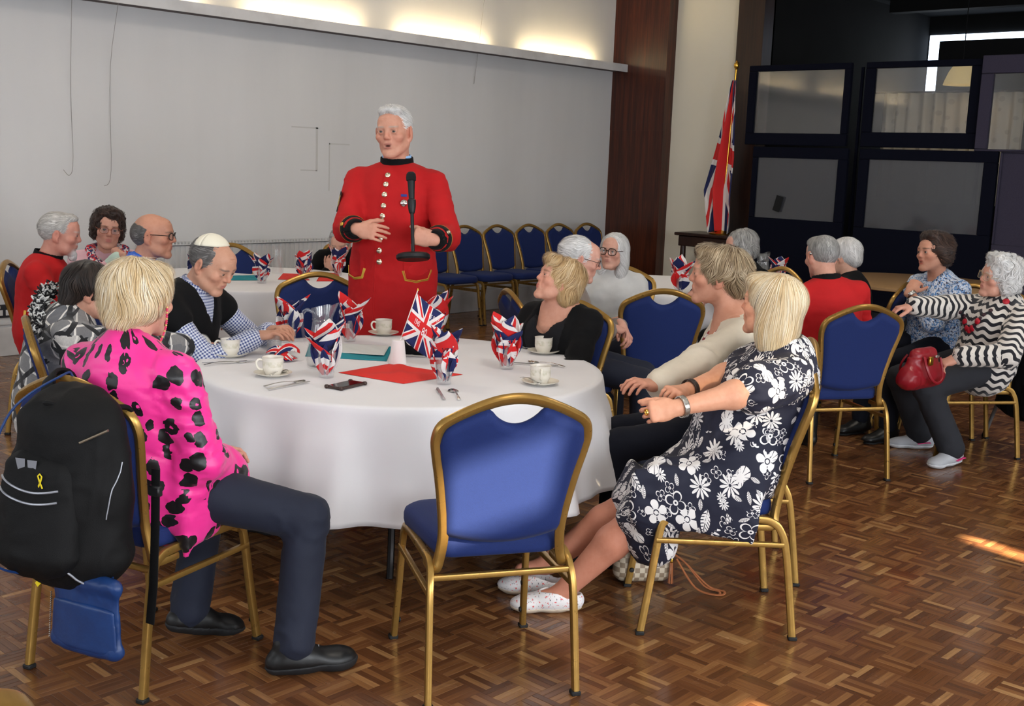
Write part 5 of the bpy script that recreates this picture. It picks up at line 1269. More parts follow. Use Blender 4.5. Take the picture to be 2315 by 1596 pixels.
# ================================================================== woman in the patterned cardigan
p = Person('dark haired woman in a grey geometric cardigan half hidden behind the woman in pink', 1.98, 4.03, -24, sc=.93, l0=2, l1=22, head=(-10, -14, 0), hf=.05, fat=1.12, skin=(196, 146, 124), ht=at(212, 624, 4.5))
p.arm(1, p.L(at(512, 786, 4.93)), (.6, -.5, -.6), .34, .32); p.arm(-1, (-.16, .30, .72)); p.leg(1, (.12, .4, .09)); p.leg(-1, (-.12, .4, .09))
p.head({'brow': (60, 45, 40)}, h=.0038); p.fore(1, p.L(at(556, 783, 4.93)) - p.L(at(512, 786, 4.93)), (.3, .2, -1), (28, 35, 25), .003, .6); p.fore(-1, (.6, .6, 0), (0, 0, -1), h=.004)
g = top(p, GEO, 'cardigan', .024, .93, .007, .012); cuff(p, 1, BLK, .1, .043, .97, 'sleeve_end', .004, None, .05)
p.trousers(BLK, h=.01); [p.shoe(q, 0, SHOEB, h=.008) for q in (1, -1)]
make_hair(p.Hm, p.root, hairspec('dark', add=[((0, -.03, .030), (.094, .112, .095)), ((0, -.085, -.05), (.075, .045, .08))], cut=FACECUT + NECKCUT, flow='down', len=.10, n=2200, w=.002, curl=.35, lift=.008))
# loopy black and white scarf
sf = empty('scarf'); sf.parent = p.root; sf.name = 'scarf'; SW, SB = mat('yarn_white', (206, 206, 204), .9), mat('yarn_black', (22, 22, 26), .9); path = catmull([Vector(p.nb - p.rt * .14 + p.up * .08 - p.fw * .10), Vector(p.nb - p.rt * .05 - p.fw * .13 + p.up * .03), Vector(p.nb + p.rt * .05 - p.fw * .12 - p.up * .03), Vector(p.nb + p.rt * .12 - p.fw * .06 - p.up * .06), Vector(p.nb + p.rt * .12 + p.fw * .08 - p.up * .1)], 14)
for m_, sd in ((SW, 1), (SB, 2)):
    mb = MB(); rs = random.Random(sd)
    for q in path:
        for _ in range(7):
            d_ = Vector((rs.uniform(-1, 1), rs.uniform(-1, 1), rs.uniform(-1, 1))).normalized(); t_ = Vector((rs.uniform(-1, 1), rs.uniform(-1, 1), rs.uniform(-1, 1))); c_ = q + d_ * rs.uniform(.008, .022)
            mb.tube([c_, c_ + d_ * .014 + t_ * .008, c_ + d_ * .012 + t_ * .018, c_ + t_ * .02], .0035, 5)
    mb.build('yarn', m_, sf)
p.finish()
# ================================================================== scarlet coat at the left
def uniform(p, **k):
    g = top(p, RED, 'coat', .016, .92, .008, .011, hi=.84, **k); collar(p, BLK, .076, .05); [cuff(p, q, BLK, .07, .05, .95, 'cuff', .005, PIPING) for q in (1, -1)]; return g
p = Person('bearded man in a scarlet coat seated in profile at the left', 2.80, 5.98, -38, sc=.98, l0=-6, l1=14, head=(4, -6, 0), hf=.035, fat=1.12, belly=.6, skin=(200, 142, 124), ht=at(135, 476, 6.15))
arms2(p, (.12, .34, .70), (-.14, .36, .72)); p.leg(1, (.12, .42, .09)); p.leg(-1, (-.12, .42, .09))
p.head({'brow': (190, 180, 172), 'beard': (212, 208, 204), 'jowl': 1}, h=.0034)
for q in (1, -1): p.fore(q, (-q * .5, .7, -.1), (0, 0, -1), h=.0036)
g = uniform(p, skirt=[(p.pel + A3((0, .0, .05)), p.pel + A3((0, .10, -.06)), .14, .15, 1.4, 1.4)])
for q in (1, ):
    fp = [Vector(g.near(p.pel + A3(v))[0] + g.near(p.pel + A3(v))[1] * .005) for v in ((.25, -.10, .16), (.25, -.085, .09), (.25, -.07, .04), (.26, .0, .06), (.26, .07, .09))]
    MB().sweep(catmull(fp, 4), rsec(.013, .005, .0015), up=(1, 0, 0)).build('pocket_braid', PIPING, p.root)
p.trousers(DNAVY, h=.01); [p.shoe(q, 0, SHOEB, h=.008) for q in (1, -1)]
make_hair(p.Hm, p.root, hairspec('silver', add=[((0, -.022, .034), (.081, .099, .089)), ((0, .04, .095), (.05, .045, .024))], cut=FACECUT + NECKCUT + [((.082, .0, -.01), (.02, .024, .034)), ((-.082, .0, -.01), (.02, .024, .034))], flow='back', len=.04, n=1300, w=.0018, lift=.005))
S = SDF(.004); S.ell(to_head(p.Hm, (0, .072, -.108)), (.024, .022, .03), .01); V, F = S.mesh(); V = wrinkle(V, F, .006, (120, 120, 60), (), 1., 1.); me = fastmesh('beard', V, F); set_col(me, np.tile(A3(lin((206, 202, 198))[:3]), (len(V), 1))); me.materials.append(HAIRM); link('beard', me, p.root)
p.finish()
# ================================================================== woman with brown curls, hand at her chin
p = Person('woman with brown curls and glasses resting her chin on her hand', 3.36, 6.42, -118, sc=.95, l0=2, l1=12, head=(6, -4, -6), hf=.03, bust=.8, skin=(204, 154, 134), ht=at(243, 469, 6.65))
ch = to_head(p.Hm, (.012, .085, -.145)); arms2(p, p.L(at(274, 578, 6.5)), (-.1, .34, .76), (.6, .2, -1)); p.leg(1, (.12, .42, .09)); p.leg(-1, (-.12, .42, .09))
p.head({'brow': (80, 60, 50), 'lip': (186, 92, 92)}, h=.0032, iris=(60, 45, 36)); p.fore(1, ch - p.wr[1] + A3((0, 0, .01)), (-.3, -.9, .2), (60, 70, 40), .0032, .6); p.fore(-1, (.6, .5, 0), (0, 0, -1), h=.004)
top(p, plain('mint_knit', (196, 222, 208)), 'blouse', .010, .9, .008, .009, neck=(.06, .03, .05))
S = SDF(.008 * p.q); p.torso(S, .017, hi=.84); [p.sleeve(S, q, .017, .55) for q in (1, -1)]; S.cone(p.spt(.1) + p.fw * .2, p.nb + p.fw * .16, .14, .1, .02, op=-1); garment('cardigan', S, plain('pink_knit', (222, 176, 186)), p.root, p.segs(), .010, p.joints(), 3.)
S = SDF(.006); S.chain([p.nb - p.rt * .09 + p.up * .01, p.nb - p.rt * .08 + p.fw * .07 - p.up * .03, p.nb + p.fw * .12 - p.up * .09, p.nb + p.rt * .08 + p.fw * .07 - p.up * .03, p.nb + p.rt * .09 + p.up * .01, p.nb - p.fw * .07 + p.up * .02, p.nb - p.rt * .09 + p.up * .01], [.028, .026, .03, .026, .028, .028, .028], .01); S.cone(p.nb + p.fw * .12 - p.up * .08, p.spt(.55) + p.fw * .17, .03, .035, .02, p.rt, 1.6); garment('scarf', S, SCARF, p.root, None, .010, (), 2., (30, 30, 30), 1.)
p.trousers(DNAVY, h=.012); [p.shoe(q, 0, SHOEB, h=.008) for q in (1, -1)]
glasses(p.Hm, p.root, (150, 84, 58), .025, .020, .0017)
CURLY = dict(flow='curl', curl=1.3, curlsc=34, bump=.012, bsc=(55, 55, 55), len=.05, lift=.014)
make_hair(p.Hm, p.root, hairspec('brown', add=[((0, -.03, .036), (.10, .112, .10)), ((0, .035, .10), (.078, .055, .035)), ((.07, -.02, -.02), (.03, .05, .055)), ((-.07, -.02, -.02), (.03, .05, .055))], cut=[((0, .125, -.028), (.066, .066, .092))] + NECKCUT, n=2600, w=.0022, **CURLY))
p.finish()
chair(p.x, p.y, -118, 'banquet chair under the woman with brown curls')
# ================================================================== balding man in blue
p = Person('balding man with glasses and a bright blue polo shirt in profile', 3.05, 5.52, -50, sc=1.0, l0=-4, l1=10, head=(4, 0, 0), hf=.04, fat=1.1, skin=(194, 140, 116), ht=at(347, 477, 6.0))
arms2(p, (.14, .34, .72), (-.14, .34, .72)); p.leg(1, (.12, .42, .09)); p.leg(-1, (-.12, .42, .09))
p.head({'brow': (90, 78, 70), 'scalp': (140, 118, 106), 'scalp_line': (.0, -.03), 'scalp_w': .35, 'jowl': 1, 'nose': 1.05}, h=.0034)
for q in (1, -1): p.fore(q, (-q * .5, .7, -.1), (0, 0, -1), h=.0036)
top(p, plain('royal_blue', (24, 92, 200)), 'polo_shirt', .012, .4, .008, .010); collar(p, plain('royal_blue', (24, 92, 200)), .072, .05, 'polo_collar', v=.03)
p.trousers(DNAVY, h=.012); [p.shoe(q, 0, SHOEB, h=.008) for q in (1, -1)]
glasses(p.Hm, p.root, (26, 22, 22), .025, .018, .0022)
make_hair(p.Hm, p.root, hairspec('darkgrey', add=[((0, -.026, .014), (.079, .097, .080))], cut=FACECUT + NECKCUT + [((0, .02, .12), (.085, .12, .075)), ((.082, .0, -.01), (.02, .024, .034)), ((-.082, .0, -.01), (.02, .024, .034))], flow='back', len=.025, n=1100, w=.0014, lift=.002, bump=.001))
p.finish()
chair(p.x - .02, p.y + .03, -50, 'banquet chair under the balding man in blue')
# ================================================================== person bending at the far table
p = Person('person in a dark jacket bending over the far table behind the standing man', 5.56, 7.0, 222, sc=.95, l0=25, l1=48, head=(0, -20, 0), hf=.05, skin=(206, 160, 140), ht=at(768, 548, 8.6))
hd_ = to_head(p.Hm, (.04, .10, -.10)); arms2(p, hd_ + A3((.03, .02, -.08)), (-.18, .42, .74), (.6, .3, -1)); p.leg(1, (.12, .42, .09)); p.leg(-1, (-.12, .42, .09))
p.head({'brow': (120, 110, 100)}, h=.004); p.fore(1, (-.2, .1, 1), (-.2, -1, 0), (30, 40, 20), .0036, .6); p.fore(-1, (.5, .6, 0), (0, 0, -1), h=.004)
top(p, BLK, 'jacket', .014, .93, .009, .010); p.trousers(BLK, h=.012); [p.shoe(q, 0, SHOEB, h=.009) for q in (1, -1)]
make_hair(p.Hm, p.root, hairspec('grey', add=[((0, -.024, .034), (.086, .103, .092))], cut=FACECUT + NECKCUT, flow='back', len=.05, n=900, w=.002)); p.finish()
chair(p.x + .06, p.y + .06, 222, 'banquet chair at the far table under the person in the dark jacket')
# ================================================================== woman in black with the blonde bob
p = Person('woman in black with a blonde bob gazing up at the standing man', 4.10, 3.46, 184, sc=.92, l0=-14, l1=-6, head=(-34, 22, 0), hf=.05, hoff=(0, -.01, -.03), bust=.85, fat=1.05, tl=.46, skin=(206, 152, 130), ht=at(1264, 577, 5.25))
arms2(p, (.16, .32, .66), (-.16, .34, .66)); p.leg(1, (.12, .42, .09)); p.leg(-1, (-.12, .42, .09))
p.head({'brow': (120, 90, 66), 'lip': (190, 92, 88), 'jowl': 1}, h=.003, chest=True, iris=(70, 56, 46))
for q in (1, -1): p.fore(q, (-q * .5, .6, -.1), (0, 0, -1), h=.0036)
top(p, plain('black_top', (24, 24, 28)), 'vest_top', .008, 0, .007, .004, arms=(), neck=(.115, .10, .07))
S = SDF(.007 * p.q); p.torso(S, .016, hi=.84); [p.sleeve(S, q, .016, .93) for q in (1, -1)]; S.cone(p.spt(.0) + p.fw * .22, p.nb + p.fw * .15 + p.up * .05, .10, .125, .02, op=-1); S.cone(p.nb + p.up * .08, p.nb - p.up * .06 + p.fw * .08, .09, .08, .01, op=-1); garment('cardigan', S, BLK, p.root, p.segs(), .012, p.joints(), 6.)
p.trousers(BLK, h=.012); [p.shoe(q, 0, SHOEB, h=.008) for q in (1, -1)]
pn = MB().tube(catmull([Vector(p.nb + p.rt * q_ * .05 + p.fw * (.03 + .05 * (1 - q_ * q_)) - p.up * (.02 + .085 * (1 - q_ * q_))) for q_ in (-1, -.6, 0, .6, 1)], 6), .0012, 5).build('necklace', GOLDW, p.root)
make_hair(p.Hm, p.root, hairspec('blond', add=[((0, -.028, .038), (.095, .110, .096)), ((0, -.085, -.03), (.07, .045, .07)), ((.06, -.05, -.04), (.036, .05, .06)), ((-.06, -.05, -.04), (.036, .05, .06)), ((0, .06, .088), (.074, .05, .034))], cut=[((0, .125, -.03), (.068, .066, .09)), ((.1, .01, -.03), (.024, .03, .04)), ((-.1, .01, -.03), (.024, .03, .04))] + [((0, .04, -.16), (.11, .11, .07))], flow='down', len=.085, n=5600, w=.0016, lift=.014, curl=.5, curlsc=18, flick=1.5, bump=.008, bsc=(50, 50, 16), h=.004)); p.finish()
chair(p.x + .01, p.y + .06, 196, 'banquet chair behind the woman in black with the blonde bob')
# ================================================================== man in the taupe jumper
p = Person('white haired man in a taupe jumper and glasses with crossed arms', 4.56, 3.83, -55, sc=.97, l0=-8, l1=8, head=(8, -12, 0), hf=.03, fat=1.08, belly=.7, skin=(202, 152, 134), ht=at(1316, 531, 5.95))
arms2(p, p.L(at(1385, 742, 5.75)), p.L(at(1405, 735, 6.0)), (.8, -.4, -.5), (-.6, -.3, -.7)); p.leg(1, (.10, .42, .09)); p.leg(-1, (-.12, .44, .09))
p.head({'brow': (170, 160, 152), 'jowl': 1, 'nose': 1.05}, h=.0032)
p.fore(1, (-.9, .4, -.1), (0, -.3, -1), (25, 30, 20), .003, .45); p.fore(-1, (.6, .5, -.6), (0, -.6, -.8), (30, 40, 20), .003, .45)
top(p, plain('taupe_knit', (122, 108, 98)), 'jumper', .016, .86, .0075, .012); collar(p, plain('pale_check', (196, 204, 220)), .064, .04, 'shirt_collar', v=.03); [cuff(p, q, plain('pale_check', (196, 204, 220)), .03, .04, .9, 'shirt_cuff', .003) for q in (1, -1)]
p.trousers(DENIM, h=.01, name='jeans'); [p.shoe(q, 0, SHOEB, h=.008) for q in (1, -1)]
glasses(p.Hm, p.root, (64, 44, 40), .025, .017, .0017)
make_hair(p.Hm, p.root, hairspec('white', add=[((0, -.03, .032), (.085, .102, .09)), ((0, -.09, -.03), (.06, .03, .05))], cut=FACECUT + NECKCUT + [((0, .095, .085), (.06, .07, .05)), ((.084, .002, -.01), (.02, .024, .034)), ((-.084, .002, -.01), (.02, .024, .034))], flow='back', len=.06, n=1800, w=.0019, lift=.010, curl=.4)); p.finish()
chair(p.x - .02, p.y + .02, -30, 'banquet chair under the man in the taupe jumper')
# ================================================================== woman with long white hair
p = Person('woman with long white hair, tortoiseshell glasses and a white polo neck', 5.92, 4.58, 208, sc=.94, l0=-4, l1=6, head=(-12, 2, -3), hf=.03, bust=.8, skin=(208, 158, 138), ht=at(1388, 531, 7.2))
arms2(p, (.14, .32, .68), (-.14, .32, .68)); p.leg(1, (.12, .42, .09)); p.leg(-1, (-.12, .42, .09))
p.head({'brow': (150, 140, 130), 'lip': (178, 110, 104)}, h=.0032, iris=(60, 50, 44), gaze=(-6, 0)); [p.fore(q, (-q * .5, .6, -.1), (0, 0, -1), h=.004) for q in (1, -1)]
top(p, plain('offwhite_knit', (206, 206, 204)), 'jumper', .014, .93, .008, .010); collar(p, plain('white_knit', (226, 226, 224)), .066, .075, 'polo_neck')
p.trousers(DNAVY, h=.012); [p.shoe(q, 0, SHOEB, h=.009) for q in (1, -1)]
glasses(p.Hm, p.root, (58, 36, 24), .026, .022, .0028)
make_hair(p.Hm, p.root, hairspec('white', add=[((0, -.026, .036), (.091, .107, .094)), ((.07, -.03, -.06), (.034, .05, .11)), ((-.07, -.03, -.06), (.034, .05, .11)), ((.0, -.07, -.07), (.085, .05, .11)), ((.06, -.02, -.14), (.035, .045, .05)), ((-.06, -.02, -.14), (.035, .045, .05))], cut=[((0, .125, -.03), (.068, .07, .1)), ((0, .05, -.2), (.045, .09, .1))], flow='side', len=.15, n=2600, w=.0021, lift=.008, curl=.35, curlsc=14)); p.finish()
chair(p.x, p.y, 208, 'banquet chair under the woman with long white hair')
# ================================================================== woman in the cream cardigan
p = Person('woman with short ash blonde hair in a cream cardigan and striped top', 4.02, 2.42, 130, sc=.97, l0=-8, l1=4, head=(-6, 4, 0), hf=.06, bust=.7, fat=.98, skin=(194, 140, 116), ht=at(1626, 552, 4.5))
arms2(p, p.L(at(1530, 900, 4.1)), p.L(at(1476, 876, 4.05)), (.6, -.5, -.6), (-.5, -.6, -.6)); p.leg(1, (.12, .42, .09)); p.leg(-1, (-.12, .42, .09))
p.head({'brow': (130, 110, 90)}, h=.003, chest=True); p.fore(-1, p.L(at(1440, 862, 4.0)) - p.wr[-1], (.2, 0, -1), (25, 35, 20), .003, .55); p.fore(1, (-.5, .6, 0), (0, 0, -1), h=.004)
top(p, BANDS, 'striped_top', .008, 0, .007, .004, arms=(), neck=(.085, .11, .07))
S = SDF(.007 * p.q); p.torso(S, .018, hi=.84); [p.sleeve(S, q, .02, .93) for q in (1, -1)]; S.cone(p.spt(.0) + p.fw * .24, p.nb + p.fw * .17 + p.up * .05, .11, .125, .02, op=-1); S.cone(p.nb + p.up * .08, p.nb - p.up * .05 + p.fw * .07, .075, .07, .01, op=-1); garment('cardigan', S, plain('cream_knit', (206, 194, 174)), p.root, p.segs(), .013, p.joints(), 6.)
p.trousers(DNAVY, h=.01); [p.shoe(q, 0, SHOEB, h=.008) for q in (1, -1)]
make_hair(p.Hm, p.root, hairspec('ash', add=[((0, -.03, .036), (.094, .112, .096)), ((0, -.085, -.02), (.07, .045, .06)), ((0, .05, .092), (.07, .05, .034))], cut=FACECUT + [((0, .03, -.155), (.12, .12, .075))], flow='down', len=.07, n=5600, w=.0016, lift=.013, curl=.75, curlsc=20, bump=.009, bsc=(45, 45, 30), h=.004)); p.finish()
chair(p.x + .02, p.y - .02, 130, 'banquet chair under the woman in the cream cardigan')
# ================================================================== woman with grey waves at the right table
p = Person('woman with grey wavy hair and dark glasses behind the cream cardigan', 7.0, 4.16, 160, sc=.94, l0=0, l1=10, head=(-10, -8, 10), hf=.03, skin=(202, 152, 134), ht=at(1676, 519, 7.75))
arms2(p, (.14, .34, .76), (-.14, .34, .76)); p.leg(1, (.12, .42, .09)); p.leg(-1, (-.12, .42, .09)); p.head({}, h=.0036); [p.fore(q, (-q * .5, .6, -.1), (0, 0, -1), h=.004) for q in (1, -1)]
top(p, BLK, 'jumper', .014, .93, .009, .010); p.trousers(BLK, h=.012); [p.shoe(q, 0, SHOEB, h=.009) for q in (1, -1)]; glasses(p.Hm, p.root, (20, 18, 20), .026, .02, .0028)
make_hair(p.Hm, p.root, hairspec('grey', add=[((0, -.03, .036), (.10, .114, .10)), ((0, -.085, -.03), (.075, .045, .06)), ((.07, -.02, -.02), (.03, .05, .05)), ((-.07, -.02, -.02), (.03, .05, .05))], cut=FACECUT[:1] + NECKCUT, flow='down', len=.07, n=1800, w=.0022, curl=.7, lift=.012, bump=.008)); p.finish()
chair(p.x, p.y, 160, 'banquet chair under the woman with grey waves')
# ================================================================== scarlet coat seen from behind
p = Person('man in a scarlet coat with grey hair seen from behind', 5.58, 2.92, 58, sc=.98, l0=-6, l1=12, side=-5, head=(2, -12, 0), hf=.03, fat=1.15, belly=.6, skin=(202, 150, 130), ht=at(1862, 527, 6.25))
arms2(p, (.2, .36, .70), (-.2, .38, .72), (.6, -.3, -.8), (-.6, -.3, -.8)); p.leg(1, (.14, .40, .09)); p.leg(-1, (-.1, .34, .09)); p.head({'scalp': (186, 172, 164), 'scalp_w': .7, 'scalp_line': (.02, .06)}, h=.0032); [p.fore(q, (-q * .5, .6, -.1), (0, 0, -1), h=.004) for q in (1, -1)]
g = uniform(p, skirt=[(p.pel + A3((0, -.0, .04)), p.pel + A3((0, .04, -.06)), .14, .15, 1.4, 1.5), (p.pel + A3((.2, -.0, -.02)), p.pel + A3((.24, .12, -.18)), .05, .05, 1.2, 1.2), (p.pel + A3((-.2, -.0, -.02)), p.pel + A3((-.24, .05, -.14)), .05, .05, 1.2, 1.2)])
p.trousers(DNAVY, h=.01); [p.shoe(q, 0, SHOEB, h=.006, hgt=2.2) for q in (1, -1)]
make_hair(p.Hm, p.root, hairspec('grey', add=[((0, -.024, .03), (.080, .1, .088)), ((0, .04, .085), (.058, .05, .034))], cut=FACECUT + NECKCUT + [((.083, .0, -.01), (.02, .024, .034)), ((-.083, .0, -.01), (.02, .024, .034))], flow='down', len=.03, n=1400, w=.0016, lift=.003, bump=.001)); bead_button(p, to_head(p.Hm, (-.087, -.03, .012)), p.R @ A3((-1, -.3, 0)), SILVER, .008, None, 'hearing_aid'); p.finish()
# ================================================================== white hair behind the scarlet coat
p = Person('white haired person almost hidden behind the scarlet coat', 6.98, 3.52, 100, sc=.95, l0=0, l1=12, head=(0, -10, 0), hf=.03, ht=at(1908, 536, 7.3))
arms2(p, (.14, .34, .76), (-.14, .34, .76)); p.leg(1, (.12, .42, .09)); p.leg(-1, (-.12, .42, .09)); p.head({}, h=.004); [p.fore(q, (-q * .5, .6, -.1), (0, 0, -1), h=.0045) for q in (1, -1)]
top(p, BLK, 'jacket', .014, .93, .009, .010); p.trousers(BLK, h=.012); [p.shoe(q, 0, SHOEB, h=.009) for q in (1, -1)]
make_hair(p.Hm, p.root, hairspec('white', add=[((0, -.03, .034), (.092, .11, .096)), ((0, -.085, -.03), (.07, .045, .05))], cut=FACECUT + NECKCUT, flow='down', len=.06, n=1200, w=.002, curl=.6)); p.finish()
chair(p.x, p.y - .02, 100, 'banquet chair partly hidden behind the scarlet coat seen from behind')
# ================================================================== dark haired woman in the blue print blouse
p = Person('dark haired woman in a blue print blouse with her hand at her chin', 7.24, 3.02, 158, sc=.96, l0=-4, l1=6, head=(-4, 4, 4), hf=.04, bust=.9, fat=1.1, skin=(198, 144, 120), ht=at(2114, 527, 7.0))
ch = to_head(p.Hm, (-.01, .09, -.14)); arms2(p, (.16, .34, .62), p.L(at(2056, 660, 6.95)), (.6, -.4, -.8), (-.4, .3, -1)); p.leg(1, (.12, .42, .09)); p.leg(-1, (-.12, .42, .09))
p.head({'brow': (60, 44, 36), 'mouth': .35, 'lip': (176, 70, 66)}, h=.0032, iris=(50, 38, 32)); p.fore(-1, ch - p.wr[-1], (.4, -.9, 0), (55, 65, 40), .0032, .15); p.fore(1, (-.6, .5, -.1), (0, 0, -1), h=.0036)
top(p, BLUEFL, 'blouse', .014, .35, .008, .011, neck=(.055, .03, .05)); cuff(p, -1, SILVER, .022, .031, .97, 'bracelet', .003); p.trousers(DNAVY, h=.012); [p.shoe(q, 0, SHOEB, h=.009) for q in (1, -1)]
make_hair(p.Hm, p.root, hairspec('brown', add=[((0, -.035, .042), (.098, .114, .104)), ((0, .03, .108), (.075, .055, .035)), ((.07, -.04, -.01), (.03, .05, .06)), ((-.07, -.04, -.01), (.03, .05, .06)), ((0, -.09, -.03), (.07, .04, .05))], cut=[((0, .125, -.026), (.067, .066, .092))] + NECKCUT, flow='back', curl=.8, curlsc=24, bump=.008, len=.06, n=2400, w=.0022, lift=.012)); p.finish()
chair(p.x + .02, p.y - .01, 158, 'banquet chair behind the woman in the blue print blouse')
# ================================================================== woman in the wavy striped jumper
p = Person('white haired woman in a black and white wavy jumper with a red handbag', 6.68, 2.50, 144, sc=.97, l0=-16, l1=-8, side=-4, head=(-2, 6, -10), hf=.05, hoff=(0, 0, -.02), bust=.9, fat=1.1, skin=(202, 150, 130), ht=at(2264, 577, 6.35))
p.arm(1, p.L(at(2032, 692, 6.35)), (.4, 0, -1)); p.arm(-1, p.L(at(2168, 806, 6.15)), (-.7, -.5, -.5))
p.leg(-1, p.L((6.30, 2.43, .09)), (0, 1, .7)); p.leg(1, p.L((6.54, 2.72, .09)), (0, 1, .7))
p.head({'brow': (190, 184, 178), 'jowl': 1}, h=.003); p.fore(-1, (.3, .7, -.4), (.3, 0, -1), (35, 40, 25), .003, .6); p.fore(1, p.L(at(2000, 700, 6.4)) - p.wr[1], (0, 0, -1), (30, 40, 30), .0032, .6)
top(p, WAVE, 'jumper', .022, .92, .007, .012); collar(p, BLK, .064, .06, 'polo_neck'); [cuff(p, q, plain('rib_white', (212, 206, 198)), .05, .042, .94, 'knit_cuff', .004) for q in (1, -1)]
p.trousers(plain('charcoal_cloth', (46, 47, 52)), .02, .01, .008, .008); SNK = plain('sneaker_grey', (176, 178, 184), .6); PKT = mat('sneaker_pink', (226, 62, 128), .6)
for q, yw in ((-1, 22), (1, -18)):
    sh_ = p.shoe(q, yw, SNK, mat('sneaker_sole', (206, 208, 212), .6), L=.26, h=.0045, sole=.026); W_ = p.W_
    for k in range(4): MB().tube([Vector(W_((-.032, .02 + k * .022, .078 - .008 * k))), Vector(W_((0, .03 + k * .022, .092 - .009 * k))), Vector(W_((.032, .02 + k * .022, .078 - .008 * k)))], .005, 6).build('lace', PKT, sh_)
    for s_ in (-1, 1): MB().sweep([Vector(W_((s_ * .043, -.055, .05))), Vector(W_((s_ * .047, -.02, .048))), Vector(W_((s_ * .047, .02, .04)))], rsec(.03, .004, .001), up=(0, 0, 1)).build('side_stripe', PKT, sh_)
glasses(p.Hm, p.root, (168, 146, 110), .027, .021, .0013)
make_hair(p.Hm, p.root, hairspec('white', add=[((0, -.03, .04), (.104, .118, .106)), ((0, .04, .108), (.078, .055, .036)), ((.075, -.03, -.02), (.034, .055, .06)), ((-.075, -.03, -.02), (.034, .055, .06)), ((0, -.09, -.03), (.075, .045, .06))], cut=[((0, .128, -.026), (.067, .066, .092))] + NECKCUT, n=3600, w=.002, **CURLY))
nk = empty('necklace'); nk.parent = p.root; gj = bpy.data.objects; BR_, BD_ = mat('bead_red', (176, 28, 44), .3), mat('bead_dark', (50, 24, 34), .4)
jump = [c for c in p.root.children if c.name.startswith('jumper')][0]; gb = BVHTree.FromPolygons([v.co for v in jump.data.vertices], [list(f.vertices) for f in jump.data.polygons])
for k in range(27):
    a = -1 + 2 * k / 26; q = Vector(p.nb + p.rt * a * .10 * (1 - .2 * (1 - abs(a))) + p.fw * .21 - p.up * (-.01 + .20 * (1 - a * a) ** .6)); h_ = gb.ray_cast(q, Vector(-p.fw))
    if h_[0] is None: continue
    r_ = .019 if k % 4 == 0 else .012; bead_button(p, A3(h_[0] + h_[1] * .002), A3(h_[1]), BR_ if k % 4 == 0 else BD_, r_, nk, 'bead')
p.finish(); STR = p
# ------------------------------------------------------------------ more chairs
for k, x in enumerate((7.72, 8.22, 8.70, 9.19, 9.68, 10.17)):
    chair(x, 8.0, -90, ['first chair of the row along the back wall, half behind the standing man', 'second chair of the row along the back wall from the standing man', 'third chair of the row along the back wall from the standing man', 'fourth chair of the row along the back wall from the standing man', 'fifth chair of the row along the back wall, above the white haired man', 'last chair of the row along the back wall beside the wooden column'][k], 'row of chairs along the back wall')
q = at(1503, 655, 6.2); chair(q[0] + .30 * math.cos(math.radians(48)), q[1] + .30 * math.sin(math.radians(48)), 48, 'empty dark blue banquet chair between the blonde bob and the cream cardigan')
q = at(722, 616, 6.4); chair(q[0] + .30 * math.cos(math.radians(226)), q[1] + .30 * math.sin(math.radians(226)), 226, 'empty banquet chair at the far side of the table next to the standing man')
q = at(524, 556, 8.2); chair(q[0] + .30 * math.cos(math.radians(205)), q[1] + .30 * math.sin(math.radians(205)), 205, 'empty banquet chair in front of the radiator')
q = at(22, 592, 6.4); chair(q[0] + .28 * math.cos(math.radians(-38)), q[1] + .28 * math.sin(math.radians(-38)), -38, 'banquet chair under the bearded man in scarlet')
q = at(70, 716, 4.35); chair(q[0] + .28 * math.cos(math.radians(-24)), q[1] + .28 * math.sin(math.radians(-24)), -24, 'banquet chair behind the woman in the geometric cardigan')
q = at(-290, 1700, 1.30); chair(q[0] + .22, q[1] - .26, -50, 'banquet chair whose gold frame just enters the bottom left corner')
# ------------------------------------------------------------------ things on the tables
def on(px, py, z=TZ):
    d = at(px, py, 1.) - A3((0, 0, 1.58)); return A3((0, 0, 1.58)) + d * ((z - 1.58) / d[2])
def thin(name, c, tr, gl): return pane_mat(name, c, tr, gl)
GLASS = thin('clear_glass', (220, 228, 230), .975, .07); PLASTIC = thin('clear_plastic', (228, 228, 230), .88, .09)
WATER = thin('water', (200, 214, 216), .97, .05)
CHINA = mat('cream_china', (226, 220, 206), .22, fn=lambda: (lambda x, y, z: {'col': mixc(band(z, .043, .011) * rng_map(noise(objc(), 60, 2), .4, .7) * .7, lin((228, 222, 210)), mixc(noise(objc(), 70, 2), lin((206, 192, 156)), lin((178, 184, 166))))})(*sep(objc())))
CHINA2 = mat('cream_saucer', (226, 220, 206), .22)
STEEL = mat('cutlery_steel', (196, 194, 190), .18, 1.)
def cup_proto():
    r = empty('teacup')
    MB().lathe([(.0, .003), (.026, .003), (.028, 0), (.030, .003), (.031, .008), (.037, .018), (.0395, .03), (.040, .066), (.0415, .0685), (.0395, .0685), (.038, .064), (.0372, .03), (.034, .018), (.02, .009), (0, .008)], 32).build('bowl', CHINA, r)
    MB().sweep(catmull([(.038, 0, .056), (.052, 0, .060), (.062, 0, .05), (.060, 0, .034), (.050, 0, .022), (.038, 0, .02)], 5), rsec(.008, .006, .002), up=(0, 1, 0)).build('handle', CHINA2, r)
    MB().lathe([(0, .045), (.0374, .045)], 32).build('tea', mat('milky_tea', (150, 106, 70), .15), r); return r
def saucer_proto():
    return MB().lathe([(0, .004), (.028, .004), (.032, .002), (.034, 0), (.038, .002), (.05, .006), (.072, .014), (.0735, .0165), (.071, .0165), (.05, .0095), (.036, .006), (0, .007)], 36).build('saucer', CHINA2)
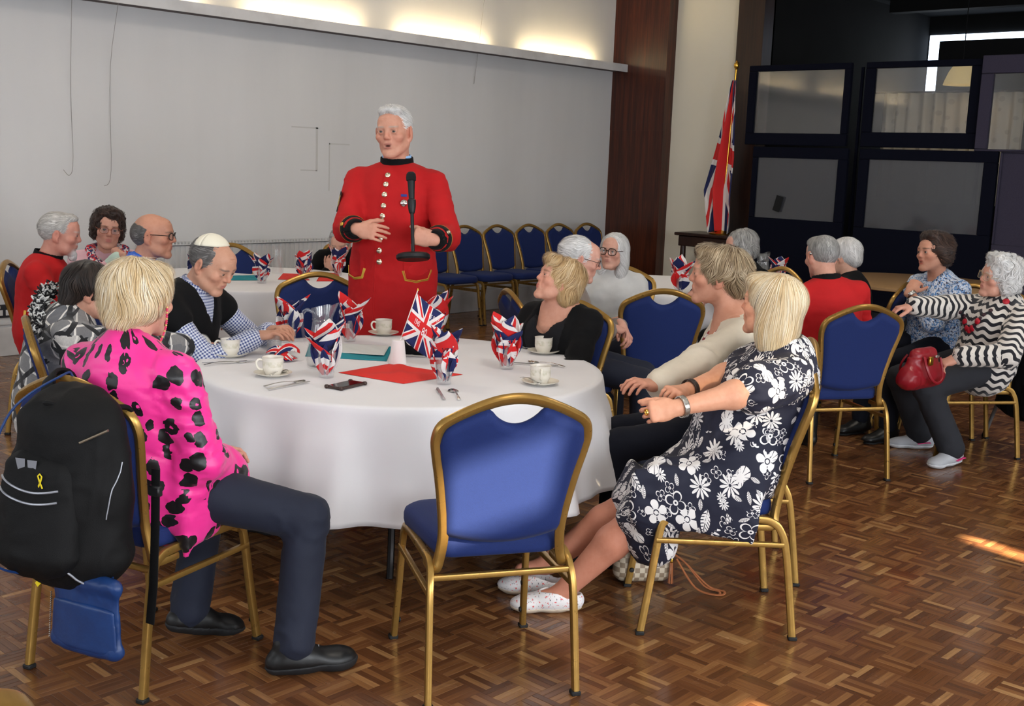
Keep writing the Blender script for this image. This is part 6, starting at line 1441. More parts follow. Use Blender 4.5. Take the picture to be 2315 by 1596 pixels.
def spoon_mesh(L=.19, w=.021):
    mb = MB(); n = 22; vs = []
    for i in range(n + 1):
        t = i / n; x = t * L; bl = max(0, 1 - ((t - .86) / .14) ** 2) ** .5 if t > .72 else 0
        hw = max(.0035 + .0032 * max(0, 1 - t * 5) , w * bl if t > .72 else .0028); z = .004 + .010 * math.sin(min(1, t / .72) * 3.0) * .6 - (.004 * bl)
        vs.append((x, hw, z))
    V = []; F = []
    for x, hw, z in vs:
        dip = .006 if hw > .008 else .0008
        V += [(x, -hw, z), (x, -hw * .5, z - dip * .75), (x, 0, z - dip), (x, hw * .5, z - dip * .75), (x, hw, z)]
    for i in range(n):
        for j in range(4): a = i * 5 + j; F.append([a, a + 1, a + 6, a + 5])
    mb.add(V, F); return mb
def knife_mesh(L=.21):
    mb = MB(); prof = [(0, .008), (.02, .009), (.09, .0075), (.10, .006), (.11, .010), (.17, .011), (.2, .007), (L, .001)]
    V = []; 
    for x, w in prof: V += [(x, -.007, .003), (x, w - .005, .003), (x, w - .005, .0055), (x, -.007, .0055)]
    F = [[i * 4 + j, i * 4 + (j + 1) % 4, i * 4 + 4 + (j + 1) % 4, i * 4 + 4 + j] for i in range(len(prof) - 1) for j in range(4)] + [[3, 2, 1, 0]]
    mb.add(V, F); return mb
def fork_mesh(L=.2):
    mb = MB().sweep([(0, 0, .004), (.06, 0, .008), (.13, 0, .012), (.155, 0, .008)], rsec(.007, .002, .0008), up=(0, 0, 1)).box((.156, 0, .007), (.012, .022, .002))
    for k in range(4): mb.sweep([(.16, -.009 + k * .006, .007), (.18, -.009 + k * .006, .004), (L, -.009 + k * .006, .009)], rsec(.0028, .0018, .0006), up=(0, 0, 1))
    return mb
_cp = []; _sp = []
def cup(px, py, rz, lab, z=TZ):
    p = on(px, py, z)
    if not _cp: c = cup_proto(); s = saucer_proto(); _cp.extend([c, s])
    else: c = copy_tree(_cp[0]); s = copy_tree(_cp[1])
    s.location = (p[0], p[1], z); c.location = (p[0], p[1], z + .0065); c.rotation_euler = (0, 0, math.radians(rz)); tag(c, 'cream teacup ' + lab, 'cup', 'cream teacups'); tag(s, 'cream saucer ' + lab, 'saucer', 'cream saucers')
cup(521, 806, 140, 'next to the hand of the woman in the geometric cardigan'); cup(617, 850, 150, 'in front of the tumbler at the left of the table'); cup(867, 757, 160, 'at the far edge in front of the standing man')
cup(1228, 799, -20, 'in front of the woman in black'); cup(1221, 869, 225, 'nearest the empty foreground chair')
_cut = {}
def cutlery(kind, px, py, px2, py2, lab, z=TZ + .0012, lift=0.):
    a, b = on(px, py, z), on(px2, py2, z)
    if kind not in _cut: _cut[kind] = {'spoon': spoon_mesh, 'knife': knife_mesh, 'fork': fork_mesh, 'teaspoon': lambda: spoon_mesh(.135, .015)}[kind]().mesh(kind, True, 40); _cut[kind].materials.append(STEEL)
    o = link(kind, _cut[kind], None, (a[0], a[1], z + lift)); o.rotation_euler = (0, 0, math.atan2(b[1] - a[1], b[0] - a[0]))
    if kind in ('spoon', 'teaspoon'): md = o.modifiers.new('s', 'SOLIDIFY'); md.thickness = .0014
    tag(o, lab, kind, kind + 's on the table')
cutlery('spoon', 598, 876, 712, 858, 'dessert spoon lying between the left teacup and the phone'); cutlery('knife', 604, 882, 690, 866, 'knife beside the dessert spoon near the phone')
cutlery('knife', 456, 822, 560, 819, 'knife in front of the teacup at the left rim'); cutlery('spoon', 462, 827, 572, 816, 'spoon across the knife at the left rim')
cutlery('teaspoon', 612, 858, 655, 842, 'teaspoon on the saucer at the left of the table', lift=.012); cutlery('teaspoon', 1178, 862, 1214, 874, 'teaspoon on the saucer nearest the foreground chair', lift=.012); cutlery('fork', 1270, 797, 1185, 788, 'fork beside the teacup of the woman in black')
cutlery('knife', 1003, 905, 985, 876, 'knife behind the foreground chair'); cutlery('spoon', 1038, 905, 1015, 870, 'spoon behind the foreground chair'); cutlery('spoon', 1276, 831, 1178, 814, 'spoon between the two teacups on the right'); cutlery('knife', 1262, 829, 1160, 822, 'knife between the two teacups on the right'); cutlery('knife', 560, 776, 610, 774, 'knife in front of the man in the kippah')
# --- napkins in plastic tumblers
def f_nap():
    u, v, w = sep(uvc()); c = ujack(fr(u), fr(v)); k = noise(scl(uvc(), 60), 1., 2); return {'col': mixc(((k > .66) * (fr(v * 3.) < .5)) * .7, c, lin((60, 40, 60)))}
NAPKIN = mat('printed_napkin', rough=.9, fn=f_nap); NAPW = mat('napkin_back', (214, 214, 218), .9)
def text_mesh(body, size=1.):
    c = bpy.data.curves.new('t', 'FONT'); c.body = body; c.size = size; c.align_x = 'CENTER'; c.align_y = 'CENTER'; c.resolution_u = 2; o = bpy.data.objects.new('t', c); COL.objects.link(o)
    bpy.context.view_layer.update(); m = o.evaluated_get(bpy.context.evaluated_depsgraph_get()).to_mesh(); V = [tuple(v.co) for v in m.vertices]; F = [list(p.vertices) for p in m.polygons]; bpy.data.objects.remove(o); return V, F
TXT = {k: text_mesh(k) for k in ('1945', '80', 'VE DAY', 'DAY', '25', 'VE')}
def petal_fn(rs, az, H_, W_, lean, r0):
    ca, sa = math.cos(az), math.sin(az); cv = rs.uniform(.9, 1.6); tw = rs.uniform(-.35, .35)
    def f(u, v):
        s = 2 * u - 1; w = W_ * (math.sin(math.pi * min(1, (.10 + .90 * v)) ** 1.15)) ** .75 + .002; w = max(w, .0015)
        x = s * w; out = r0 * (.35 + .65 * min(1, v * 2)) + lean * max(0, v - .35) ** 1.3 * H_ * 1.6 - cv * x * x / W_ * .55; z = .012 + v * H_ + tw * x * .5
        return (ca * out - sa * x, sa * out + ca * x, z)
    return f
def napkin(px, py, lab, seed, z=TZ, texts=True, n=6, sc=1., glass=True, gl=None):
    p = on(px, py, z); rs = random.Random(seed); mb = MB(); fs = []
    for k in range(n):
        f = petal_fn(rs, 6.283 * k / n + rs.uniform(-.3, .3) + seed, rs.uniform(.15, .215) * sc, rs.uniform(.046, .062) * sc, rs.uniform(.15, .5), .021); fs.append(f)
        ou, ov, su = rs.random(), rs.random(), rs.choice([-1, 1]); an = rs.uniform(-.9, .9); c_, s_ = math.cos(an) * .42, math.sin(an) * .42
        mb.grid(f, 8, 12, lambda u, v, c_=c_, s_=s_, ou=ou, ov=ov: (ou + (c_ * (u - .5) * .45 - s_ * v), ov + (s_ * (u - .5) * .8 + c_ * v * 1.4)))
    o = solid(mb, 'paper_napkin', NAPKIN, .0008, None); o.location = (p[0], p[1], z + .002); tag(o, lab, 'napkin', 'printed napkins in tumblers')
    if texts:
        for k, (w, sz) in enumerate(zip(rs.sample(['VE DAY', 'DAY', '1945', 'VE', '25'], 3), (.26, .30, .22))):
            # pick the petals that face the camera
            f = sorted(fs, key=lambda g: g(.5, .6)[0] * .7355 + g(.5, .6)[1] * .6775)[k % len(fs)]; V, F = TXT[w]; up = rs.choice([0, 1])
            def mp(a, b):
                a, b = (a * sz, b * sz) if up else (-b * sz * .8, a * sz * .8); u_, v_ = min(max(.5 + a, .02), .98), min(max(.6 + b * .5, .02), .98); q = A3(f(u_, v_)); n_ = unit(np.cross(A3(f(u_ + .01, v_)) - q, A3(f(u_, v_ + .01)) - q) + 1e-9)
                if n_ @ A3((q[0], q[1], 0)) < 0: n_ = -n_
                return tuple(q + n_ * .0022)
            MB().add([mp(x, y) for x, y, _ in V], F).build('print', mat('print_ink', (190, 24, 30) if k == 1 else (34, 34, 60), .9) if False else (MATS.get('ink_red') or mat('ink_red', (196, 26, 32), .9)) if k == 1 else mat('ink_dark', (36, 34, 54), .9), o)
    if glass:
        g = MB().lathe([(0, 0), (.026, 0), (.0275, .002), (.038, .1), (.0385, .102), (.037, .101), (.0262, .004), (0, .003)], 24).build('tumbler', PLASTIC); g.location = (p[0], p[1], z); tag(g, gl, 'tumbler', 'clear plastic tumblers')
napkin(738, 853, 'Union flag napkin in the tumbler in front of the glass jug', 1, gl='clear tumbler holding the napkin in front of the glass jug')
napkin(1003, 868, 'Union flag napkin in the tumbler right of the red napkin', 2, gl='clear tumbler right of the red napkin', n=7)
napkin(1145, 834, 'Union flag napkin in the tumbler in front of the woman in black', 3, gl='clear tumbler in front of the woman in black', n=7)
napkin(655, 765, 'Union flag napkin in the tumbler by the hands of the man in the kippah', 4, gl='clear tumbler by the hands of the man in the kippah')
napkin(790, 772, 'Union flag napkin in the tumbler behind the glass jug', 5, gl='clear tumbler behind the glass jug')
napkin(985, 757, 'Union flag napkin in the tumbler behind the small flag', 6, gl='clear tumbler behind the small flag')
# a folded napkin lying by the tumbler at the left, and an empty tumbler
q = on(640, 815); mb = MB(); rs = random.Random(4)
for k in range(4):
    a0 = rs.uniform(0, 6.28) + k * 1.6; ln, wd_ = rs.uniform(.11, .15), rs.uniform(.045, .06); c_, s_ = math.cos(a0), math.sin(a0); hh = rs.uniform(.02, .06)
    mb.grid(lambda u, v: (c_ * (v - .4) * ln - s_ * (u - .5) * wd_ * (1.2 - v * .8), s_ * (v - .4) * ln + c_ * (u - .5) * wd_ * (1.2 - v * .8), .004 + .003 * k + hh * math.sin(v * 2.6) * (1 - abs(u - .5))), 8, 10, lambda u, v: (u * .5 + .1 * k, v * .8 + .23 * k))
o = solid(mb, 'paper_napkin', NAPKIN, .0008); o.location = (q[0], q[1], TZ + .001); tag(o, 'crumpled Union flag napkin lying beside the jug', 'napkin')
q = on(620, 798); g = MB().lathe([(0, 0), (.026, 0), (.0275, .002), (.036, .085), (.0365, .087), (.0352, .086), (.0262, .004), (0, .003)], 24).build('tumbler', PLASTIC); g.location = (q[0], q[1], TZ); tag(g, 'clear tumbler of water behind the left teacup', 'tumbler', 'clear plastic tumblers')
MB().lathe([(0, .004), (.026, .004), (.0315, .05), (0, .05)], 24).build('water', WATER, g)
# --- glass jug
def jug(px, py, lab, z=TZ, s=1., rz=150):
    p = on(px, py, z); j = empty('glass_jug', (p[0], p[1], z), math.radians(rz)); j.scale = (s, s, s); tag(j, lab, 'jug')
    def body(prof, lip):
        mb = MB(); seg = 40; V = []; 
        for i, (r, zz) in enumerate(prof):
            for k in range(seg):
                a = 6.28318 * k / seg; sp = max(0, math.cos(a - math.pi)) ** 10 * lip * max(0, (zz - .2) / .05); V.append(((r + sp * .025) * math.cos(a), (r + sp * .025) * math.sin(a), zz + sp * .018 - (.012 * max(0, math.cos(a)) * max(0, (zz - .22) / .03))))
        F = [[i * seg + k, i * seg + (k + 1) % seg, (i + 1) * seg + (k + 1) % seg, (i + 1) * seg + k] for i in range(len(prof) - 1) for k in range(seg)]; mb.add(V, F); return mb
    body([(.0005, 0), (.058, 0), (.062, .006), (.064, .03), (.061, .07), (.053, .12), (.044, .16), (.04, .185), (.0405, .2), (.043, .225), (.046, .25), (.0445, .25), (.041, .225), (.0385, .2), (.038, .185), (.042, .16), (.051, .12), (.0588, .07), (.0615, .03), (.058, .008), (.0005, .007)], 1.).build('body', GLASS, j)
    MB().lathe([(.0405, .178), (.0425, .181), (.0405, .184)], 32).build('ring', GLASS, j); MB().lathe([(.041, .192), (.043, .195), (.041, .198)], 32).build('ring', GLASS, j)
    MB().sweep(catmull([(.043, 0, .222), (.07, 0, .228), (.088, 0, .205), (.086, 0, .15), (.075, 0, .1), (.058, 0, .085)], 6), rsec(.014, .01, .004), up=(0, 1, 0)).build('handle', GLASS, j)
    MB().lathe([(.0005, .0085), (.0575, .0085), (.061, .03), (.0583, .07), (.0505, .12), (.0455, .145), (.0005, .145)], 36).build('water', WATER, j)
    return j
jug(728, 830, 'glass water jug standing on the table in the foreground', rz=118)
# --- small flag in an upturned paper cup
q = on(899, 822); pc = MB().lathe([(0, .1), (.024, .1), (.0255, .098), (.0265, .094), (.036, .004), (.0375, .003), (.0375, 0), (.035, 0), (.0255, .092), (0, .092)], 28).build('paper_cup', mat('paper_white', (232, 226, 224), .8)); pc.location = (q[0], q[1], TZ); tag(pc, 'upturned white paper cup holding the small flag', 'paper cup')
base = A3((q[0], q[1], TZ + .1)); d0 = 4.16
dq = float((base - A3((0, 0, 1.58))) @ A3(_f)); tipp = at(945, 655, dq); mid = base
fl_ = empty('hand_flag', tuple(base - A3((0, 0, .03)))); tag(fl_, 'small paper Union flag on a stick reading VE DAY 80', 'flag'); lo_ = lambda P: Vector(A3(P) - (base - A3((0, 0, .03))))
MB().tube([lo_(base - A3((0, 0, .03))), lo_(tipp)], .0022, 8).build('stick', mat('stick_white', (226, 222, 214), .5), fl_); MB().lathe([(.0002, -.006), (.0035, -.003), (.0035, .003), (.0002, .007)], 10, lo_(tipp)).build('tip', GOLDW, fl_)
A_, B_, C_, D_ = [at(x, y, dq + e) for x, y, e in ((944, 664, .0), (908, 762, .0), (1006, 712, .05), (973, 812, -.01))]
def hf(u, v):
    pnt = (A_ * (1 - u) + C_ * u) * v + (B_ * (1 - u) + D_ * u) * (1 - v); return Vector(pnt + A3(_f) * (.012 * math.sin(u * 7 + v * 2.) * u) - A3((0, 0, .02)) * math.sin(u * 3.14) * .4)
solid(MB().grid(lambda u, v: tuple(lo_(hf(u, v))), 24, 16), 'flag_sheet', mat('paper_flag', rough=.85, fn=lambda: (lambda u, v, w: {'col': ujack(u, v)})(*sep(uvc()))), .0006, fl_)
for w, u0, v0, sz, sx, m_ in (('1945', .27, .5, .17, .9, 'ink_white'), ('80', .56, .42, .26, 1., 'ink_white'), ('VE DAY', .70, .80, .14, 1.2, 'ink_white')):
    V, F = TXT[w]; mat('ink_white', (240, 232, 232), .9)
    MB().add([tuple(lo_(hf(min(1, max(0, u0 + x * sz * sx * .62)), min(1, max(0, v0 + y * sz)))) - _f * .002) for x, y, _ in V], F).build('lettering', MATS['ink_white'], fl_)
# --- coloured paper napkins, sheet, booklet, phone, pouch
def sheet(name, pts, m, lab, cat, z=TZ, amp=.004, th=.0006, seed=1, dz=.0012, grp=None):
    a, b, c, d = [on(x, y, z) for x, y in pts]; ce = (a + b + c + d) / 4
    o = solid(MB().grid(lambda u, v: tuple(((a * (1 - u) + b * u) * (1 - v) + (d * (1 - u) + c * u) * v - ce) + A3((0, 0, amp * (1.1 + math.sin(u * 9 + seed) * math.cos(v * 7 + seed * 2) + .35 * math.sin(u * 23 + v * 17)) * min(1, 6 * u, 6 * v, 6 * (1 - u), 6 * (1 - v))))), 20, 20), name, m, th)
    o.location = (ce[0], ce[1], z + dz); tag(o, lab, cat, grp)
REDP = mat('red_paper', (214, 44, 36), .85); TEAL = mat('teal_paper', (22, 132, 146), .85)
sheet('red_napkin', [(765, 843), (912, 868), (1046, 847), (880, 823)], REDP, 'bright red paper napkin in the middle of the table', 'napkin', amp=.008, seed=2)
sheet('teal_napkin', [(690, 806), (874, 817), (888, 784), (700, 778)], TEAL, 'teal paper napkin under the printed sheet beside the jug', 'napkin', amp=.004)
sheet('paper_sheet', [(745, 800), (868, 808), (880, 786), (760, 780)], mat('paper_grey', (206, 208, 206), .8), 'white printed sheet lying on the teal napkin', 'sheet', dz=.009, amp=.002)
sheet('purple_booklet', [(1165, 783), (1212, 786), (1216, 774), (1168, 771)], mat('purple_card', (62, 44, 150), .5), 'purple booklet in front of the woman in black', 'booklet', amp=.0005, th=.004, dz=.003)
a_, b_ = on(745, 878), on(815, 870); ph = empty('mobile_phone', tuple(on(782, 874)), math.atan2(b_[1] - a_[1], b_[0] - a_[0]) + .32); tag(ph, 'mobile phone in a dark bumper case lying on the cloth', 'phone')
MB().box((0, 0, .006), (.145, .074, .010), bev=.003).build('case', mat('phone_case', (58, 40, 36), .35), ph); MB().box((0, 0, .0113), (.134, .063, .001)).build('screen', mat('phone_screen', (12, 13, 16), .05), ph, smooth=False)
for sx in (-1, 1):
    for sy in (-1, 1): MB().box((sx * .069, sy * .034, .007), (.016, .016, .014), bev=.004).build('corner_bumper', mat('phone_case', (58, 40, 36), .35), ph)
S = SDF(.004); q = on(942, 806); S.cone((-.05, 0, .025), (.05, 0, .012), .022, .012, .02, (0, 0, 1), .9); S.cone((-.05, .0, .03), (-.06, .03, .055), .016, .006, .02); S.half((0, 0, .0), (0, 0, -1)); V, F = S.mesh(); V = wrinkle(V, F, .004, (40, 40, 40), (), 2., 1.); me = fastmesh('black_pouch', V, F); me.materials.append(BLK); o = link('black_pouch', me, None, (q[0], q[1], TZ + .004)); o.rotation_euler = (0, 0, math.radians(-47)); tag(o, 'soft black pouch lying behind the small flag', 'pouch')
# --- the two tables at the back
napkin(592, 640, 'Union flag napkin in the tumbler next to the glass on the far table', 11, texts=False, gl='clear tumbler with a napkin left of the clear vase on the far table'); napkin(688, 632, 'Union flag napkin in the middle of the far table', 12, texts=False, gl='clear tumbler with a napkin in the middle of the far table'); napkin(764, 622, 'Union flag napkin on the far table next to the scarlet coat', 13, texts=False, gl='clear tumbler with a napkin next to the scarlet coat'); napkin(445, 640, 'Union flag napkin on the far table behind the man in the kippah', 14, texts=False, gl='clear tumbler behind the man in the kippah')
napkin(1534, 662, 'Union flag napkin on the table behind the dark blue chair', 15, texts=False, gl='clear tumbler on the table behind the dark blue chair', sc=1.2); napkin(1757, 640, 'Union flag napkin beside the water jug on the right table', 16, texts=False, gl='clear tumbler beside the water jug on the right table')
jug(1722, 648, 'glass water jug on the table at the right, above the blonde head', rz=60)
q = on(628, 618); o = MB().lathe([(0, 0), (.04, 0), (.042, .003), (.042, .2), (.040, .2), (.040, .006), (0, .005)], 24).build('glass_vase', GLASS); o.location = (q[0], q[1], TZ); tag(o, 'tall straight glass vase on the far table', 'vase')
sheet('teal_napkin', [(505, 634), (590, 634), (580, 622), (500, 624)], TEAL, 'teal paper napkin on the far table', 'napkin'); sheet('red_napkin', [(628, 632), (700, 634), (690, 620), (640, 618)], REDP, 'red paper napkin in the middle of the far table', 'napkin'); sheet('red_napkin', [(715, 636), (770, 636), (765, 618), (728, 616)], REDP, 'red paper napkin next to the scarlet coat on the far table', 'napkin')
# ------------------------------------------------------------------ bags
CP = Vector((1.775, 3.16, 0)); CR = Matrix.Rotation(math.radians(17 - 90), 4, 'Z'); BAGM = mat('rucksack_nylon', (10, 10, 11), .7, spec=.25, fn=lambda: {'normal': bump(noise(objc(), 500, 2) + noise(objc(), 14, 3), .3, .003)})
bp = empty('rucksack', tuple(CP + CR.to_3x3() @ Vector((.225, .0, .06))), math.radians(17 - 90)); tag(bp, 'large black rucksack hanging on the back of the chair of the woman in pink', 'rucksack')
S = SDF(.007); S.cone((-.115, -.40, .76), (-.115, -.40, .44), .10, .125, .05, (1, 0, 0), 1.6, 1.55); S.cone((-.115, -.36, .82), (-.115, -.39, .6), .06, .10, .05, (1, 0, 0), 2.2, 1.7); S.half((0, -.292, .5), (0, 1, -.18), .03); V, F = S.mesh(); V = wrinkle(V, F, .010, (9, 9, 9), (), 4., .8); bagV, bagF = V, F; gbag = Garment(None, V, F); me = fastmesh('body', V, F); me.materials.append(BAGM); link('body', me, bp)
S = SDF(.006); S.cone((-.13, -.475, .66), (-.13, -.505, .45), .06, .075, .04, (1, 0, 0), 2.1, 1.9); V, F = S.mesh(); V = wrinkle(V, F, .006, (12, 12, 12), (), 7., .8); gpk = Garment(None, V, F); me = fastmesh('front_pocket', V, F); me.materials.append(BAGM); fpk = link('front_pocket', me, bp)
REFL = mat('reflective_piping', (150, 152, 160), .3, .3)
def piping(pts, gg, par, r=.003):
    P_ = []
    for p_ in catmull([Vector(v) for v in pts], 6):
        h_, n_ = gg.ray(p_, (0, 1, 0))
        if h_ is not None: P_.append(Vector(h_ + n_ * .002))
    if len(P_) > 2: MB().tube(P_, r, 6).build('piping', REFL, par)
piping([(-.24, -.9, .64), (-.17, -.9, .628), (-.09, -.9, .622), (-.03, -.9, .63)], gpk, fpk); piping([(-.24, -.9, .61), (-.17, -.9, .598), (-.09, -.9, .592), (-.03, -.9, .60)], gpk, fpk)
piping([(-.26, -.9, .55), (-.25, -.9, .47), (-.22, -.9, .40), (-.19, -.9, .36)], gbag, bp); piping([(.0, -.9, .53), (-.03, -.9, .48), (-.02, -.9, .42), (.01, -.9, .36)], gbag, bp); piping([(.06, -.9, .78), (.07, -.9, .65), (.06, -.9, .55)], gbag, bp, .0018)
h_, n_ = gpk.ray((-.13, -.9, .69), (0, 1, 0)); 
for dx in (-.022, .022):
    if h_ is not None: MB().add([tuple(h_ + n_ * .003 + A3(v)) for v in ((dx - .018, 0, .012), (dx + .018, 0, .014), (dx + .016 * (1 if dx < 0 else .6), 0, -.022), (dx - .016 * (.6 if dx < 0 else 1), 0, -.018))], [[0, 3, 2, 1]]).build('reflector_patch', REFL, fpk, smooth=False)
YEL = mat('yellow_ribbon', (230, 206, 30), .6); h_, n_ = gpk.ray((-.075, -.9, .655), (0, 1, 0))
if h_ is not None: MB().sweep([Vector(h_ + n_ * .004 + A3(v)) for v in ((-.008, 0, -.02), (.002, 0, -.002), (.007, 0, .012), (0, 0, .018), (-.007, 0, .012), (-.002, 0, -.002), (.008, 0, -.02))], rsec(.005, .0012, .0004), up=(0, -1, 0)).build('ribbon_pin', YEL, bp)
for pts_ in ([(-.2, -.35, .66), (-.2, -.38, .80), (-.23, -.36, .855), (-.26, -.32, .882), (-.26, -.27, .87), (-.26, -.245, .80)], [(-.02, -.35, .66), (-.02, -.385, .74), (-.02, -.375, .795), (-.025, -.335, .82), (-.03, -.285, .81), (-.03, -.262, .75)]):
    MB().sweep(catmull(pts_, 5), rsec(.012, .055, .004), up=(1, 0, 0)).build('shoulder_strap', BAGM, bp)
MB().tube(catmull([(-.17, -.43, .82), (-.12, -.46, .845), (-.06, -.43, .825)], 5), .008, 8).build('haul_loop', BAGM, bp); MB().tube(catmull([(-.24, -.42, .79), (-.255, -.43, .81), (-.25, -.44, .775), (-.235, -.43, .77)], 4, True), .0025, 6, closed=True).build('ring', SILVER, bp)
MB().sweep([(.0, -.47, .755), (.065, -.435, .79)], rsec(.012, .006, .002)).build('clip', mat('clip_metal', (120, 108, 92), .35, .6), bp)
MB().sweep([(.10, -.30, .66), (.10, -.305, .5), (.095, -.31, .33), (.09, -.32, .22)], rsec(.003, .03, .001), up=(1, 0, 0)).build('webbing_tail', BAGM, bp); MB().box((.10, -.303, .6), (.04, .02, .03), bev=.004).build('buckle', mat('black_plastic', (24, 24, 26), .4), bp)
BLB = mat('blue_leather', (24, 62, 122), .4, fn=lambda: {'col': mixc(noise(objc(), 22, 3), lin((12, 36, 80)), lin((24, 58, 112))), 'normal': bump(noise(objc(), 90, 4), .3, .002)})
bb = empty('shoulder_bag', tuple(CP), math.radians(17 - 90)); tag(bb, 'small blue leather shoulder bag hanging low on the chair below the rucksack', 'bag'); bx0, by0, bz0 = .215, -.45, .225
S = SDF(.0045); S.cone((bx0 - .1, by0, bz0 + .205), (bx0 + .1, by0, bz0 + .205), .017, .017, .01); S.cone((bx0 - .103, by0, bz0 + .02), (bx0 + .095, by0, bz0 + .02), .02, .02, .01); S.cone((bx0, by0, bz0 + .20), (bx0, by0, bz0 + .02), .019, .022, .02, (1, 0, 0), 6., 5.4); V, F = S.mesh(); V = wrinkle(V, F, .004, (16, 16, 16), (), 1., 1.); me = fastmesh('body', V, F); me.materials.append(BLB); link('body', me, bb)
S = SDF(.0045); S.cone((bx0, by0 - .012, bz0 + .135), (bx0, by0 - .012, bz0 + .025), .014, .018, .02, (1, 0, 0), 7.8, 6.6); V, F = S.mesh(); me = fastmesh('front_pocket', V, F); me.materials.append(BLB); link('front_pocket', me, bb)
MB().tube(catmull([(bx0 - .118, by0, bz0 + .2), (.07, -.62, .50), (.05, -.62, .7), (.03, -.52, .88), (.02, -.335, .95), (.02, -.295, .94), (.02, -.275, .85)], 8), .0035, 6).build('strap', BLB, bb); MB().tube(catmull([(bx0 + .09, by0, bz0 + .2), (.21, -.33, .5), (.215, -.285, .62)], 6), .0035, 6).build('strap', BLB, bb)
zp = MB(); [zp.lathe([(.0003, -.003), (.003, 0), (.0003, .003)], 6, (bx0 - .12 - .012 * k / 20, by0 - .01, bz0 + .15 - .0065 * k)) for k in range(21)]; zp.build('chain', SILVER, bb)
MB().sweep([(bx0 - .11, by0 - .015, bz0 + .215), (bx0 - .14, by0 - .02, bz0 + .19), (bx0 - .165, by0 - .02, bz0 + .165)], rsec(.014, .0012, .0004), up=(0, -1, 0)).build('ribbon', YEL, bb)
# handbag under the chair of the woman in the floral dress
def f_chk():
    x, y, z = sep(objc()); a = fl(x * 52.) + fl(z * 52. + .3); k = fr(a * .5) > .25; return {'col': mixc(k, lin((198, 184, 162)), lin((140, 122, 102)))}
CHK = mat('checked_canvas', rough=.5, fn=f_chk); TAN = mat('tan_leather', (164, 98, 58), .5); q = onf = on(1462, 1335, 0.0)
hb = empty('handbag', (q[0] + .06, q[1] + .07, 0), math.radians(-40)); tag(hb, 'beige checked handbag with a tan strap on the floor under the floral dress', 'handbag')
S = SDF(.005); S.cone((-.07, 0, .05), (.07, 0, .05), .045, .045, .02, (0, 0, 1), 1.); S.cone((-.065, 0, .11), (.065, 0, .11), .035, .035, .05); S.half((0, 0, .0), (0, 0, -1)); V, F = S.mesh(); me = fastmesh('body', V, F); me.materials.append(CHK); link('body', me, hb)
MB().tube([(-.09, -.03, .135), (.09, -.03, .135)], .004, 6).build('zip', BRASS, hb)
for k in (0, 1): MB().sweep(catmull([(.10, -.03, .13), (.15, -.06, .10), (.22 + .015 * k, -.10, .02), (.27 + .02 * k, -.13, .008), (.25 + .01 * k, -.16, .006), (.18, -.12, .02), (.12, -.05, .11)], 6), rsec(.009, .004, .0012)).build('strap', TAN, hb)
mb = MB(); [mb.tube([(.10 + .004 * math.cos(k), -.05 + .004 * math.sin(k), .10), (.10 + .009 * math.cos(k), -.055 + .009 * math.sin(k), .015)], .0018, 5) for k in range(12)]; mb.build('tassel', TAN, hb); MB().lathe([(.006, .095), (.008, .1), (.006, .115), (.001, .12)], 10, (.10, -.05, 0)).build('tassel_cap', BRASS, hb)
# red handbag on the lap of the striped jumper
RB = mat('red_leather', (132, 18, 30), .35, fn=lambda: {'normal': bump(noise(objc(), 120, 3), .2, .001)}); q = at(2085, 822, 6.1); rb = empty('red_handbag', tuple(q), math.radians(144 - 90 - 60)); rb.scale = (1.2, 1.2, 1.2); tag(rb, 'red leather handbag on the lap of the woman in the wavy jumper', 'handbag')
S = SDF(.005); S.cone((-.11, 0, -.06), (.11, 0, -.06), .05, .05, .02); S.cone((-.06, 0, .04), (.06, 0, .04), .03, .03, .09); V, F = S.mesh(); V = wrinkle(V, F, .006, (14, 14, 14), (), 2., .8); me = fastmesh('body', V, F); me.materials.append(RB); link('body', me, rb)
for s_ in (-1, 1): MB().sweep(catmull([(-.06, s_ * .04, .04), (-.07, s_ * .06, .0), (-.05, s_ * .075, -.05), (.0, s_ * .08, -.075), (.05, s_ * .075, -.05), (.06, s_ * .05, .03)], 6), rsec(.012, .009, .003)).build('handle', RB, rb)
MB().box((-.02, -.05, .02), (.03, .012, .04), bev=.003).build('buckle', BRASS, rb); MB().box((.04, -.045, .035), (.03, .008, .012), bev=.002).build('buckle', SILVER, rb)
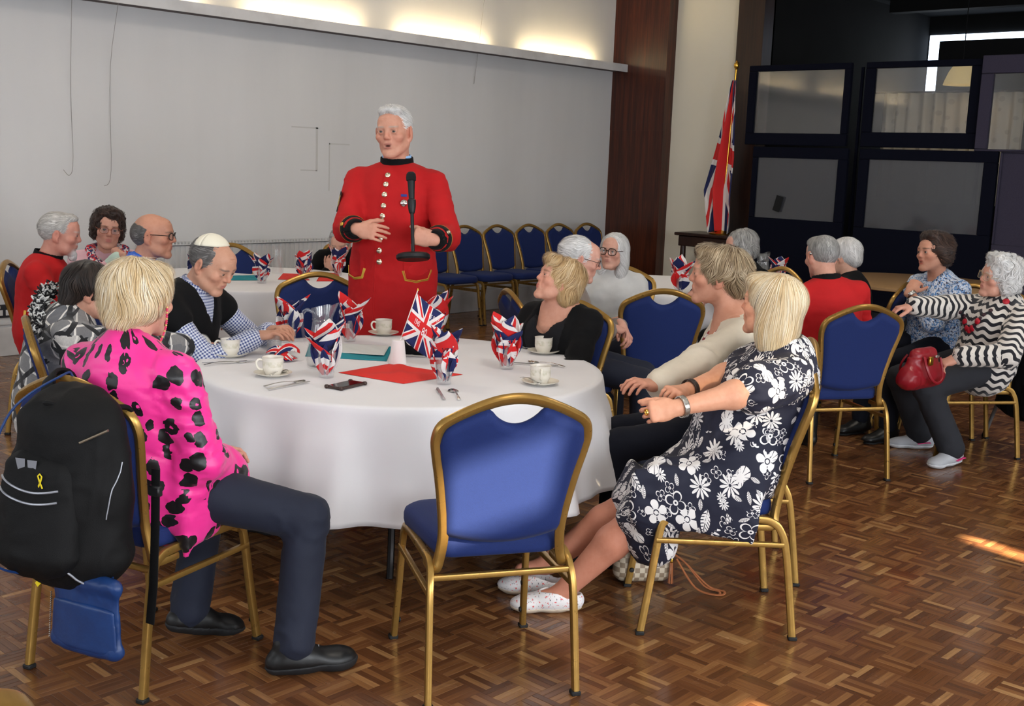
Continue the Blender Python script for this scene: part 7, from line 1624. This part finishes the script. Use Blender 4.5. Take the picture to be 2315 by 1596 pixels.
# dark coat over the back of the chair of the striped jumper; walking stick
S = SDF(.009); c0 = Vector((6.67, 2.56, 0)); a_ = math.radians(144); fwv = A3((math.cos(a_), math.sin(a_), 0)); rtv = A3((math.sin(a_), -math.cos(a_), 0)); W3 = lambda x, y, z: A3(c0) + rtv * x + fwv * y + A3((0, 0, z))
S.cone(W3(-.17, -.33, .86), W3(.17, -.33, .86), .05, .05, .04); S.cone(W3(0, -.36, .84), W3(0, -.42, .25), .05, .065, .05, rtv, 4.2, 3.6); V, F = S.mesh(); V = wrinkle(V, F, .02, (14, 14, 5), (), 3., .9); me = fastmesh('coat', V, F); me.materials.append(BLK); tag(link('coat', me), 'black coat hung over the chair back at the edge of the picture', 'coat')
ws = empty('walking_stick', tuple(on(2226, 988, 0))); tag(ws, 'grey walking stick leaning on the chair of the striped jumper', 'walking stick'); MB().tube([(0, 0, .02), (-.10, -.16, .5)], .011, 10).build('shaft', mat('grey_metal', (120, 120, 122), .4, .5), ws); MB().lathe([(.0, 0), (.018, 0), (.02, .01), (.014, .03), (.012, .045)], 14).build('ferrule', RUBBER, ws); MB().tube([(-.085, -.136, .43), (-.105, -.168, .52)], .02, 12).build('grip', mat('grip_white', (196, 200, 208), .6), ws); MB().tube([(-.09, -.144, .455), (-.095, -.152, .48)], .021, 12).build('band', REDP, ws)
# faint outlines of old tape on the back wall
TAPE = mat('tape_residue', (193, 191, 189), .8)
for lab, segs_ in (('faint square outline of old tape on the back wall left of the standing man', [((6.32, 1.825), (6.60, 1.825)), ((6.60, 1.825), (6.59, 1.443)), ((6.42, 1.443), (6.59, 1.443))]), ('faint line of old tape on the back wall beside the head of the standing man', [((6.74, 1.69), (6.74, 1.265)), ((6.74, 1.69), (6.97, 1.69))])):
    mb = MB(); [mb.box(((a[0] + b[0]) / 2, YB - .001, (a[1] + b[1]) / 2), (abs(a[0] - b[0]) + .012, .002, abs(a[1] - b[1]) + .012)) for a, b in segs_]; tag(mb.build('tape_mark', TAPE, smooth=False), lab, 'tape mark')
